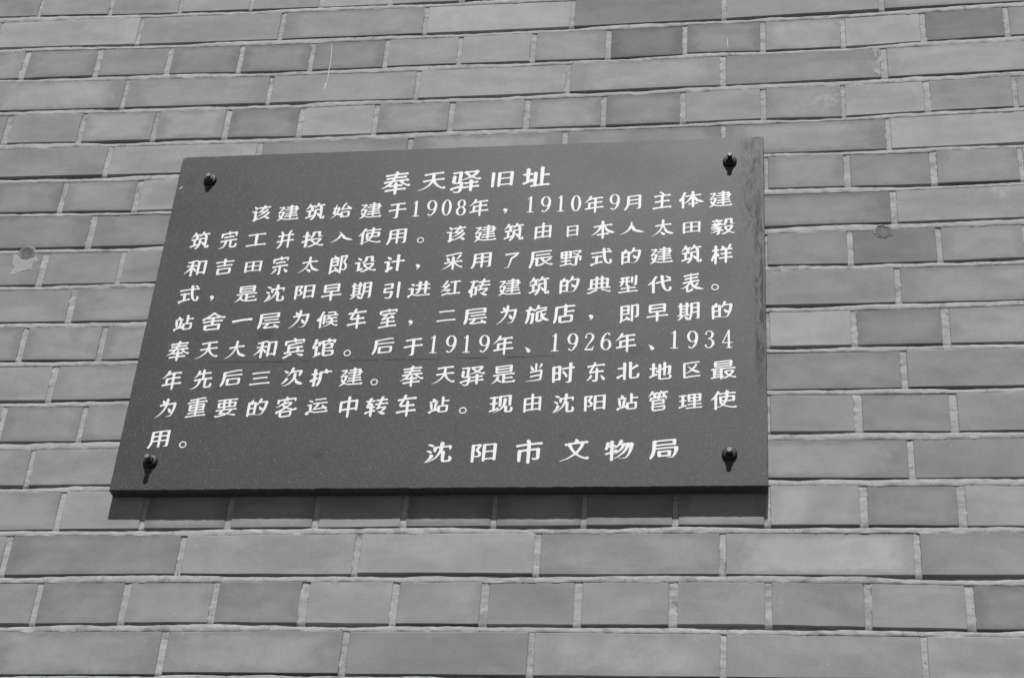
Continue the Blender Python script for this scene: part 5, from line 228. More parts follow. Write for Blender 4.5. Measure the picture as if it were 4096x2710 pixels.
'砖': [[150,535,146,536,138,534,122,525,117,519,116,439,114,437,100,435,78,424,66,416,62,409,67,377,82,347,92,335,98,333,106,333,109,331,110,318,140,191,141,177,140,172,136,171,120,177,114,177,94,166,91,161,91,157,100,141,104,137,126,136,144,133,154,121,160,118,168,118,188,127,214,124,232,117,242,116,268,131,270,137,268,143,259,159,254,163,244,163,224,159,204,161,200,163,175,271,178,274,202,272,210,268,218,261,224,260,248,271,258,277,263,283,264,291,260,309,260,365,256,457,246,476,240,482,166,482,165,485,164,513,156,529],[457,499,446,501,428,497,400,487,376,473,350,445,321,427,323,419,328,416,354,423,368,424,372,422,425,359,430,347,429,343,392,345,346,352,334,358,324,360,313,373,306,379,300,379,294,377,274,365,271,357,284,333,304,321,313,269,310,268,280,276,260,267,254,259,260,245,268,236,304,232,328,227,340,179,340,175,336,174,300,185,290,183,274,174,270,169,271,163,278,149,286,143,316,141,349,135,351,131,358,107,367,89,382,69,390,64,398,65,413,73,422,79,425,83,423,93,409,117,408,126,466,122,484,115,492,113,500,116,518,126,522,131,523,135,513,155,506,161,474,157,398,165,385,217,388,219,480,210,506,201,514,203,532,213,537,217,538,221,537,227,529,241,522,249,514,249,490,244,422,250,368,257,364,260,361,267,353,309,354,314,436,307,444,304,452,296,458,295,468,299,487,309,497,319,497,325,494,333,478,363,468,379,436,403,397,429,402,433,442,443,466,455,476,463,482,479,481,483],[172,456,204,446,208,441,205,369,204,315,202,309,200,308,168,312,164,317,167,355,165,453,166,456]],
'站': [[112,535,100,533,74,519,67,511,68,503,81,477,92,464,112,462,184,430,189,407,194,345,203,289,201,263,208,247,221,227,208,227,162,233,136,238,125,243,125,245,127,247,155,263,161,271,159,297,164,333,166,377,171,413,162,433,154,440,140,435,126,427,122,423,116,385,106,345,100,307,91,283,94,273,108,247,106,244,88,233,86,229,86,225,94,208,100,203,126,201,162,194,154,181,148,163,150,153,164,120,170,119,184,125,210,139,219,147,229,167,227,175,223,185,224,188,230,187,244,180,254,179,278,192,285,199,283,209,273,225,269,229,258,229,238,225,233,225,231,227,264,246,269,251,271,257,261,285,252,341,243,381,244,386,254,383,270,389,274,388,275,367,272,353,272,345,284,321,290,313,298,311,314,315,326,315,354,309,358,305,358,265,354,205,354,127,349,103,358,81,368,67,374,65,382,67,410,82,418,89,419,99,413,121,413,165,414,170,474,164,498,155,510,158,530,171,533,177,531,183,522,199,516,204,507,205,482,200,418,208,414,210,412,213,409,267,409,295,410,300,452,299,472,290,478,289,506,303,514,311,511,327,511,443,509,451,500,467,484,483,476,487,324,507,310,502,282,485,277,477,275,463,272,461,250,455,238,456,226,460,216,470,200,469,138,494,136,497,120,527,116,532],[352,467,448,456,458,453,460,447,461,425,461,341,458,336,404,339,394,349,390,350,372,344,340,350,336,353,334,361,334,465,336,469]],
'筑': [[228,531,220,529,204,520,200,516,199,511,210,490,243,457,250,443,248,439,228,438,204,445,188,451,180,460,166,459,132,473,104,489,96,488,82,480,76,476,73,471,75,463,86,446,111,439,140,427,144,425,146,421,141,305,138,302,134,303,110,311,92,303,85,299,82,293,90,275,94,270,98,269,118,269,144,264,154,251,160,248,168,250,186,258,202,257,206,255,188,242,182,235,177,211,178,199,185,183,185,181,182,180,156,187,126,212,90,237,76,245,69,243,71,237,103,191,127,153,137,117,149,95,156,88,164,88,196,106,199,115,191,137,192,141,240,137,258,130,266,129,274,131,292,141,296,145,298,149,296,155,289,169,282,177,272,177,250,172,236,173,234,175,248,190,254,203,258,223,245,253,259,263,262,271,252,291,246,297,238,297,214,292,204,293,200,297,195,399,195,403,198,406,213,401,228,389,236,386,243,387,260,396,264,395,267,373,270,269,278,251,286,240,292,236,314,238,402,226,409,223,409,221,399,211,387,189,384,171,387,155,384,153,372,155,356,161,344,162,320,183,289,205,278,212,272,209,273,203,316,131,323,99,338,73,346,69,360,69,384,82,386,89,378,113,380,116,458,109,482,100,490,102,508,112,513,117,515,123,506,141,500,148,490,149,466,144,436,146,432,147,431,149,454,171,466,191,468,197,466,205,456,225,465,235,468,243,464,263,465,341,462,415,463,453,468,456,478,451,491,433,493,409,496,408,500,409,520,429,531,459,530,467,519,489,515,493,510,496,488,489,466,494,454,499,446,497,428,487,415,469,413,433,412,429,404,431,396,429,364,411,346,385,335,349,330,341,326,339,323,375,316,413,292,465,278,487,234,528],[408,360,407,271,405,263,400,262,370,265,327,273,326,285,326,331,332,327,336,327,350,335,374,343]],
'管': [[220,523,208,524,202,522,174,506,166,499,162,487,163,445,162,440,132,439,128,437,128,435,132,434,158,430,163,425,164,335,161,319,162,311,174,287,184,280,190,280,202,284,220,284,308,270,311,269,311,267,276,247,194,261,164,270,159,285,158,301,146,321,138,322,116,310,113,303,108,265,111,255,123,235,132,230,146,232,180,229,193,225,190,215,190,197,193,183,200,165,198,163,182,165,166,172,156,173,132,197,112,212,74,221,68,219,70,215,92,202,99,193,145,103,154,96,170,90,189,99,195,105,196,111,189,125,189,127,192,129,258,123,276,116,284,115,308,127,312,131,314,136,316,136,332,113,350,97,361,83,372,76,378,77,383,81,381,95,382,101,386,104,478,94,502,86,510,88,528,98,532,103,532,109,523,125,518,132,508,132,486,127,458,129,453,131,466,144,473,161,472,169,462,189,466,191,478,185,484,186,506,197,513,205,510,221,494,265,490,266,486,263,470,232,464,227,350,237,346,240,332,265,336,268,400,263,412,260,418,255,424,253,436,257,458,271,462,279,455,323,459,339,444,367,440,370,434,370,418,364,408,362,342,368,234,384,222,387,218,392,217,415,218,418,222,420,454,385,474,396,478,400,480,405,480,451,469,473,454,489,446,492],[220,490,426,465,431,461,434,455,434,429,430,426,334,433,220,437,217,441,216,479,217,487],[222,352,308,338,402,329,406,327,407,323,405,299,400,296,346,300,282,308,228,317,222,319,219,325,218,347],[270,214,280,211,290,193,296,187,296,176,302,161,300,160,288,160,268,156,244,157,242,159,243,161,257,173,263,183,264,191,262,213],[366,202,426,195,423,191,408,181,401,169,398,157,404,137,400,136,388,139,378,143,349,199,349,201,352,203]],
'红': [[126,515,119,516,113,514,97,505,92,499,92,491,103,473,111,469,129,466,177,449,223,435,236,417,243,412,249,411,255,413,281,427,287,433,289,444,321,443,375,434,380,431,380,385,376,271,375,151,373,146,369,144,337,150,311,159,301,158,283,148,279,141,280,133,290,117,297,114,325,113,379,104,389,95,395,92,403,93,419,99,475,94,493,86,501,84,511,87,531,99,535,105,534,111,525,129,518,135,509,136,489,131,475,131,443,134,439,137,437,142,432,417,433,425,437,426,487,422,509,413,519,415,539,426,545,433,544,441,532,461,527,464,521,464,495,459,433,464,425,466,419,475,413,478,395,470,389,470,335,479,301,490,289,486,269,473,257,475,239,472,201,483,155,499,143,504],[59,411,56,409,55,405,61,395,67,389,87,376,139,319,163,289,163,285,159,282,145,285,137,283,120,273,113,266,101,275,91,280,75,285,71,284,70,281,71,278,87,265,109,225,147,171,175,109,186,89,193,84,205,85,233,101,236,107,235,115,216,153,195,185,185,197,153,227,151,231,169,242,195,243,233,186,241,181,251,183,276,197,281,205,279,213,267,235,243,267,212,301,183,329,143,361,107,386,97,392,77,399,63,410],[236,389,211,391,171,386,147,386,139,382,137,377,139,371,143,368,161,364,179,356,213,335,239,326,261,323,277,327,301,340,308,347,309,359,305,364,277,380]],
'舍': [[193,510,176,512,168,511,140,495,130,487,127,478,126,450,121,418,122,410,135,384,144,377,150,377,164,381,182,380,262,365,263,346,260,317,258,316,250,316,180,328,120,344,112,341,96,332,93,328,93,322,102,305,108,301,158,296,256,279,259,274,258,244,256,241,250,241,228,245,196,254,170,241,166,240,136,259,110,282,102,285,79,274,72,266,74,256,84,239,120,221,148,202,220,142,258,104,275,90,282,88,296,90,316,100,326,106,352,131,386,149,402,154,436,174,470,186,488,174,498,173,526,189,528,194,526,202,517,218,510,224,500,224,470,220,428,205,415,220,404,227,396,227,380,225,330,229,320,231,317,236,316,266,318,270,320,271,430,262,456,253,464,254,478,262,488,270,489,276,486,282,478,297,472,301,440,296,320,307,315,310,312,344,312,354,314,358,388,352,398,349,407,342,412,341,420,343,436,352,451,362,453,370,450,386,450,412,447,442,448,466,436,490,426,493,400,488,342,492,264,500],[190,475,276,463,394,452,397,450,397,446,391,390,386,388,312,395,304,397,296,405,290,404,280,400,274,400,192,416,187,420,183,448,184,472,186,475],[224,209,262,202,272,191,278,188,302,196,360,190,364,186,367,176,318,151,300,139,288,140,283,142,250,175,210,206,209,208,212,210]],
'表': [[200,508,188,508,180,507,152,492,143,484,141,474,141,422,136,408,50,434,34,434,8,431,4,430,3,428,6,425,40,422,118,382,166,343,199,314,200,308,196,306,138,317,78,331,59,322,53,316,55,308,65,292,234,265,239,262,243,232,240,227,170,239,124,251,116,250,102,242,98,238,97,234,104,216,110,211,158,205,246,190,250,164,248,157,154,172,100,186,86,180,75,172,74,164,82,150,90,144,136,139,248,120,252,118,254,102,258,94,262,92,268,93,278,100,280,114,284,116,408,105,434,96,442,98,460,107,466,114,467,120,456,139,450,144,416,139,348,144,284,152,282,156,282,164,284,182,286,185,388,176,414,167,422,169,438,178,444,183,447,188,445,194,438,208,430,215,422,215,398,210,290,221,289,226,292,254,296,257,424,246,452,237,460,238,478,248,484,254,485,260,476,278,468,284,434,280,312,291,312,296,333,334,354,358,360,361,424,298,430,295,436,297,460,311,462,316,460,323,448,344,426,358,402,372,399,376,428,386,492,401,572,431,580,432,592,428,597,432,596,438,588,442,576,445,534,449,486,450,422,444,380,432,340,418,314,404,300,394,286,378,266,348,257,326,254,325,241,344,226,352,201,372,203,384,197,416,198,466,202,466,261,446,266,441,280,423,288,419,296,421,320,435,325,440,325,448,314,470,306,476,272,483]],
'要': [[124,536,114,537,104,535,78,520,76,516,77,510,88,492,96,492,116,502,122,502,182,485,250,461,254,456,248,454,222,454,218,456,210,467,202,469,176,457,164,455,154,456,148,452,148,446,158,436,166,424,174,406,189,380,188,378,166,381,110,395,94,388,86,381,87,372,93,362,98,357,156,349,228,336,230,332,235,304,234,298,228,297,184,306,146,318,132,312,117,302,110,231,107,216,110,206,120,188,124,183,132,180,144,182,172,179,214,172,217,168,217,148,214,136,208,134,174,140,122,153,114,153,98,145,94,140,94,134,102,119,112,115,158,109,220,98,234,91,250,93,334,82,346,76,362,79,460,71,486,63,494,65,513,76,516,80,516,86,508,102,502,107,494,108,470,103,390,109,386,112,382,124,382,148,384,152,440,148,462,138,486,149,498,158,500,166,497,182,493,230,495,250,482,274,474,277,462,273,448,272,376,278,362,290,356,289,338,282,284,288,280,292,275,326,278,329,382,317,396,312,410,315,468,310,494,302,502,304,520,314,524,320,523,326,515,342,510,346,500,346,478,342,432,346,413,382,405,394,348,428,350,431,398,438,456,453,462,452,478,444,488,445,508,456,512,462,510,469,501,486,494,489,484,489,457,484,398,468,322,459,319,462,306,484,296,491,275,490,198,516],[320,427,367,374,372,356,370,352,270,363,266,364,258,374,254,376,238,369,232,370,231,376,237,400,235,418,236,421,268,424,282,421,296,426],[168,274,214,267,218,264,216,208,212,206,192,210,164,218,163,224,161,270,162,274],[280,256,328,250,332,248,333,220,330,194,328,191,308,192,270,198,268,254,270,257],[388,244,440,240,447,238,448,234,445,192,442,182,434,181,388,184,382,186,378,240,380,244],[284,162,328,156,330,134,324,118,310,118,274,124,269,140,269,160,272,164]],
'计': [[168,547,156,547,134,535,118,525,114,517,115,507,123,491,136,470,146,459,148,455,147,423,142,361,141,291,138,288,134,288,118,291,108,297,102,297,79,285,74,277,83,257,90,251,106,252,144,246,158,236,164,234,173,237,199,251,206,257,209,263,205,285,206,351,203,411,204,417,232,395,240,392,250,395,275,409,281,415,282,421,279,431,267,451,244,472,234,477,224,480,200,480,199,481,200,493,196,503,177,539],[389,515,382,517,374,514,356,503,350,495,349,383,344,267,340,266,298,274,260,285,236,273,230,265,231,259,238,246,246,238,286,235,340,225,344,223,345,119,339,101,339,93,341,85,355,61,360,55,366,53,376,55,402,68,411,75,415,81,415,91,409,111,409,211,411,215,464,212,482,204,490,202,500,205,518,215,524,220,526,225,524,233,516,247,508,257,500,257,474,251,416,256,410,259,405,391,404,487,397,505],[212,211,202,209,178,195,153,173,147,163,141,139,134,129,136,123,140,118,144,118,156,123,174,127,188,133,214,148,235,167,237,175,233,187,222,206,218,209]],
'设': [[253,528,240,527,228,524,204,512,201,508,202,504,210,489,216,486,236,492,240,491,306,454,332,434,334,430,284,391,249,342,246,334,247,326,262,300,274,290,280,287,382,279,444,270,454,272,476,285,480,292,480,298,477,320,472,332,449,374,404,430,403,434,408,437,470,459,476,457,494,441,500,440,510,443,530,455,535,462,532,472,520,492,516,495,508,496,472,495,374,459,332,489,278,519],[122,510,116,511,112,506,133,478,134,474,127,296,124,292,120,292,106,295,96,300,90,300,70,290,65,282,71,268,78,259,84,258,96,259,130,254,134,252,141,244,148,242,158,245,180,258,187,264,190,270,186,292,187,358,184,428,185,434,190,432,210,409,216,406,226,409,245,420,249,424,250,430,246,440,237,456,212,476,182,487,172,500,168,503,162,503,148,497],[368,402,411,346,418,332,420,318,416,316,388,316,306,324,305,330,307,338,336,382,362,402,366,403],[245,286,238,286,222,278,217,274,216,268,224,252,244,240,265,210,270,192,275,126,281,112,292,94,300,91,318,94,392,84,412,72,424,76,450,91,453,98,451,112,453,210,458,212,498,216,501,218,500,222,436,245,412,234,400,226,393,212,392,123,378,122,336,129,332,134,328,188,310,228,274,274],[199,214,188,213,166,202,141,180,135,170,128,146,121,134,126,125,132,125,142,130,160,135,174,142,197,156,216,173,218,180,216,188,205,208]],
'该': [[173,534,164,532,138,518,130,512,126,506,126,500,129,492,151,454,151,418,147,356,147,282,144,277,138,277,122,280,108,285,86,275,82,271,80,266,90,246,96,242,112,244,148,240,168,230,180,233,207,250,210,260,206,278,204,380,205,384,208,385,254,360,272,348,332,304,350,282,346,280,322,283,302,291,274,278,262,283,240,287,224,299,218,297,217,292,226,280,248,268,269,246,280,226,315,180,318,170,317,166,314,165,290,170,262,179,252,178,234,169,229,164,229,156,240,138,246,135,280,133,334,123,346,113,357,90,360,74,364,68,368,66,380,72,388,84,408,98,422,113,462,110,478,102,488,101,496,103,516,115,520,122,519,128,509,146,504,151,494,151,472,146,426,150,422,152,410,173,404,179,396,180,379,176,362,202,317,244,322,246,364,240,390,234,402,226,426,184,430,181,436,180,446,183,466,195,471,200,473,206,462,230,439,264,422,272,398,297,358,331,280,370,206,395,203,400,202,414,202,426,206,428,222,424,236,416,242,417,248,422,249,426,241,440,233,464,234,466,268,450,360,389,425,326,468,266,472,263,478,263,490,268,510,280,513,286,511,294,497,318,466,357,423,394,426,397,480,409,515,430,519,436,519,442,515,452,506,466,500,471,490,474,468,469,452,462,424,445,405,414,400,411,378,424,292,466,203,496,183,528,179,532],[203,204,198,205,192,205,166,191,158,185,142,168,137,158,134,132,129,120,134,109,140,109,152,117,168,123,191,136,204,145,219,162,222,170,220,176,208,198]],
'车': [[331,523,326,525,320,523,302,513,295,507,294,431,292,427,184,443,114,461,106,460,92,452,86,448,83,443,83,437,92,422,100,416,160,409,286,388,291,385,290,323,288,319,182,330,156,317,138,301,136,291,139,279,181,205,182,200,172,201,120,215,113,213,96,204,91,199,90,195,98,177,106,171,158,164,208,155,211,151,219,115,231,91,240,82,262,75,270,77,288,87,293,91,295,95,294,103,275,139,276,144,380,133,450,128,476,119,484,120,502,130,508,134,510,139,510,145,500,163,496,169,492,170,482,170,464,165,442,166,332,176,248,188,197,275,196,285,200,290,288,279,290,275,290,261,285,243,285,233,300,203,306,199,312,197,322,200,342,211,354,221,356,231,350,253,352,274,416,270,436,262,444,261,452,263,466,270,476,279,477,285,474,293,466,307,460,312,450,312,428,307,352,313,350,317,349,377,354,381,456,372,478,364,488,363,510,374,517,381,517,389,508,407,504,413,498,415,468,409,349,419,346,425,346,497,340,511]],
'转': [[207,542,196,540,181,533,175,526,174,448,171,443,130,456,115,478,107,484,99,482,79,472,73,466,70,460,72,452,81,436,91,425,97,423,115,421,167,403,171,400,169,340,165,338,139,343,129,342,103,329,94,320,94,310,118,244,129,202,125,200,113,205,105,205,86,194,83,190,82,186,90,170,95,165,121,163,139,159,147,131,158,110,165,103,185,92,205,101,212,108,210,116,200,134,197,148,197,151,213,151,229,144,239,143,263,154,269,162,268,170,255,189,245,191,221,186,189,189,186,192,181,210,181,216,189,214,197,216,223,230,230,236,232,244,227,266,227,289,247,288,267,299,274,306,274,312,270,320,259,335,249,336,231,331,227,333,226,382,227,385,231,385,249,374,259,371,285,384,291,392,284,410,275,421,267,422,245,421,227,425,224,428,222,518,213,536],[460,488,449,489,433,487,405,477,378,460,349,430,337,428,332,424,330,420,334,412,341,410,351,409,381,415,385,413,429,352,432,344,431,339,403,340,361,346,350,352,343,354,329,370,323,371,315,368,296,356,293,348,305,324,320,314,329,262,323,262,289,271,269,262,264,254,265,248,271,236,277,230,311,227,344,220,351,170,347,169,339,170,315,179,305,179,283,167,282,162,283,156,291,142,296,138,327,136,359,131,363,128,372,100,383,80,397,62,405,58,413,60,431,69,437,74,440,78,436,90,422,112,420,118,421,122,457,119,473,112,483,111,491,113,509,123,513,127,515,132,505,152,497,159,465,154,409,160,400,208,401,212,473,207,489,200,499,198,525,210,530,218,529,224,521,238,513,246,503,246,483,241,443,244,383,252,378,258,370,302,371,308,437,303,445,300,454,292,459,291,467,294,487,304,498,314,499,322,494,336,476,368,447,394,412,420,412,422,415,424,447,432,470,444,480,452,484,470,467,485],[161,303,167,301,170,298,170,272,165,265,153,296,156,302]],
'辰': [[111,542,102,543,82,532,78,526,71,506,72,498,90,454,104,374,108,154,104,134,107,124,120,102,128,97,146,101,172,98,300,77,444,62,468,57,476,58,494,68,497,72,497,78,488,94,482,98,450,97,328,109,218,126,168,138,166,140,164,146,162,266,162,268,166,270,194,266,198,264,204,256,210,252,218,253,232,259,290,251,294,249,300,242,306,240,326,246,454,234,478,226,484,226,494,231,508,240,511,246,504,264,496,273,486,274,462,269,354,278,351,282,352,298,357,320,374,346,378,349,402,328,440,291,448,285,470,280,492,292,495,296,494,300,484,318,474,323,446,343,396,367,394,370,407,384,432,406,462,421,476,423,487,412,496,410,524,424,529,430,529,436,516,460,510,464,500,465,480,458,462,455,414,433,392,420,364,398,332,368,302,326,286,290,280,288,254,292,249,302,249,368,245,428,246,450,250,450,310,422,324,400,330,396,338,397,358,408,363,414,362,420,348,446,338,455,324,460,268,484,228,493,220,491,202,481,197,472,196,424,193,372,193,312,191,306,186,304,164,311,160,314,156,366,137,448,119,494,119,504,123,520,117,534],[221,218,214,220,208,219,192,210,187,204,187,198,193,186,198,180,202,178,236,176,334,160,414,153,438,144,446,146,460,154,467,158,470,162,470,168,467,174,459,188,454,192,446,192,422,187,356,193,256,208]],
'运': [[105,547,92,544,65,529,58,523,54,515,58,497,77,465,102,444,132,438,136,433,131,283,128,279,124,278,100,285,79,273,75,269,75,263,83,247,88,242,104,244,134,241,138,239,146,231,152,230,180,243,191,251,194,261,190,279,190,333,186,381,186,419,190,424,234,443,294,447,378,435,468,426,483,417,498,399,506,394,516,396,536,407,542,411,546,417,545,425,534,445,529,451,522,454,504,456,488,461,386,471,310,482,238,480,184,462,176,461,166,463,154,459,151,461,147,467,135,495,132,511,121,533,114,543],[205,397,198,398,196,395,196,392,239,331,272,277,283,255,288,231,287,227,282,227,236,239,226,238,210,229,205,223,206,215,216,199,224,196,260,193,300,186,314,177,332,181,390,174,464,167,490,158,504,163,522,175,524,181,522,187,513,203,506,208,498,208,472,203,396,210,356,215,345,247,331,273,300,311,263,351,274,353,292,352,410,324,411,321,407,281,398,255,402,245,408,241,421,247,441,269,480,301,512,319,524,329,527,337,526,345,518,363,508,375,500,379,490,379,456,364,430,360,374,371,266,396,258,394,243,385,236,374],[190,185,184,186,176,183,132,159,112,134,104,127,103,123,105,119,110,116,122,119,150,121,166,127,202,147,207,153,206,159,196,179],[271,125,264,126,258,124,242,115,238,109,239,103,246,89,249,85,254,82,284,81,354,69,428,62,454,53,462,55,480,64,486,69,488,73,487,79,479,95,474,101,470,103,462,103,440,98,392,102,302,115]],
'进': [[111,546,107,548,101,547,79,534,76,528,76,512,78,502,89,483,119,449,136,438,139,434,139,406,135,360,135,310,133,304,129,303,117,305,107,310,101,311,79,300,76,294,77,288,85,273,91,269,103,270,137,266,141,264,149,256,155,254,169,260,193,275,197,284,193,302,192,352,189,396,189,430,192,434,231,456,269,461,349,451,435,444,467,437,483,427,491,425,498,426,515,435,522,440,524,444,523,452,515,468,511,473,505,476,479,473,453,478,369,485,279,495,229,491,189,473,171,471,152,478,127,504,125,508,123,526],[268,432,259,434,239,428,225,427,223,424,225,421,236,416,243,400,255,378,265,356,270,322,267,320,249,325,241,326,221,316,216,308,223,292,229,285,271,280,276,278,278,264,278,200,277,198,273,198,249,205,241,206,219,194,216,190,217,184,224,170,229,165,271,160,277,158,278,152,273,112,273,98,285,74,291,66,297,64,305,66,331,79,339,86,341,92,341,100,336,144,337,148,341,149,389,143,393,140,393,112,388,94,388,84,405,55,411,52,421,54,448,68,455,76,455,86,451,104,451,135,455,136,469,130,479,129,503,141,508,148,505,160,498,172,493,177,483,178,461,173,453,173,451,175,450,254,453,257,461,256,481,248,491,248,516,262,519,268,518,274,507,292,501,296,493,296,471,291,448,294,447,316,446,398,441,410,433,423,427,425,421,423,402,412,398,406,396,304,395,300,391,298,335,306,329,308,322,348,306,382,291,408,277,426],[341,269,389,262,394,260,393,186,391,179,341,185,336,188,335,266,337,269],[188,208,179,210,167,205,145,192,135,180,133,174,133,166,137,154,138,144,143,138,157,136,167,140,193,154,205,168,207,174,205,180,194,202]],
'郎': [[122,525,115,524,101,516,95,512,92,507,101,467,102,455,98,317,98,203,94,183,97,174,111,150,119,145,141,149,173,143,178,117,176,111,167,99,169,93,173,91,187,97,201,99,223,110,241,123,249,135,255,135,265,128,271,128,297,141,305,148,307,155,304,175,303,223,300,275,301,307,298,317,289,332,283,337,277,337,257,331,249,331,187,339,153,347,149,445,151,449,155,448,221,413,219,381,209,375,207,371,209,365,213,362,233,363,245,369,289,403,319,420,329,429,331,427,332,411,328,279,328,145,324,127,326,115,339,93,347,87,371,94,443,86,447,85,455,77,461,75,473,79,496,93,501,101,500,111,491,135,457,215,454,227,455,241,456,247,497,299,508,327,506,373,500,389,488,409,463,426,429,433,411,432,381,420,379,425,379,485,370,503,363,510,353,507,338,499,333,494,331,449,329,446,314,469,309,473,301,475,287,471,247,451,241,450,219,459,175,482,149,492,139,499,129,520],[425,403,439,400,445,397,456,387,459,377,457,335,448,309,438,295,403,253,399,243,402,223,439,137,440,125,435,121,387,127,385,129,383,137,383,279,379,387,381,390,413,404],[167,307,243,297,251,293,252,279,250,251,245,249,217,252,155,262,153,267,154,307,157,309],[157,225,247,213,249,207,248,177,245,176,243,178,231,197,223,200,211,197,179,179,157,183,154,187,153,195,153,221]],
'采': [[330,527,323,528,315,525,298,515,294,509,293,437,290,399,289,395,287,395,239,437,147,488,83,511,71,512,57,509,52,505,55,503,71,503,78,501,119,477,137,465,210,407,258,351,259,347,257,346,225,351,189,358,133,372,125,370,109,361,106,357,105,351,115,333,121,329,177,322,284,303,284,289,287,277,279,267,278,259,280,249,283,219,292,189,292,173,295,165,299,162,305,163,313,169,323,183,349,209,359,223,360,229,360,237,347,267,353,277,353,294,479,284,499,276,507,275,533,288,537,292,539,297,529,319,521,326,513,326,489,320,395,328,367,331,363,333,393,355,441,399,482,425,497,432,511,426,517,427,543,441,548,447,547,453,535,475,527,479,513,477,457,449,397,413,353,375,349,374,344,447,344,503,335,520],[217,309,205,306,177,291,172,285,162,267,159,253,163,225,161,211,167,201,171,201,179,205,189,215,222,235,231,245,242,263,243,271,239,281,227,303],[388,265,377,266,376,261,389,252,395,244,419,205,448,153,455,143,461,139,479,133,489,137,506,147,508,155,499,173,490,181,477,201,462,217,437,239,413,257,403,262],[165,181,157,183,151,182,133,173,128,167,128,161,135,147,140,141,145,139,193,131,447,74,485,72,509,83,516,91,515,97,509,109,503,119,499,121,491,121,467,110,461,110,237,159,205,167]],
'重': [[115,533,100,535,82,523,80,519,82,513,88,501,92,498,266,471,270,469,272,465,271,437,268,433,190,446,142,459,130,456,120,449,116,445,118,435,124,425,128,422,178,416,266,401,270,399,271,395,271,377,268,373,205,383,160,395,154,394,139,385,132,377,129,367,127,283,124,267,126,259,137,239,146,233,160,236,184,234,264,220,268,215,268,195,266,193,262,193,204,202,160,210,104,224,94,220,81,211,80,205,86,193,90,188,96,186,150,179,264,160,267,157,268,151,266,137,264,135,260,134,194,146,146,160,130,151,124,145,124,139,132,125,138,121,182,116,252,102,272,97,284,89,296,91,406,68,448,65,472,77,476,81,477,87,468,103,462,109,454,108,432,99,424,98,328,117,323,121,319,143,319,149,324,152,462,140,488,132,498,135,516,145,518,149,517,155,508,171,502,175,474,171,458,172,342,182,322,185,319,187,319,207,322,211,412,203,436,197,448,201,470,215,475,225,472,239,472,269,469,305,469,319,473,331,471,339,459,359,452,364,446,364,432,358,422,356,320,366,316,369,316,389,318,394,322,394,434,384,460,375,468,377,486,388,490,393,489,399,480,415,474,419,442,415,318,426,315,431,315,459,316,463,320,464,460,452,492,443,514,453,520,459,519,467,510,483,502,487,472,482,318,496,312,498,305,509,300,512,292,511,278,503,272,503,166,520],[186,354,266,340,269,335,268,313,262,312,230,317,198,323,178,329,174,333,173,351,176,355],[336,332,416,324,420,322,424,315,423,297,420,295,406,296,320,305,318,309,318,331,322,333],[190,292,264,279,268,275,268,255,264,253,258,253,204,263,182,270,178,275,178,291,182,293],[324,272,416,263,421,259,420,239,417,235,412,235,322,244,319,247,319,267,320,271]],
'野': [[108,527,99,525,81,514,80,507,86,495,90,489,95,487,125,481,175,465,177,459,177,403,177,399,171,397,145,402,125,409,117,410,99,401,93,395,95,387,105,372,137,369,171,363,175,361,176,357,174,317,173,312,145,316,121,324,98,313,92,305,87,221,87,173,83,153,87,142,99,121,107,117,127,122,173,115,177,113,185,102,191,99,199,100,217,108,263,103,281,93,291,96,317,111,320,109,327,97,333,94,355,94,403,87,451,83,461,80,473,73,483,75,507,89,511,95,511,103,503,121,490,143,463,165,432,183,430,187,472,219,480,235,488,237,505,246,520,261,520,271,505,323,510,349,501,367,495,370,487,368,469,357,461,339,460,331,473,281,473,271,471,270,463,276,449,273,438,275,436,283,435,355,431,419,430,467,427,479,417,497,412,499,401,500,365,509,349,509,313,491,310,487,310,479,309,478,283,475,221,489,217,491,211,499,207,501,193,497,173,503,137,514],[357,476,380,469,384,465,381,283,377,282,363,283,339,290,317,282,303,303,297,307,269,300,233,303,227,305,224,349,226,355,255,354,275,346,283,346,306,357,310,361,311,365,301,385,295,391,265,387,229,390,224,391,223,449,228,451,269,442,289,431,299,430,317,439,325,445,326,451,323,461,325,465,349,477],[147,281,169,278,173,275,173,233,171,229,145,234,138,237,136,279,139,282],[235,269,259,267,266,263,266,235,265,221,263,218,233,221,227,223,227,267,229,269],[315,264,323,254,327,251,349,251,383,247,394,233,399,230,407,231,427,241,432,239,432,229,425,222,395,203,381,197,375,195,363,197,355,194,341,185,339,179,347,163,355,158,373,161,405,174,411,175,447,129,449,121,449,117,427,118,381,124,365,127,345,133,339,133,323,124,320,125,316,137,316,187,313,233,312,261],[155,198,171,195,173,191,173,157,171,150,147,154,143,156,141,159,140,197,143,199],[255,185,261,184,263,181,263,147,261,139,257,137,231,140,227,149,227,185,231,187]],
'阳': [[126,535,119,534,101,524,97,520,96,515,96,407,92,303,92,159,88,137,100,113,109,104,117,103,133,109,199,98,207,95,215,89,221,89,251,104,257,110,260,115,258,125,215,227,213,239,215,245,249,287,254,295,260,317,258,355,250,373,240,389,219,402,187,409,175,409,165,406,147,396,145,397,143,511,133,531],[312,507,305,509,297,506,281,497,277,489,278,383,275,279,276,143,272,125,273,117,287,92,295,87,301,87,313,92,325,91,389,81,447,75,457,72,467,65,475,65,505,81,510,87,512,93,507,117,507,249,503,459,493,477,485,481,475,477,459,467,456,461,456,449,451,447,389,453,333,463,325,467,324,487],[329,427,391,418,447,412,455,409,456,357,451,275,443,274,389,280,337,288,330,291,325,401,325,423],[187,377,199,374,209,365,210,351,208,317,200,295,161,251,158,243,159,237,196,149,198,137,193,134,151,141,148,145,147,153,147,293,145,375,147,377,153,371,157,371,175,379],[343,251,451,237,452,231,452,123,449,111,445,110,393,116,341,124,333,127,331,135,330,249,333,253]],
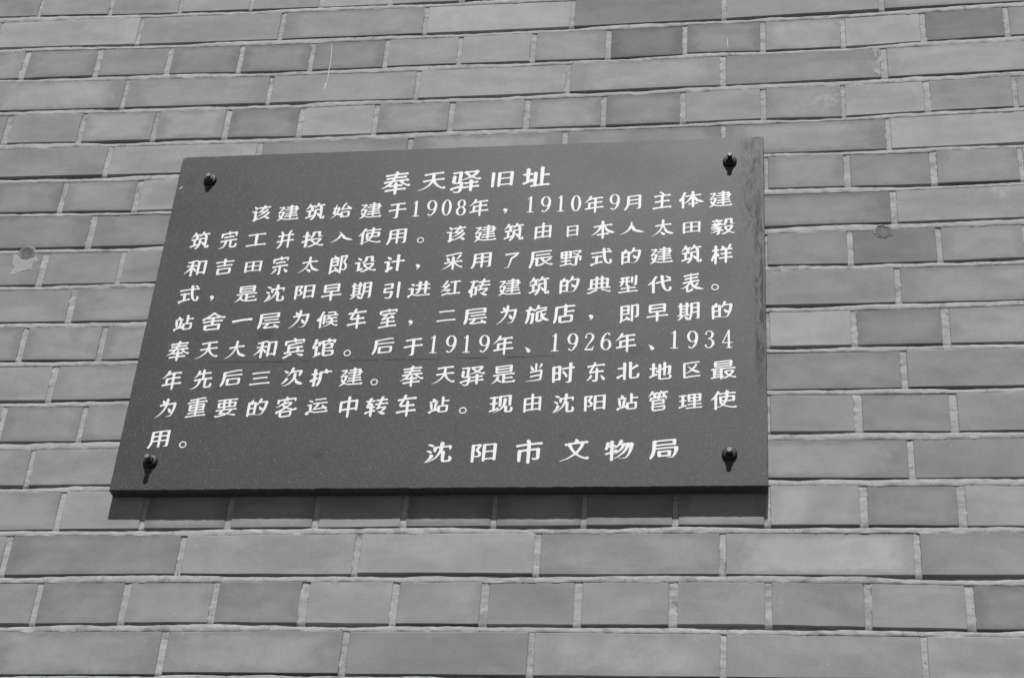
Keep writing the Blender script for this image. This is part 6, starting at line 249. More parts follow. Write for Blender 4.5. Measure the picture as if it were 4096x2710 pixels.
'馆': [[114,522,108,522,106,520,107,516,135,486,137,482,133,318,129,310,115,332,111,333,105,332,83,319,77,294,100,222,113,154,113,128,129,99,135,96,143,97,169,111,176,118,177,128,168,150,164,168,165,172,167,172,195,170,201,167,208,160,213,157,221,159,241,169,243,168,259,138,267,132,273,132,285,136,297,136,351,127,370,94,375,82,379,78,383,79,391,83,415,105,425,117,467,114,471,112,477,106,483,103,495,107,519,122,523,132,517,160,516,174,506,192,501,196,491,194,471,182,465,154,461,150,425,153,409,179,401,185,395,185,387,182,351,163,307,171,303,175,302,182,301,200,307,206,313,208,419,193,443,182,457,187,481,202,483,212,480,226,477,288,473,300,465,313,457,318,331,323,329,328,329,366,329,370,333,371,469,348,475,349,493,358,498,364,501,372,501,436,498,448,487,466,474,478,467,481,331,499,315,499,282,480,277,474,275,466,273,394,271,391,263,390,260,388,263,385,272,382,273,376,273,326,271,322,266,320,266,318,273,312,273,252,261,220,247,207,245,208,230,254,220,270,217,272,211,273,187,261,181,254,181,246,191,206,187,205,161,208,155,212,127,276,125,288,127,292,142,266,145,262,151,259,161,261,183,273,191,280,193,284,193,294,188,312,188,372,185,443,189,444,194,440,209,412,213,407,219,405,229,407,251,420,256,426,256,432,242,460,231,471,183,492,169,507,151,504],[343,466,433,455,449,452,453,444,453,392,449,389,331,392,329,398,328,464,331,467],[337,300,428,280,429,276,423,229,419,228,401,229,330,242,328,246,329,298,331,300]],
'驿': [[172,532,154,533,144,531,118,517,116,514,115,510,122,497,127,494,132,495,152,505,180,501,192,497,195,492,203,446,204,434,202,432,192,436,168,436,122,452,108,476,100,482,92,480,74,471,66,466,62,460,63,452,68,442,75,430,82,424,100,421,156,401,178,386,186,387,204,395,207,392,210,356,208,351,182,346,128,348,93,328,86,320,85,310,91,238,89,208,102,180,106,176,112,173,122,175,144,187,150,192,154,198,153,208,146,234,139,312,144,314,170,312,180,308,183,280,185,210,190,140,188,134,184,133,132,140,116,147,108,147,91,138,86,132,86,126,94,112,102,107,118,108,186,98,210,88,222,92,246,107,249,116,244,134,238,210,232,258,232,262,234,264,320,222,347,202,305,162,288,150,277,134,263,124,262,116,272,99,286,95,292,88,298,85,304,86,318,92,324,92,378,84,440,78,460,67,470,69,494,83,500,90,500,102,479,146,470,158,423,198,421,202,458,222,482,230,486,230,498,220,506,218,531,230,537,236,538,242,530,258,524,267,516,269,506,269,456,254,386,220,342,243,232,279,230,282,229,294,230,297,260,312,269,322,270,330,264,348,261,402,262,407,272,404,302,402,354,393,360,390,360,350,358,345,330,349,300,358,279,348,275,344,274,340,282,323,288,318,318,316,357,308,355,292,356,284,367,262,374,255,380,254,386,255,416,273,419,280,416,298,418,301,446,299,468,291,476,292,494,302,500,308,499,316,490,333,482,338,454,333,416,337,414,342,414,382,418,385,462,381,484,373,494,373,515,384,521,390,520,397,511,414,507,418,502,419,472,415,422,419,412,421,411,428,410,482,402,500,394,506,388,505,374,498,364,490,363,434,362,428,356,427,316,434,282,445,276,444,260,437,257,440,243,490,228,514,214,526],[382,177,396,166,430,130,436,118,436,113,376,119,346,123,342,126,341,138,342,142,377,176]],
'0': [[312,491,297,492,283,490,269,483,253,469,241,453,229,431,216,397,206,349,204,317,204,283,206,251,216,203,229,169,241,147,253,131,265,120,281,111,297,108,309,108,327,115,341,125,353,139,364,155,375,179,385,209,391,237,395,271,396,301,393,347,385,391,378,415,366,441,352,463,333,481,323,487],[299,475,309,471,319,459,333,423,343,369,347,299,343,231,333,177,319,141,311,130,305,126,299,125,291,128,278,145,270,163,265,183,256,231,253,293,256,369,265,417,270,437,278,455,291,472]],
'1': [[308,493,293,494,283,487,239,487,234,485,231,479,232,473,239,470,277,470,278,467,278,161,277,159,249,172,242,169,240,163,243,158,269,141,277,129,280,117,285,111,293,107,299,106,307,107,315,111,320,117,322,125,322,467,323,470,361,470,366,471,369,477,368,483,363,487,317,487]],
'8': [[321,489,285,490,273,488,257,482,243,473,228,459,214,437,206,417,203,395,204,365,213,337,220,323,231,310,256,289,239,271,232,261,224,243,219,213,219,197,222,177,232,151,243,135,263,118,277,112,287,110,309,110,321,112,343,122,359,139,369,155,376,171,380,189,381,207,380,223,375,243,363,269,353,281,343,289,362,303,373,315,387,339,396,367,397,387,396,407,387,433,373,457,363,468,351,478,335,486],[303,473,315,469,323,463,335,447,341,435,349,403,350,371,341,337,329,316,313,302,289,302,281,306,273,313,264,325,257,341,250,369,250,401,256,429,267,451,283,468,297,474],[311,282,323,269,333,245,338,223,338,189,332,161,323,143,311,130,299,126,285,134,278,141,270,155,262,187,262,225,270,257,281,274,289,282]],
'9': [[281,489,272,490,246,474,234,471,228,463,226,455,227,447,231,441,238,436,246,435,254,437,259,441,263,447,264,455,262,465,274,471,302,447,335,377,340,343,338,341,324,347,310,350,284,349,264,343,242,329,226,309,211,281,204,245,203,217,206,199,216,169,230,145,240,133,256,120,268,114,284,110,310,110,334,116,350,126,368,145,383,169,391,191,397,227,396,299,372,393,325,463],[302,333,312,329,322,322,331,311,341,291,348,261,351,223,345,183,335,157,320,136,308,128,298,126,290,128,280,134,272,143,260,163,256,175,250,201,248,237,252,271,258,291,266,309,280,325,290,331]],
'6': [[317,488,286,488,270,484,246,470,230,453,221,440,214,424,207,402,203,374,204,326,205,286,228,206,276,135,324,112,330,113,366,135,371,142,372,148,370,158,366,164,360,168,350,169,342,166,337,162,334,154,334,148,337,138,336,136,326,131,296,153,265,222,258,266,286,257,312,257,332,261,351,272,368,288,385,314,394,346,397,374,396,392,392,412,385,432,374,450,364,462,350,475,338,482],[304,472,315,468,324,461,338,440,348,410,352,372,348,334,342,314,336,302,330,292,320,281,310,275,300,273,290,276,281,282,267,298,261,310,251,344,249,380,253,412,261,436,267,448,275,458,284,466,298,472]],
'2': [[352,488,230,485,220,482,215,474,216,462,228,450,269,364,321,276,341,220,341,176,327,140,290,131,251,156,245,184,254,189,259,196,260,204,257,214,248,222,238,224,228,220,221,212,220,204,221,198,227,190,236,144,286,112,340,119,378,158,384,172,385,228,383,236,350,292,288,376,249,450,250,452,346,450,369,398,372,395,378,395,381,398,381,402,368,460,370,468,369,476,362,484]],
'3': [[287,488,280,490,274,489,234,470,229,464,223,446,215,436,214,428,217,416,224,410,234,408,244,411,250,418,252,426,250,436,242,446,246,456,280,471,316,453,339,396,338,348,316,310,314,307,280,295,268,294,263,288,264,284,268,280,296,273,324,236,331,184,320,144,286,129,250,146,244,164,252,172,256,182,254,192,250,198,242,203,230,202,221,196,218,188,219,176,226,166,235,134,242,129,286,110,328,121,339,126,373,176,374,186,360,250,354,259,317,286,330,290,376,332,378,338,386,398,382,412,336,473,328,477]],
'4': [[327,495,313,491,281,491,276,489,273,483,274,477,279,474,306,473,307,471,306,385,213,385,208,383,205,377,206,371,306,143,308,117,315,108,325,105,333,106,339,110,344,117,345,123,345,365,347,367,387,367,392,369,395,375,394,381,387,385,347,385,345,387,346,473,379,475,383,481,382,487,375,491,339,491],[305,367,307,365,307,191,305,190,228,365,229,367]],
'，': [[279,360,277,360,274,356,298,314,298,310,281,305,269,295,262,284,260,268,266,254,275,245,289,240,299,240,313,245,323,255,335,262,339,270,340,282,327,326]],
'、': [[319,355,301,352,293,346,287,339,283,327,274,291,250,251,254,245,257,245,303,265,344,303,348,311,350,321,346,337,335,349,327,354]],
'。': [[311,365,297,366,283,364,267,357,259,352,243,333,239,325,235,309,234,295,236,283,247,261,257,250,267,243,277,238,291,234,307,234,319,237,339,247,347,254,357,267,365,289,366,305,364,317,353,339,337,355,319,363],[307,345,323,340,337,327,344,315,346,307,346,293,340,277,327,263,313,256,293,255,277,260,265,271,257,285,254,305,260,323,271,336,285,343,297,346]]
}

RND = random.Random(11)

# ------------------------------------------------------------------ node helpers
def new_mat(name):
    mt = bpy.data.materials.new(name)
    mt.use_nodes = True
    nt = mt.node_tree
    nt.nodes.clear()
    out = nt.nodes.new('ShaderNodeOutputMaterial')
    b = nt.nodes.new('ShaderNodeBsdfPrincipled')
    nt.links.new(b.outputs[0], out.inputs[0])
    return mt, nt, b

def setin(nt, sock, v):
    if isinstance(v, bpy.types.NodeSocket):
        nt.links.new(v, sock)
    else:
        sock.default_value = v

def math_(nt, op, a, b=0.0, c=0.0, clamp=False):
    n = nt.nodes.new('ShaderNodeMath')
    n.operation = op
    n.use_clamp = clamp
    setin(nt, n.inputs[0], a)
    setin(nt, n.inputs[1], b)
    if op in ('MULTIPLY_ADD', 'COMPARE'):
        setin(nt, n.inputs[2], c)
    return n.outputs[0]

def vmath(nt, op, a, b=(0, 0, 0)):
    n = nt.nodes.new('ShaderNodeVectorMath')
    n.operation = op
    setin(nt, n.inputs[0], a)
    setin(nt, n.inputs[1], b)
    return n.outputs[1] if op in ('LENGTH', 'DISTANCE', 'DOT_PRODUCT') else n.outputs[0]

def noise_(nt, vec, scale, detail=3.0, rough=0.5, dist=0.0):
    n = nt.nodes.new('ShaderNodeTexNoise')
    setin(nt, n.inputs['Vector'], vec)
    n.inputs['Scale'].default_value = scale
    n.inputs['Detail'].default_value = detail
    n.inputs['Roughness'].default_value = rough
    n.inputs['Distortion'].default_value = dist
    return n.outputs[0]

def ramp(nt, x, a, b, lo=0.0, hi=1.0, smooth=True):
    n = nt.nodes.new('ShaderNodeMapRange')
    n.interpolation_type = 'SMOOTHSTEP' if smooth else 'LINEAR'
    setin(nt, n.inputs[0], x)
    n.inputs[1].default_value = a
    n.inputs[2].default_value = b
    n.inputs[3].default_value = lo
    n.inputs[4].default_value = hi
    return n.outputs[0]

def position(nt):
    return nt.nodes.new('ShaderNodeNewGeometry').outputs['Position']

def sep(nt, v):
    n = nt.nodes.new('ShaderNodeSeparateXYZ')
    nt.links.new(v, n.inputs[0])
    return n.outputs

def bump(nt, bsdf, height, strength=0.3, dist=0.001):
    n = nt.nodes.new('ShaderNodeBump')
    n.inputs['Strength'].default_value = strength
    n.inputs['Distance'].default_value = dist
    nt.links.new(height, n.inputs['Height'])
    nt.links.new(n.outputs[0], bsdf.inputs['Normal'])

def blob(nt, warped, x, z, rad, soft=0.35):
    dd = vmath(nt, 'DISTANCE', warped, (x, 0, z))
    return ramp(nt, dd, rad * (1 - soft), rad, 1.0, 0.0)

def flat_warp(nt, pos, amount, scale):
    nz = nt.nodes.new('ShaderNodeTexNoise')
    nt.links.new(pos, nz.inputs['Vector'])
    nz.inputs['Scale'].default_value = scale
    nz.inputs['Detail'].default_value = 3
    v = vmath(nt, 'SUBTRACT', nz.outputs['Color'], (0.5, 0.5, 0.5))
    v = vmath(nt, 'MULTIPLY', v, (amount, amount, amount))
    w = vmath(nt, 'ADD', pos, v)
    return vmath(nt, 'MULTIPLY', w, (1, 0, 1))

# ------------------------------------------------------------------ materials
def mat_brick(name, per_object=True):
    mt, nt, b = new_mat(name)
    pos = position(nt)
    oi = nt.nodes.new('ShaderNodeObjectInfo')
    if per_object:
        off = nt.nodes.new('ShaderNodeCombineXYZ')
        k = math_(nt, 'MULTIPLY', oi.outputs['Random'], 37.0)
        for i in range(3):
            nt.links.new(k, off.inputs[i])
        p = vmath(nt, 'ADD', pos, off.outputs[0])
    else:
        p = pos
    # long soft firing marks, stretched along the brick
    st = vmath(nt, 'MULTIPLY', p, (1.0, 1.0, 2.6))
    n1 = noise_(nt, st, 9.0, 3.0, 0.55, 0.6)
    n2 = noise_(nt, p, 26.0, 6.0, 0.68, 0.4)
    n3 = noise_(nt, p, 420.0, 3.0, 0.75)
    st2 = vmath(nt, 'MULTIPLY', p, (1.0, 1.0, 22.0))
    n4 = noise_(nt, st2, 9.0, 2.0, 0.5)
    c = math_(nt, 'MULTIPLY', ramp(nt, n1, 0.32, 0.68, 0.92, 1.10), ramp(nt, n2, 0.3, 0.7, 0.935, 1.06))
    c = math_(nt, 'MULTIPLY', c, ramp(nt, n3, 0.25, 0.75, 0.90, 1.10, False))
    c = math_(nt, 'MULTIPLY', c, ramp(nt, n4, 0.25, 0.75, 0.992, 1.008))
    if per_object:
        # fired darker or paler towards the arrises of single bricks
        g = sep(nt, nt.nodes.new('ShaderNodeTexCoord').outputs['Generated'])
        w = noise_(nt, p, 55.0, 3.0, 0.6)
        ex = math_(nt, 'ABSOLUTE', math_(nt, 'SUBTRACT', g[0], 0.5))
        ez = math_(nt, 'ABSOLUTE', math_(nt, 'SUBTRACT', g[2], 0.5))
        e = math_(nt, 'MAXIMUM', ex, ez)
        e = math_(nt, 'ADD', e, math_(nt, 'MULTIPLY', math_(nt, 'SUBTRACT', w, 0.5), 0.28))
        em = ramp(nt, e, 0.30, 0.47)
        rr = math_(nt, 'FRACT', math_(nt, 'MULTIPLY', oi.outputs['Random'], 91.7))
        amp = ramp(nt, rr, 0.0, 1.0, -0.26, 0.10, False)
        c = math_(nt, 'MULTIPLY', c, math_(nt, 'ADD', 1.0, math_(nt, 'MULTIPLY', em, amp)))
        tone = sep(nt, oi.outputs['Color'])[0]
        c = math_(nt, 'MULTIPLY', c, tone)
        # pale lime washes where the photograph has them
        wp = flat_warp(nt, pos, 0.05, 30.0)
        br = ramp(nt, noise_(nt, pos, 90.0, 4.0, 0.7), 0.42, 0.62)
        for (x, z), rad, k in WALL_STAINS:
            mk = math_(nt, 'MULTIPLY', blob(nt, wp, x, z, rad, 0.5), br)
            c = math_(nt, 'MULTIPLY', c, math_(nt, 'ADD', 1.0, math_(nt, 'MULTIPLY', mk, k - 1.0)))
    # tiny white grit and dark pits
    vor = nt.nodes.new('ShaderNodeTexVoronoi')
    nt.links.new(p, vor.inputs['Vector'])
    vor.inputs['Scale'].default_value = 95.0
    sp = ramp(nt, vor.outputs['Distance'], 0.045, 0.09, 1.0, 0.0)
    vor2 = sep(nt, vor.outputs['Color'])[0]
    hi = math_(nt, 'MULTIPLY', sp, math_(nt, 'GREATER_THAN', vor2, 0.93))
    lo = math_(nt, 'MULTIPLY', sp, math_(nt, 'LESS_THAN', vor2, 0.06))
    c = math_(nt, 'MULTIPLY', c, math_(nt, 'ADD', 1.0, math_(nt, 'MULTIPLY', hi, 0.75)))
    c = math_(nt, 'MULTIPLY', c, math_(nt, 'ADD', 1.0, math_(nt, 'MULTIPLY', lo, -0.5)))
    c = math_(nt, 'MULTIPLY', c, BRICK_ALBEDO)
    nt.links.new(c, b.inputs['Base Color'])
    b.inputs['Roughness'].default_value = 0.78
    b.inputs['Specular IOR Level'].default_value = 0.22
    h = math_(nt, 'ADD', math_(nt, 'MULTIPLY', n3, 0.5), n2)
    bump(nt, b, h, 0.16, 0.0008)
    return mt

BRICK_ALBEDO = 0.295
M_BRICK = mat_brick('fired_brick')
M_BRICK_FAR = mat_brick('fired_brick_plain', False)

def mat_mortar():
    mt, nt, b = new_mat('lime_mortar')
    p = position(nt)
    n1 = noise_(nt, p, 14.0, 4.0, 0.6, 0.5)
    n2 = noise_(nt, vmath(nt, 'MULTIPLY', p, (1, 1, 3)), 70.0, 5.0, 0.7)
    n3 = noise_(nt, p, 520.0, 3.0, 0.7)
    c = math_(nt, 'MULTIPLY', ramp(nt, n1, 0.3, 0.7, 0.88, 1.08), ramp(nt, n2, 0.28, 0.7, 0.80, 1.13))
    c = math_(nt, 'MULTIPLY', c, ramp(nt, n3, 0.2, 0.8, 0.84, 1.12, False))
    damp = ramp(nt, noise_(nt, p, 33.0, 2.0, 0.5, 1.0), 0.60, 0.66, 1.0, 0.78)
    vor = nt.nodes.new('ShaderNodeTexVoronoi')
    nt.links.new(p, vor.inputs['Vector'])
    vor.inputs['Scale'].default_value = 170.0
    pit = math_(nt, 'MULTIPLY', ramp(nt, vor.outputs['Distance'], 0.12, 0.26, 1.0, 0.0), math_(nt, 'GREATER_THAN', sep(nt, vor.outputs['Color'])[0], 0.80))
    c = math_(nt, 'MULTIPLY', c, math_(nt, 'ADD', 1.0, math_(nt, 'MULTIPLY', pit, -0.45)))
    c = math_(nt, 'MULTIPLY', c, damp)
    c = math_(nt, 'MULTIPLY', c, 0.41)
    nt.links.new(c, b.inputs['Base Color'])
    b.inputs['Roughness'].default_value = 0.92
    b.inputs['Specular IOR Level'].default_value = 0.2
    bump(nt, b, math_(nt, 'ADD', n2, math_(nt, 'MULTIPLY', n3, 0.5)), 0.45, 0.0012)
    return mt
M_MORTAR = mat_mortar()

def mat_stone():
    mt, nt, b = new_mat('speckled_dark_granite')
    p = position(nt)
    x, y, z = sep(nt, p)[0], sep(nt, p)[1], sep(nt, p)[2]
    g1 = noise_(nt, p, 900.0, 2.0, 0.7)
    g2 = noise_(nt, p, 5.0, 4.0, 0.6)
    g3 = noise_(nt, p, 260.0, 3.0, 0.8)
    c = math_(nt, 'MULTIPLY', ramp(nt, g1, 0.3, 0.7, 0.55, 1.45, False), ramp(nt, g2, 0.3, 0.7, 0.95, 1.06))
    c = math_(nt, 'MULTIPLY', c, ramp(nt, g3, 0.3, 0.7, 0.80, 1.2))
    for sc, thr, k in ((270.0, 0.80, 2.6), (400.0, 0.66, 2.6), (620.0, 0.60, 2.0)):
        vor = nt.nodes.new('ShaderNodeTexVoronoi')
        nt.links.new(p, vor.inputs['Vector'])
        vor.inputs['Scale'].default_value = sc
        sp = ramp(nt, vor.outputs['Distance'], 0.10, 0.26, 1.0, 0.0)
        sel = math_(nt, 'GREATER_THAN', sep(nt, vor.outputs['Color'])[0], thr)
        c = math_(nt, 'MULTIPLY', c, math_(nt, 'ADD', 1.0, math_(nt, 'MULTIPLY', math_(nt, 'MULTIPLY', sp, sel), k)))
    # dark drip spots
    wp = flat_warp(nt, p, 0.010, 120.0)
    wp2 = flat_warp(nt, p, 0.022, 45.0)
    for (sx, sz), rad, k in SPOTS:
        c = math_(nt, 'MULTIPLY', c, math_(nt, 'ADD', 1.0, math_(nt, 'MULTIPLY', blob(nt, wp, sx, sz, rad * 1.1, 0.35), -0.60 * k)))
    # pale mineral rings round the fixings
    for bx, bz, tx, tz, pr in BOLTS:
        c = math_(nt, 'MULTIPLY', c, math_(nt, 'ADD', 1.0, math_(nt, 'MULTIPLY', blob(nt, flat_warp(nt, p, 0.004, 60.0), bx - 0.001, bz - 0.001, 0.0145, 0.3), 0.30)))
    # dark grease and water streaks down the right edge
    sv = vmath(nt, 'MULTIPLY', flat_warp(nt, p, 0.006, 60.0), (1.0, 1.0, 0.22))
    streak = ramp(nt, noise_(nt, sv, 190.0, 5.0, 0.80), 0.44, 0.64)
    xm = math_(nt, 'MULTIPLY', ramp(nt, x, 0.016, 0.042), ramp(nt, x, 0.052, 0.060, 1.0, 0.0))
    zt = 3.43
    zm = ramp(nt, z, zt - 0.40, zt - 0.16)
    br = ramp(nt, noise_(nt, vmath(nt, 'MULTIPLY', p, (1.0, 1.0, 0.5)), 22.0, 2.0, 0.5), 0.32, 0.46)
    mk = math_(nt, 'MULTIPLY', math_(nt, 'MULTIPLY', streak, xm), math_(nt, 'MULTIPLY', zm, br))
    c = math_(nt, 'MULTIPLY', c, math_(nt, 'ADD', 1.0, math_(nt, 'MULTIPLY', mk, -0.66)))
    # narrower stain lower on the same edge
    xm2 = math_(nt, 'MULTIPLY', ramp(nt, x, 0.042, 0.050), ramp(nt, x, 0.056, 0.0608, 1.0, 0.0))
    zm2 = math_(nt, 'MULTIPLY', ramp(nt, z, zt - 0.52, zt - 0.40), ramp(nt, z, zt - 0.20, zt - 0.10, 1.0, 0.0))
    mk2 = math_(nt, 'MULTIPLY', math_(nt, 'MULTIPLY', xm2, zm2), ramp(nt, noise_(nt, sv, 110.0, 3.0, 0.6), 0.42, 0.55))
    c = math_(nt, 'MULTIPLY', c, math_(nt, 'ADD', 1.0, math_(nt, 'MULTIPLY', mk2, -0.4)))
    c = math_(nt, 'MULTIPLY', c, STONE_ALBEDO)
    nt.links.new(c, b.inputs['Base Color'])
    allmk = math_(nt, 'MAXIMUM', mk, mk2)
    nt.links.new(math_(nt, 'MULTIPLY', 0.5, math_(nt, 'ADD', 1.0, math_(nt, 'MULTIPLY', allmk, -0.55))), b.inputs['Specular IOR Level'])
    rn = ramp(nt, g2, 0.3, 0.7, 0.44, 0.55)
    nt.links.new(math_(nt, 'ADD', rn, math_(nt, 'MULTIPLY', g3, 0.10)), b.inputs['Roughness'])
    bump(nt, b, math_(nt, 'ADD', g1, g3), 0.12, 0.0004)
    return mt
STONE_ALBEDO = 0.046
M_STONE = mat_stone()

def mat_rough_stone():
    mt, nt, b = new_mat('sawn_granite_edge')
    p = position(nt)
    n = noise_(nt, p, 160.0, 4.0, 0.7)
    c = math_(nt, 'MULTIPLY', ramp(nt, n, 0.25, 0.75, 0.7, 1.35), 0.07)
    nt.links.new(c, b.inputs['Base Color'])
    b.inputs['Roughness'].default_value = 0.8
    bump(nt, b, n, 0.6, 0.001)
    return mt
M_STONE_EDGE = mat_rough_stone()

def mat_simple(name, col, rough, metal=0.0, var=0.15, scale=400.0, spec=0.5, bmp=0.2):
    mt, nt, b = new_mat(name)
    p = position(nt)
    n = noise_(nt, p, scale, 3.0, 0.65)
    c = math_(nt, 'MULTIPLY', ramp(nt, n, 0.25, 0.75, 1 - var, 1 + var, False), col)
    nt.links.new(c, b.inputs['Base Color'])
    b.inputs['Roughness'].default_value = rough
    b.inputs['Metallic'].default_value = metal
    b.inputs['Specular IOR Level'].default_value = spec
    if bmp:
        bump(nt, b, n, bmp, 0.0006)
    return mt
M_PAINT = mat_simple('white_letter_paint', 0.88, 0.55, 0, 0.10, 900.0, 0.4, 0.35)
M_RUBBER = mat_simple('black_cap', 0.016, 0.55, 0, 0.3, 600.0)
M_NUT = mat_simple('dull_steel', 0.15, 0.55, 0.6, 0.25, 500.0)
M_BOLT_END = mat_simple('cut_steel', 0.24, 0.6, 0.3, 0.15, 800.0)
M_LIME = mat_simple('lime_run', 0.66, 0.9, 0, 0.12, 400.0)
M_LIME_FAINT = mat_simple('faint_lime_run', 0.35, 0.9, 0, 0.22, 160.0)
M_DARK = mat_simple('dark_hollow', 0.03, 0.95, 0, 0.3, 300.0)
M_CRACK = mat_simple('crack_dark', 0.018, 0.9, 0, 0.4, 300.0)  # near-black tone for the crack line

def mat_ground():
    mt, nt, b = new_mat('worn_asphalt')
    p = position(nt)
    n = noise_(nt, p, 2.0, 5.0, 0.6)
    n2 = noise_(nt, p, 180.0, 3.0, 0.7)
    c = math_(nt, 'MULTIPLY', ramp(nt, n, 0.3, 0.7, 0.8, 1.2), ramp(nt, n2, 0.3, 0.7, 0.7, 1.3))
    c = math_(nt, 'MULTIPLY', c, 0.045)
    nt.links.new(c, b.inputs['Base Color'])
    b.inputs['Roughness'].default_value = 0.9
    bump(nt, b, n2, 0.5, 0.004)
    return mt
M_GROUND = mat_ground()

# ------------------------------------------------------------------ object helpers
def link(name, me, parent=None, mat=None):
    o = bpy.data.objects.new(name, me)
    COL.objects.link(o)
    if mat is not None and me is not None and not me.materials:
        me.materials.append(mat)
    if parent is not None:
        o.parent = parent
    return o

def mesh_from(name, verts, faces, mats=None, smooth=False):
    me = bpy.data.meshes.new(name)
    me.from_pydata(verts, [], faces)
    me.validate()
    if smooth:
        for p in me.polygons:
            p.use_smooth = True
    me.update()
    return me

def n1d(x, seed, scale):
    return noise.noise(Vector((x * scale, seed * 7.31 + 0.37, seed * 1.93)))

# ------------------------------------------------------------------ ground
me = mesh_from('ground', [(-400, -400, 0), (400, -400, 0), (400, 400, 0), (-400, 400, 0)], [(0, 1, 2, 3)])
g = link('ground', me, None, M_GROUND)
g['kind'] = 'structure'

# ------------------------------------------------------------------ brick wall
wall = bpy.data.objects.new('brick_wall', None)
COL.objects.link(wall)
wall.location = (0, 0, 0)
wall['label'] = 'grey brick wall in alternating courses of long and short bricks with pale mortar'
wall['category'] = 'wall'

FACES = []
def face_y(x, z):
    """depth of the brick face (or the joint) at a point of the wall"""
    for a, b, c, d, pr, tx, tz, cx, cz in FACES:
        if a <= x <= b and c <= z <= d:
            return pr + tx * (x - cx) + tz * (z - cz)
    return .0004

def brick_mesh(x0, x1, zb0, zb1, zt0, zt1, seed):
    """face outline with slightly worn edges, a small chamfer and sides running into the wall"""
    cx, cz = (x0 + x1) / 2, (zb0 + zb1 + zt0 + zt1) / 4
    rnd = random.Random(seed)
    pts = []
    jx = [rnd.uniform(-.0004, .0004) for _ in range(4)]
    def e(a, b, n, j):
        for i in range(n):
            t = i / n
            k = 0 if i == 0 else 1
            pts.append((a[0] + (b[0] - a[0]) * t, a[1] + (b[1] - a[1]) * t + k * rnd.uniform(-j, j)))
    A, B, Cc, Dd = (x0 + jx[0], zb0), (x1 + jx[1], zb1), (x1 + jx[2], zt1), (x0 + jx[3], zt0)
    e(A, B, 4, .0004); e(B, Cc, 1, 0); e(Cc, Dd, 4, .0006); e(Dd, A, 1, 0)
    n = len(pts)
    proud = rnd.uniform(-.0007, .0005)
    tx, tz = rnd.uniform(-.004, .004), rnd.uniform(-.012, .012)
    ch = .0009
    FACES.append((x0, x1, min(zb0, zb1), max(zt0, zt1), proud, tx, tz, cx, cz))
    def yy(x, z): return proud + tx * (x - cx) + tz * (z - cz)
    V = []
    for x, z in pts:                                             # inner face
        sx = ch if x < cx else -ch
        V.append((x + sx * min(1, abs(x - cx) / ((x1 - x0) / 2) ) - cx, yy(x, z), z + (ch if z < cz else -ch) - cz))
    for x, z in pts:
        V.append((x - cx, yy(x, z) + ch * .8, z - cz))
    for x, z in pts:
        V.append((x - cx, .03, z - cz))
    F = [tuple(range(n))]
    for k in (0, 1):
        for i in range(n):
            j = (i + 1) % n
            F.append((k * n + i, (k + 1) * n + i, (k + 1) * n + j, k * n + j))
    return V, F, (cx, 0, cz)

extraV, extraF = [], []
def add_extra(V, F, c):
    o = len(extraV)
    extraV.extend([(v[0] + c[0], v[1] + c[1], v[2] + c[2]) for v in V])
    extraF.extend([tuple(i + o for i in q) for q in F])

for i, (c, x0, x1, zb0, zb1, zt0, zt1, tone, seen) in enumerate(BRICKS):
    V, F, ctr = brick_mesh(x0, x1, zb0, zb1, zt0, zt1, i * 13 + 5)
    if seen:
        me = mesh_from('brick', V, F)
        o = link('brick', me, wall, M_BRICK)
        o.location = ctr
        t = tone * RND.uniform(.975, 1.025)
        o.color = (t, t, t, 1)
    else:
        add_extra(V, F, ctr)

# the rest of the wall, outside the photograph: plainer bricks in one mesh
have = {}
for b in BRICKS:
    a = have.setdefault(b[0], [9, -9])
    a[0] = min(a[0], b[1]); a[1] = max(a[1], b[2])
rr = random.Random(3)
WX0, WX1, WTOP = -4.0, 3.5, 6.2
c0 = -int((WTOP - ZO) / HC) - 1
for c in range(c0, int(ZO / HC) + 1):
    zt, zb = ZO - (c + .0603) * HC, ZO - (c + .8974) * HC
    if zb < 0: continue
    par = c % 2
    k = int(WX0 / .125) - 2
    k -= k % 2
    while k * .125 < WX1:
        if par:
            x0, x1 = k * .125, (k + 2) * .125; k += 2
        else:
            x0, x1 = (k + .5) * .125, (k + 1.5) * .125; k += 1
        x0 += .005 + rr.uniform(-.001, .001); x1 -= .005 + rr.uniform(-.001, .001)
        if c in have and x1 > have[c][0] - .004 and x0 < have[c][1] + .004:
            continue
        V = [(x0, 0, zb), (x1, 0, zb), (x1, 0, zt), (x0, 0, zt), (x0, .02, zb), (x1, .02, zb), (x1, .02, zt), (x0, .02, zt)]
        add_extra(V, [(0, 1, 2, 3), (1, 0, 4, 5), (3, 2, 6, 7), (0, 3, 7, 4), (2, 1, 5, 6)], (0, rr.uniform(-.0006, .0006), 0))
ex = link('surrounding_brickwork', mesh_from('surrounding_brickwork', extraV, extraF), wall, M_BRICK_FAR)
ex['kind'] = 'stuff'

# mortar: bed joints struck back under each course, upright joints nearly flush
rows = {}
for b in BRICKS:
    rows.setdefault(b[0], []).append(b)
for c in rows:
    rows[c].sort(key=lambda q: q[1])
def edge_z(c, x, top):
    L = rows[c]
    xs, zs = [], []
    for b in L:
        xs += [b[1], b[2]]
        zs += [b[5], b[6]] if top else [b[3], b[4]]
    if x <= xs[0]: return zs[0]
    for i in range(len(xs) - 1):
        if x <= xs[i + 1]:
            t = (x - xs[i]) / max(1e-6, xs[i + 1] - xs[i])
            return zs[i] * (1 - t) + zs[i + 1] * t
    return zs[-1]
MV, MF = [], []
def strip(cols):
    """cols: list of equally long point lists"""
    o = len(MV); n = len(cols[0])
    for q in cols: MV.extend(q)
    for i in range(len(cols) - 1):
        for j in range(n - 1):
            a = o + i * n + j
            MF.append((a, a + 1, a + n + 1, a + n))
cs = sorted(rows)
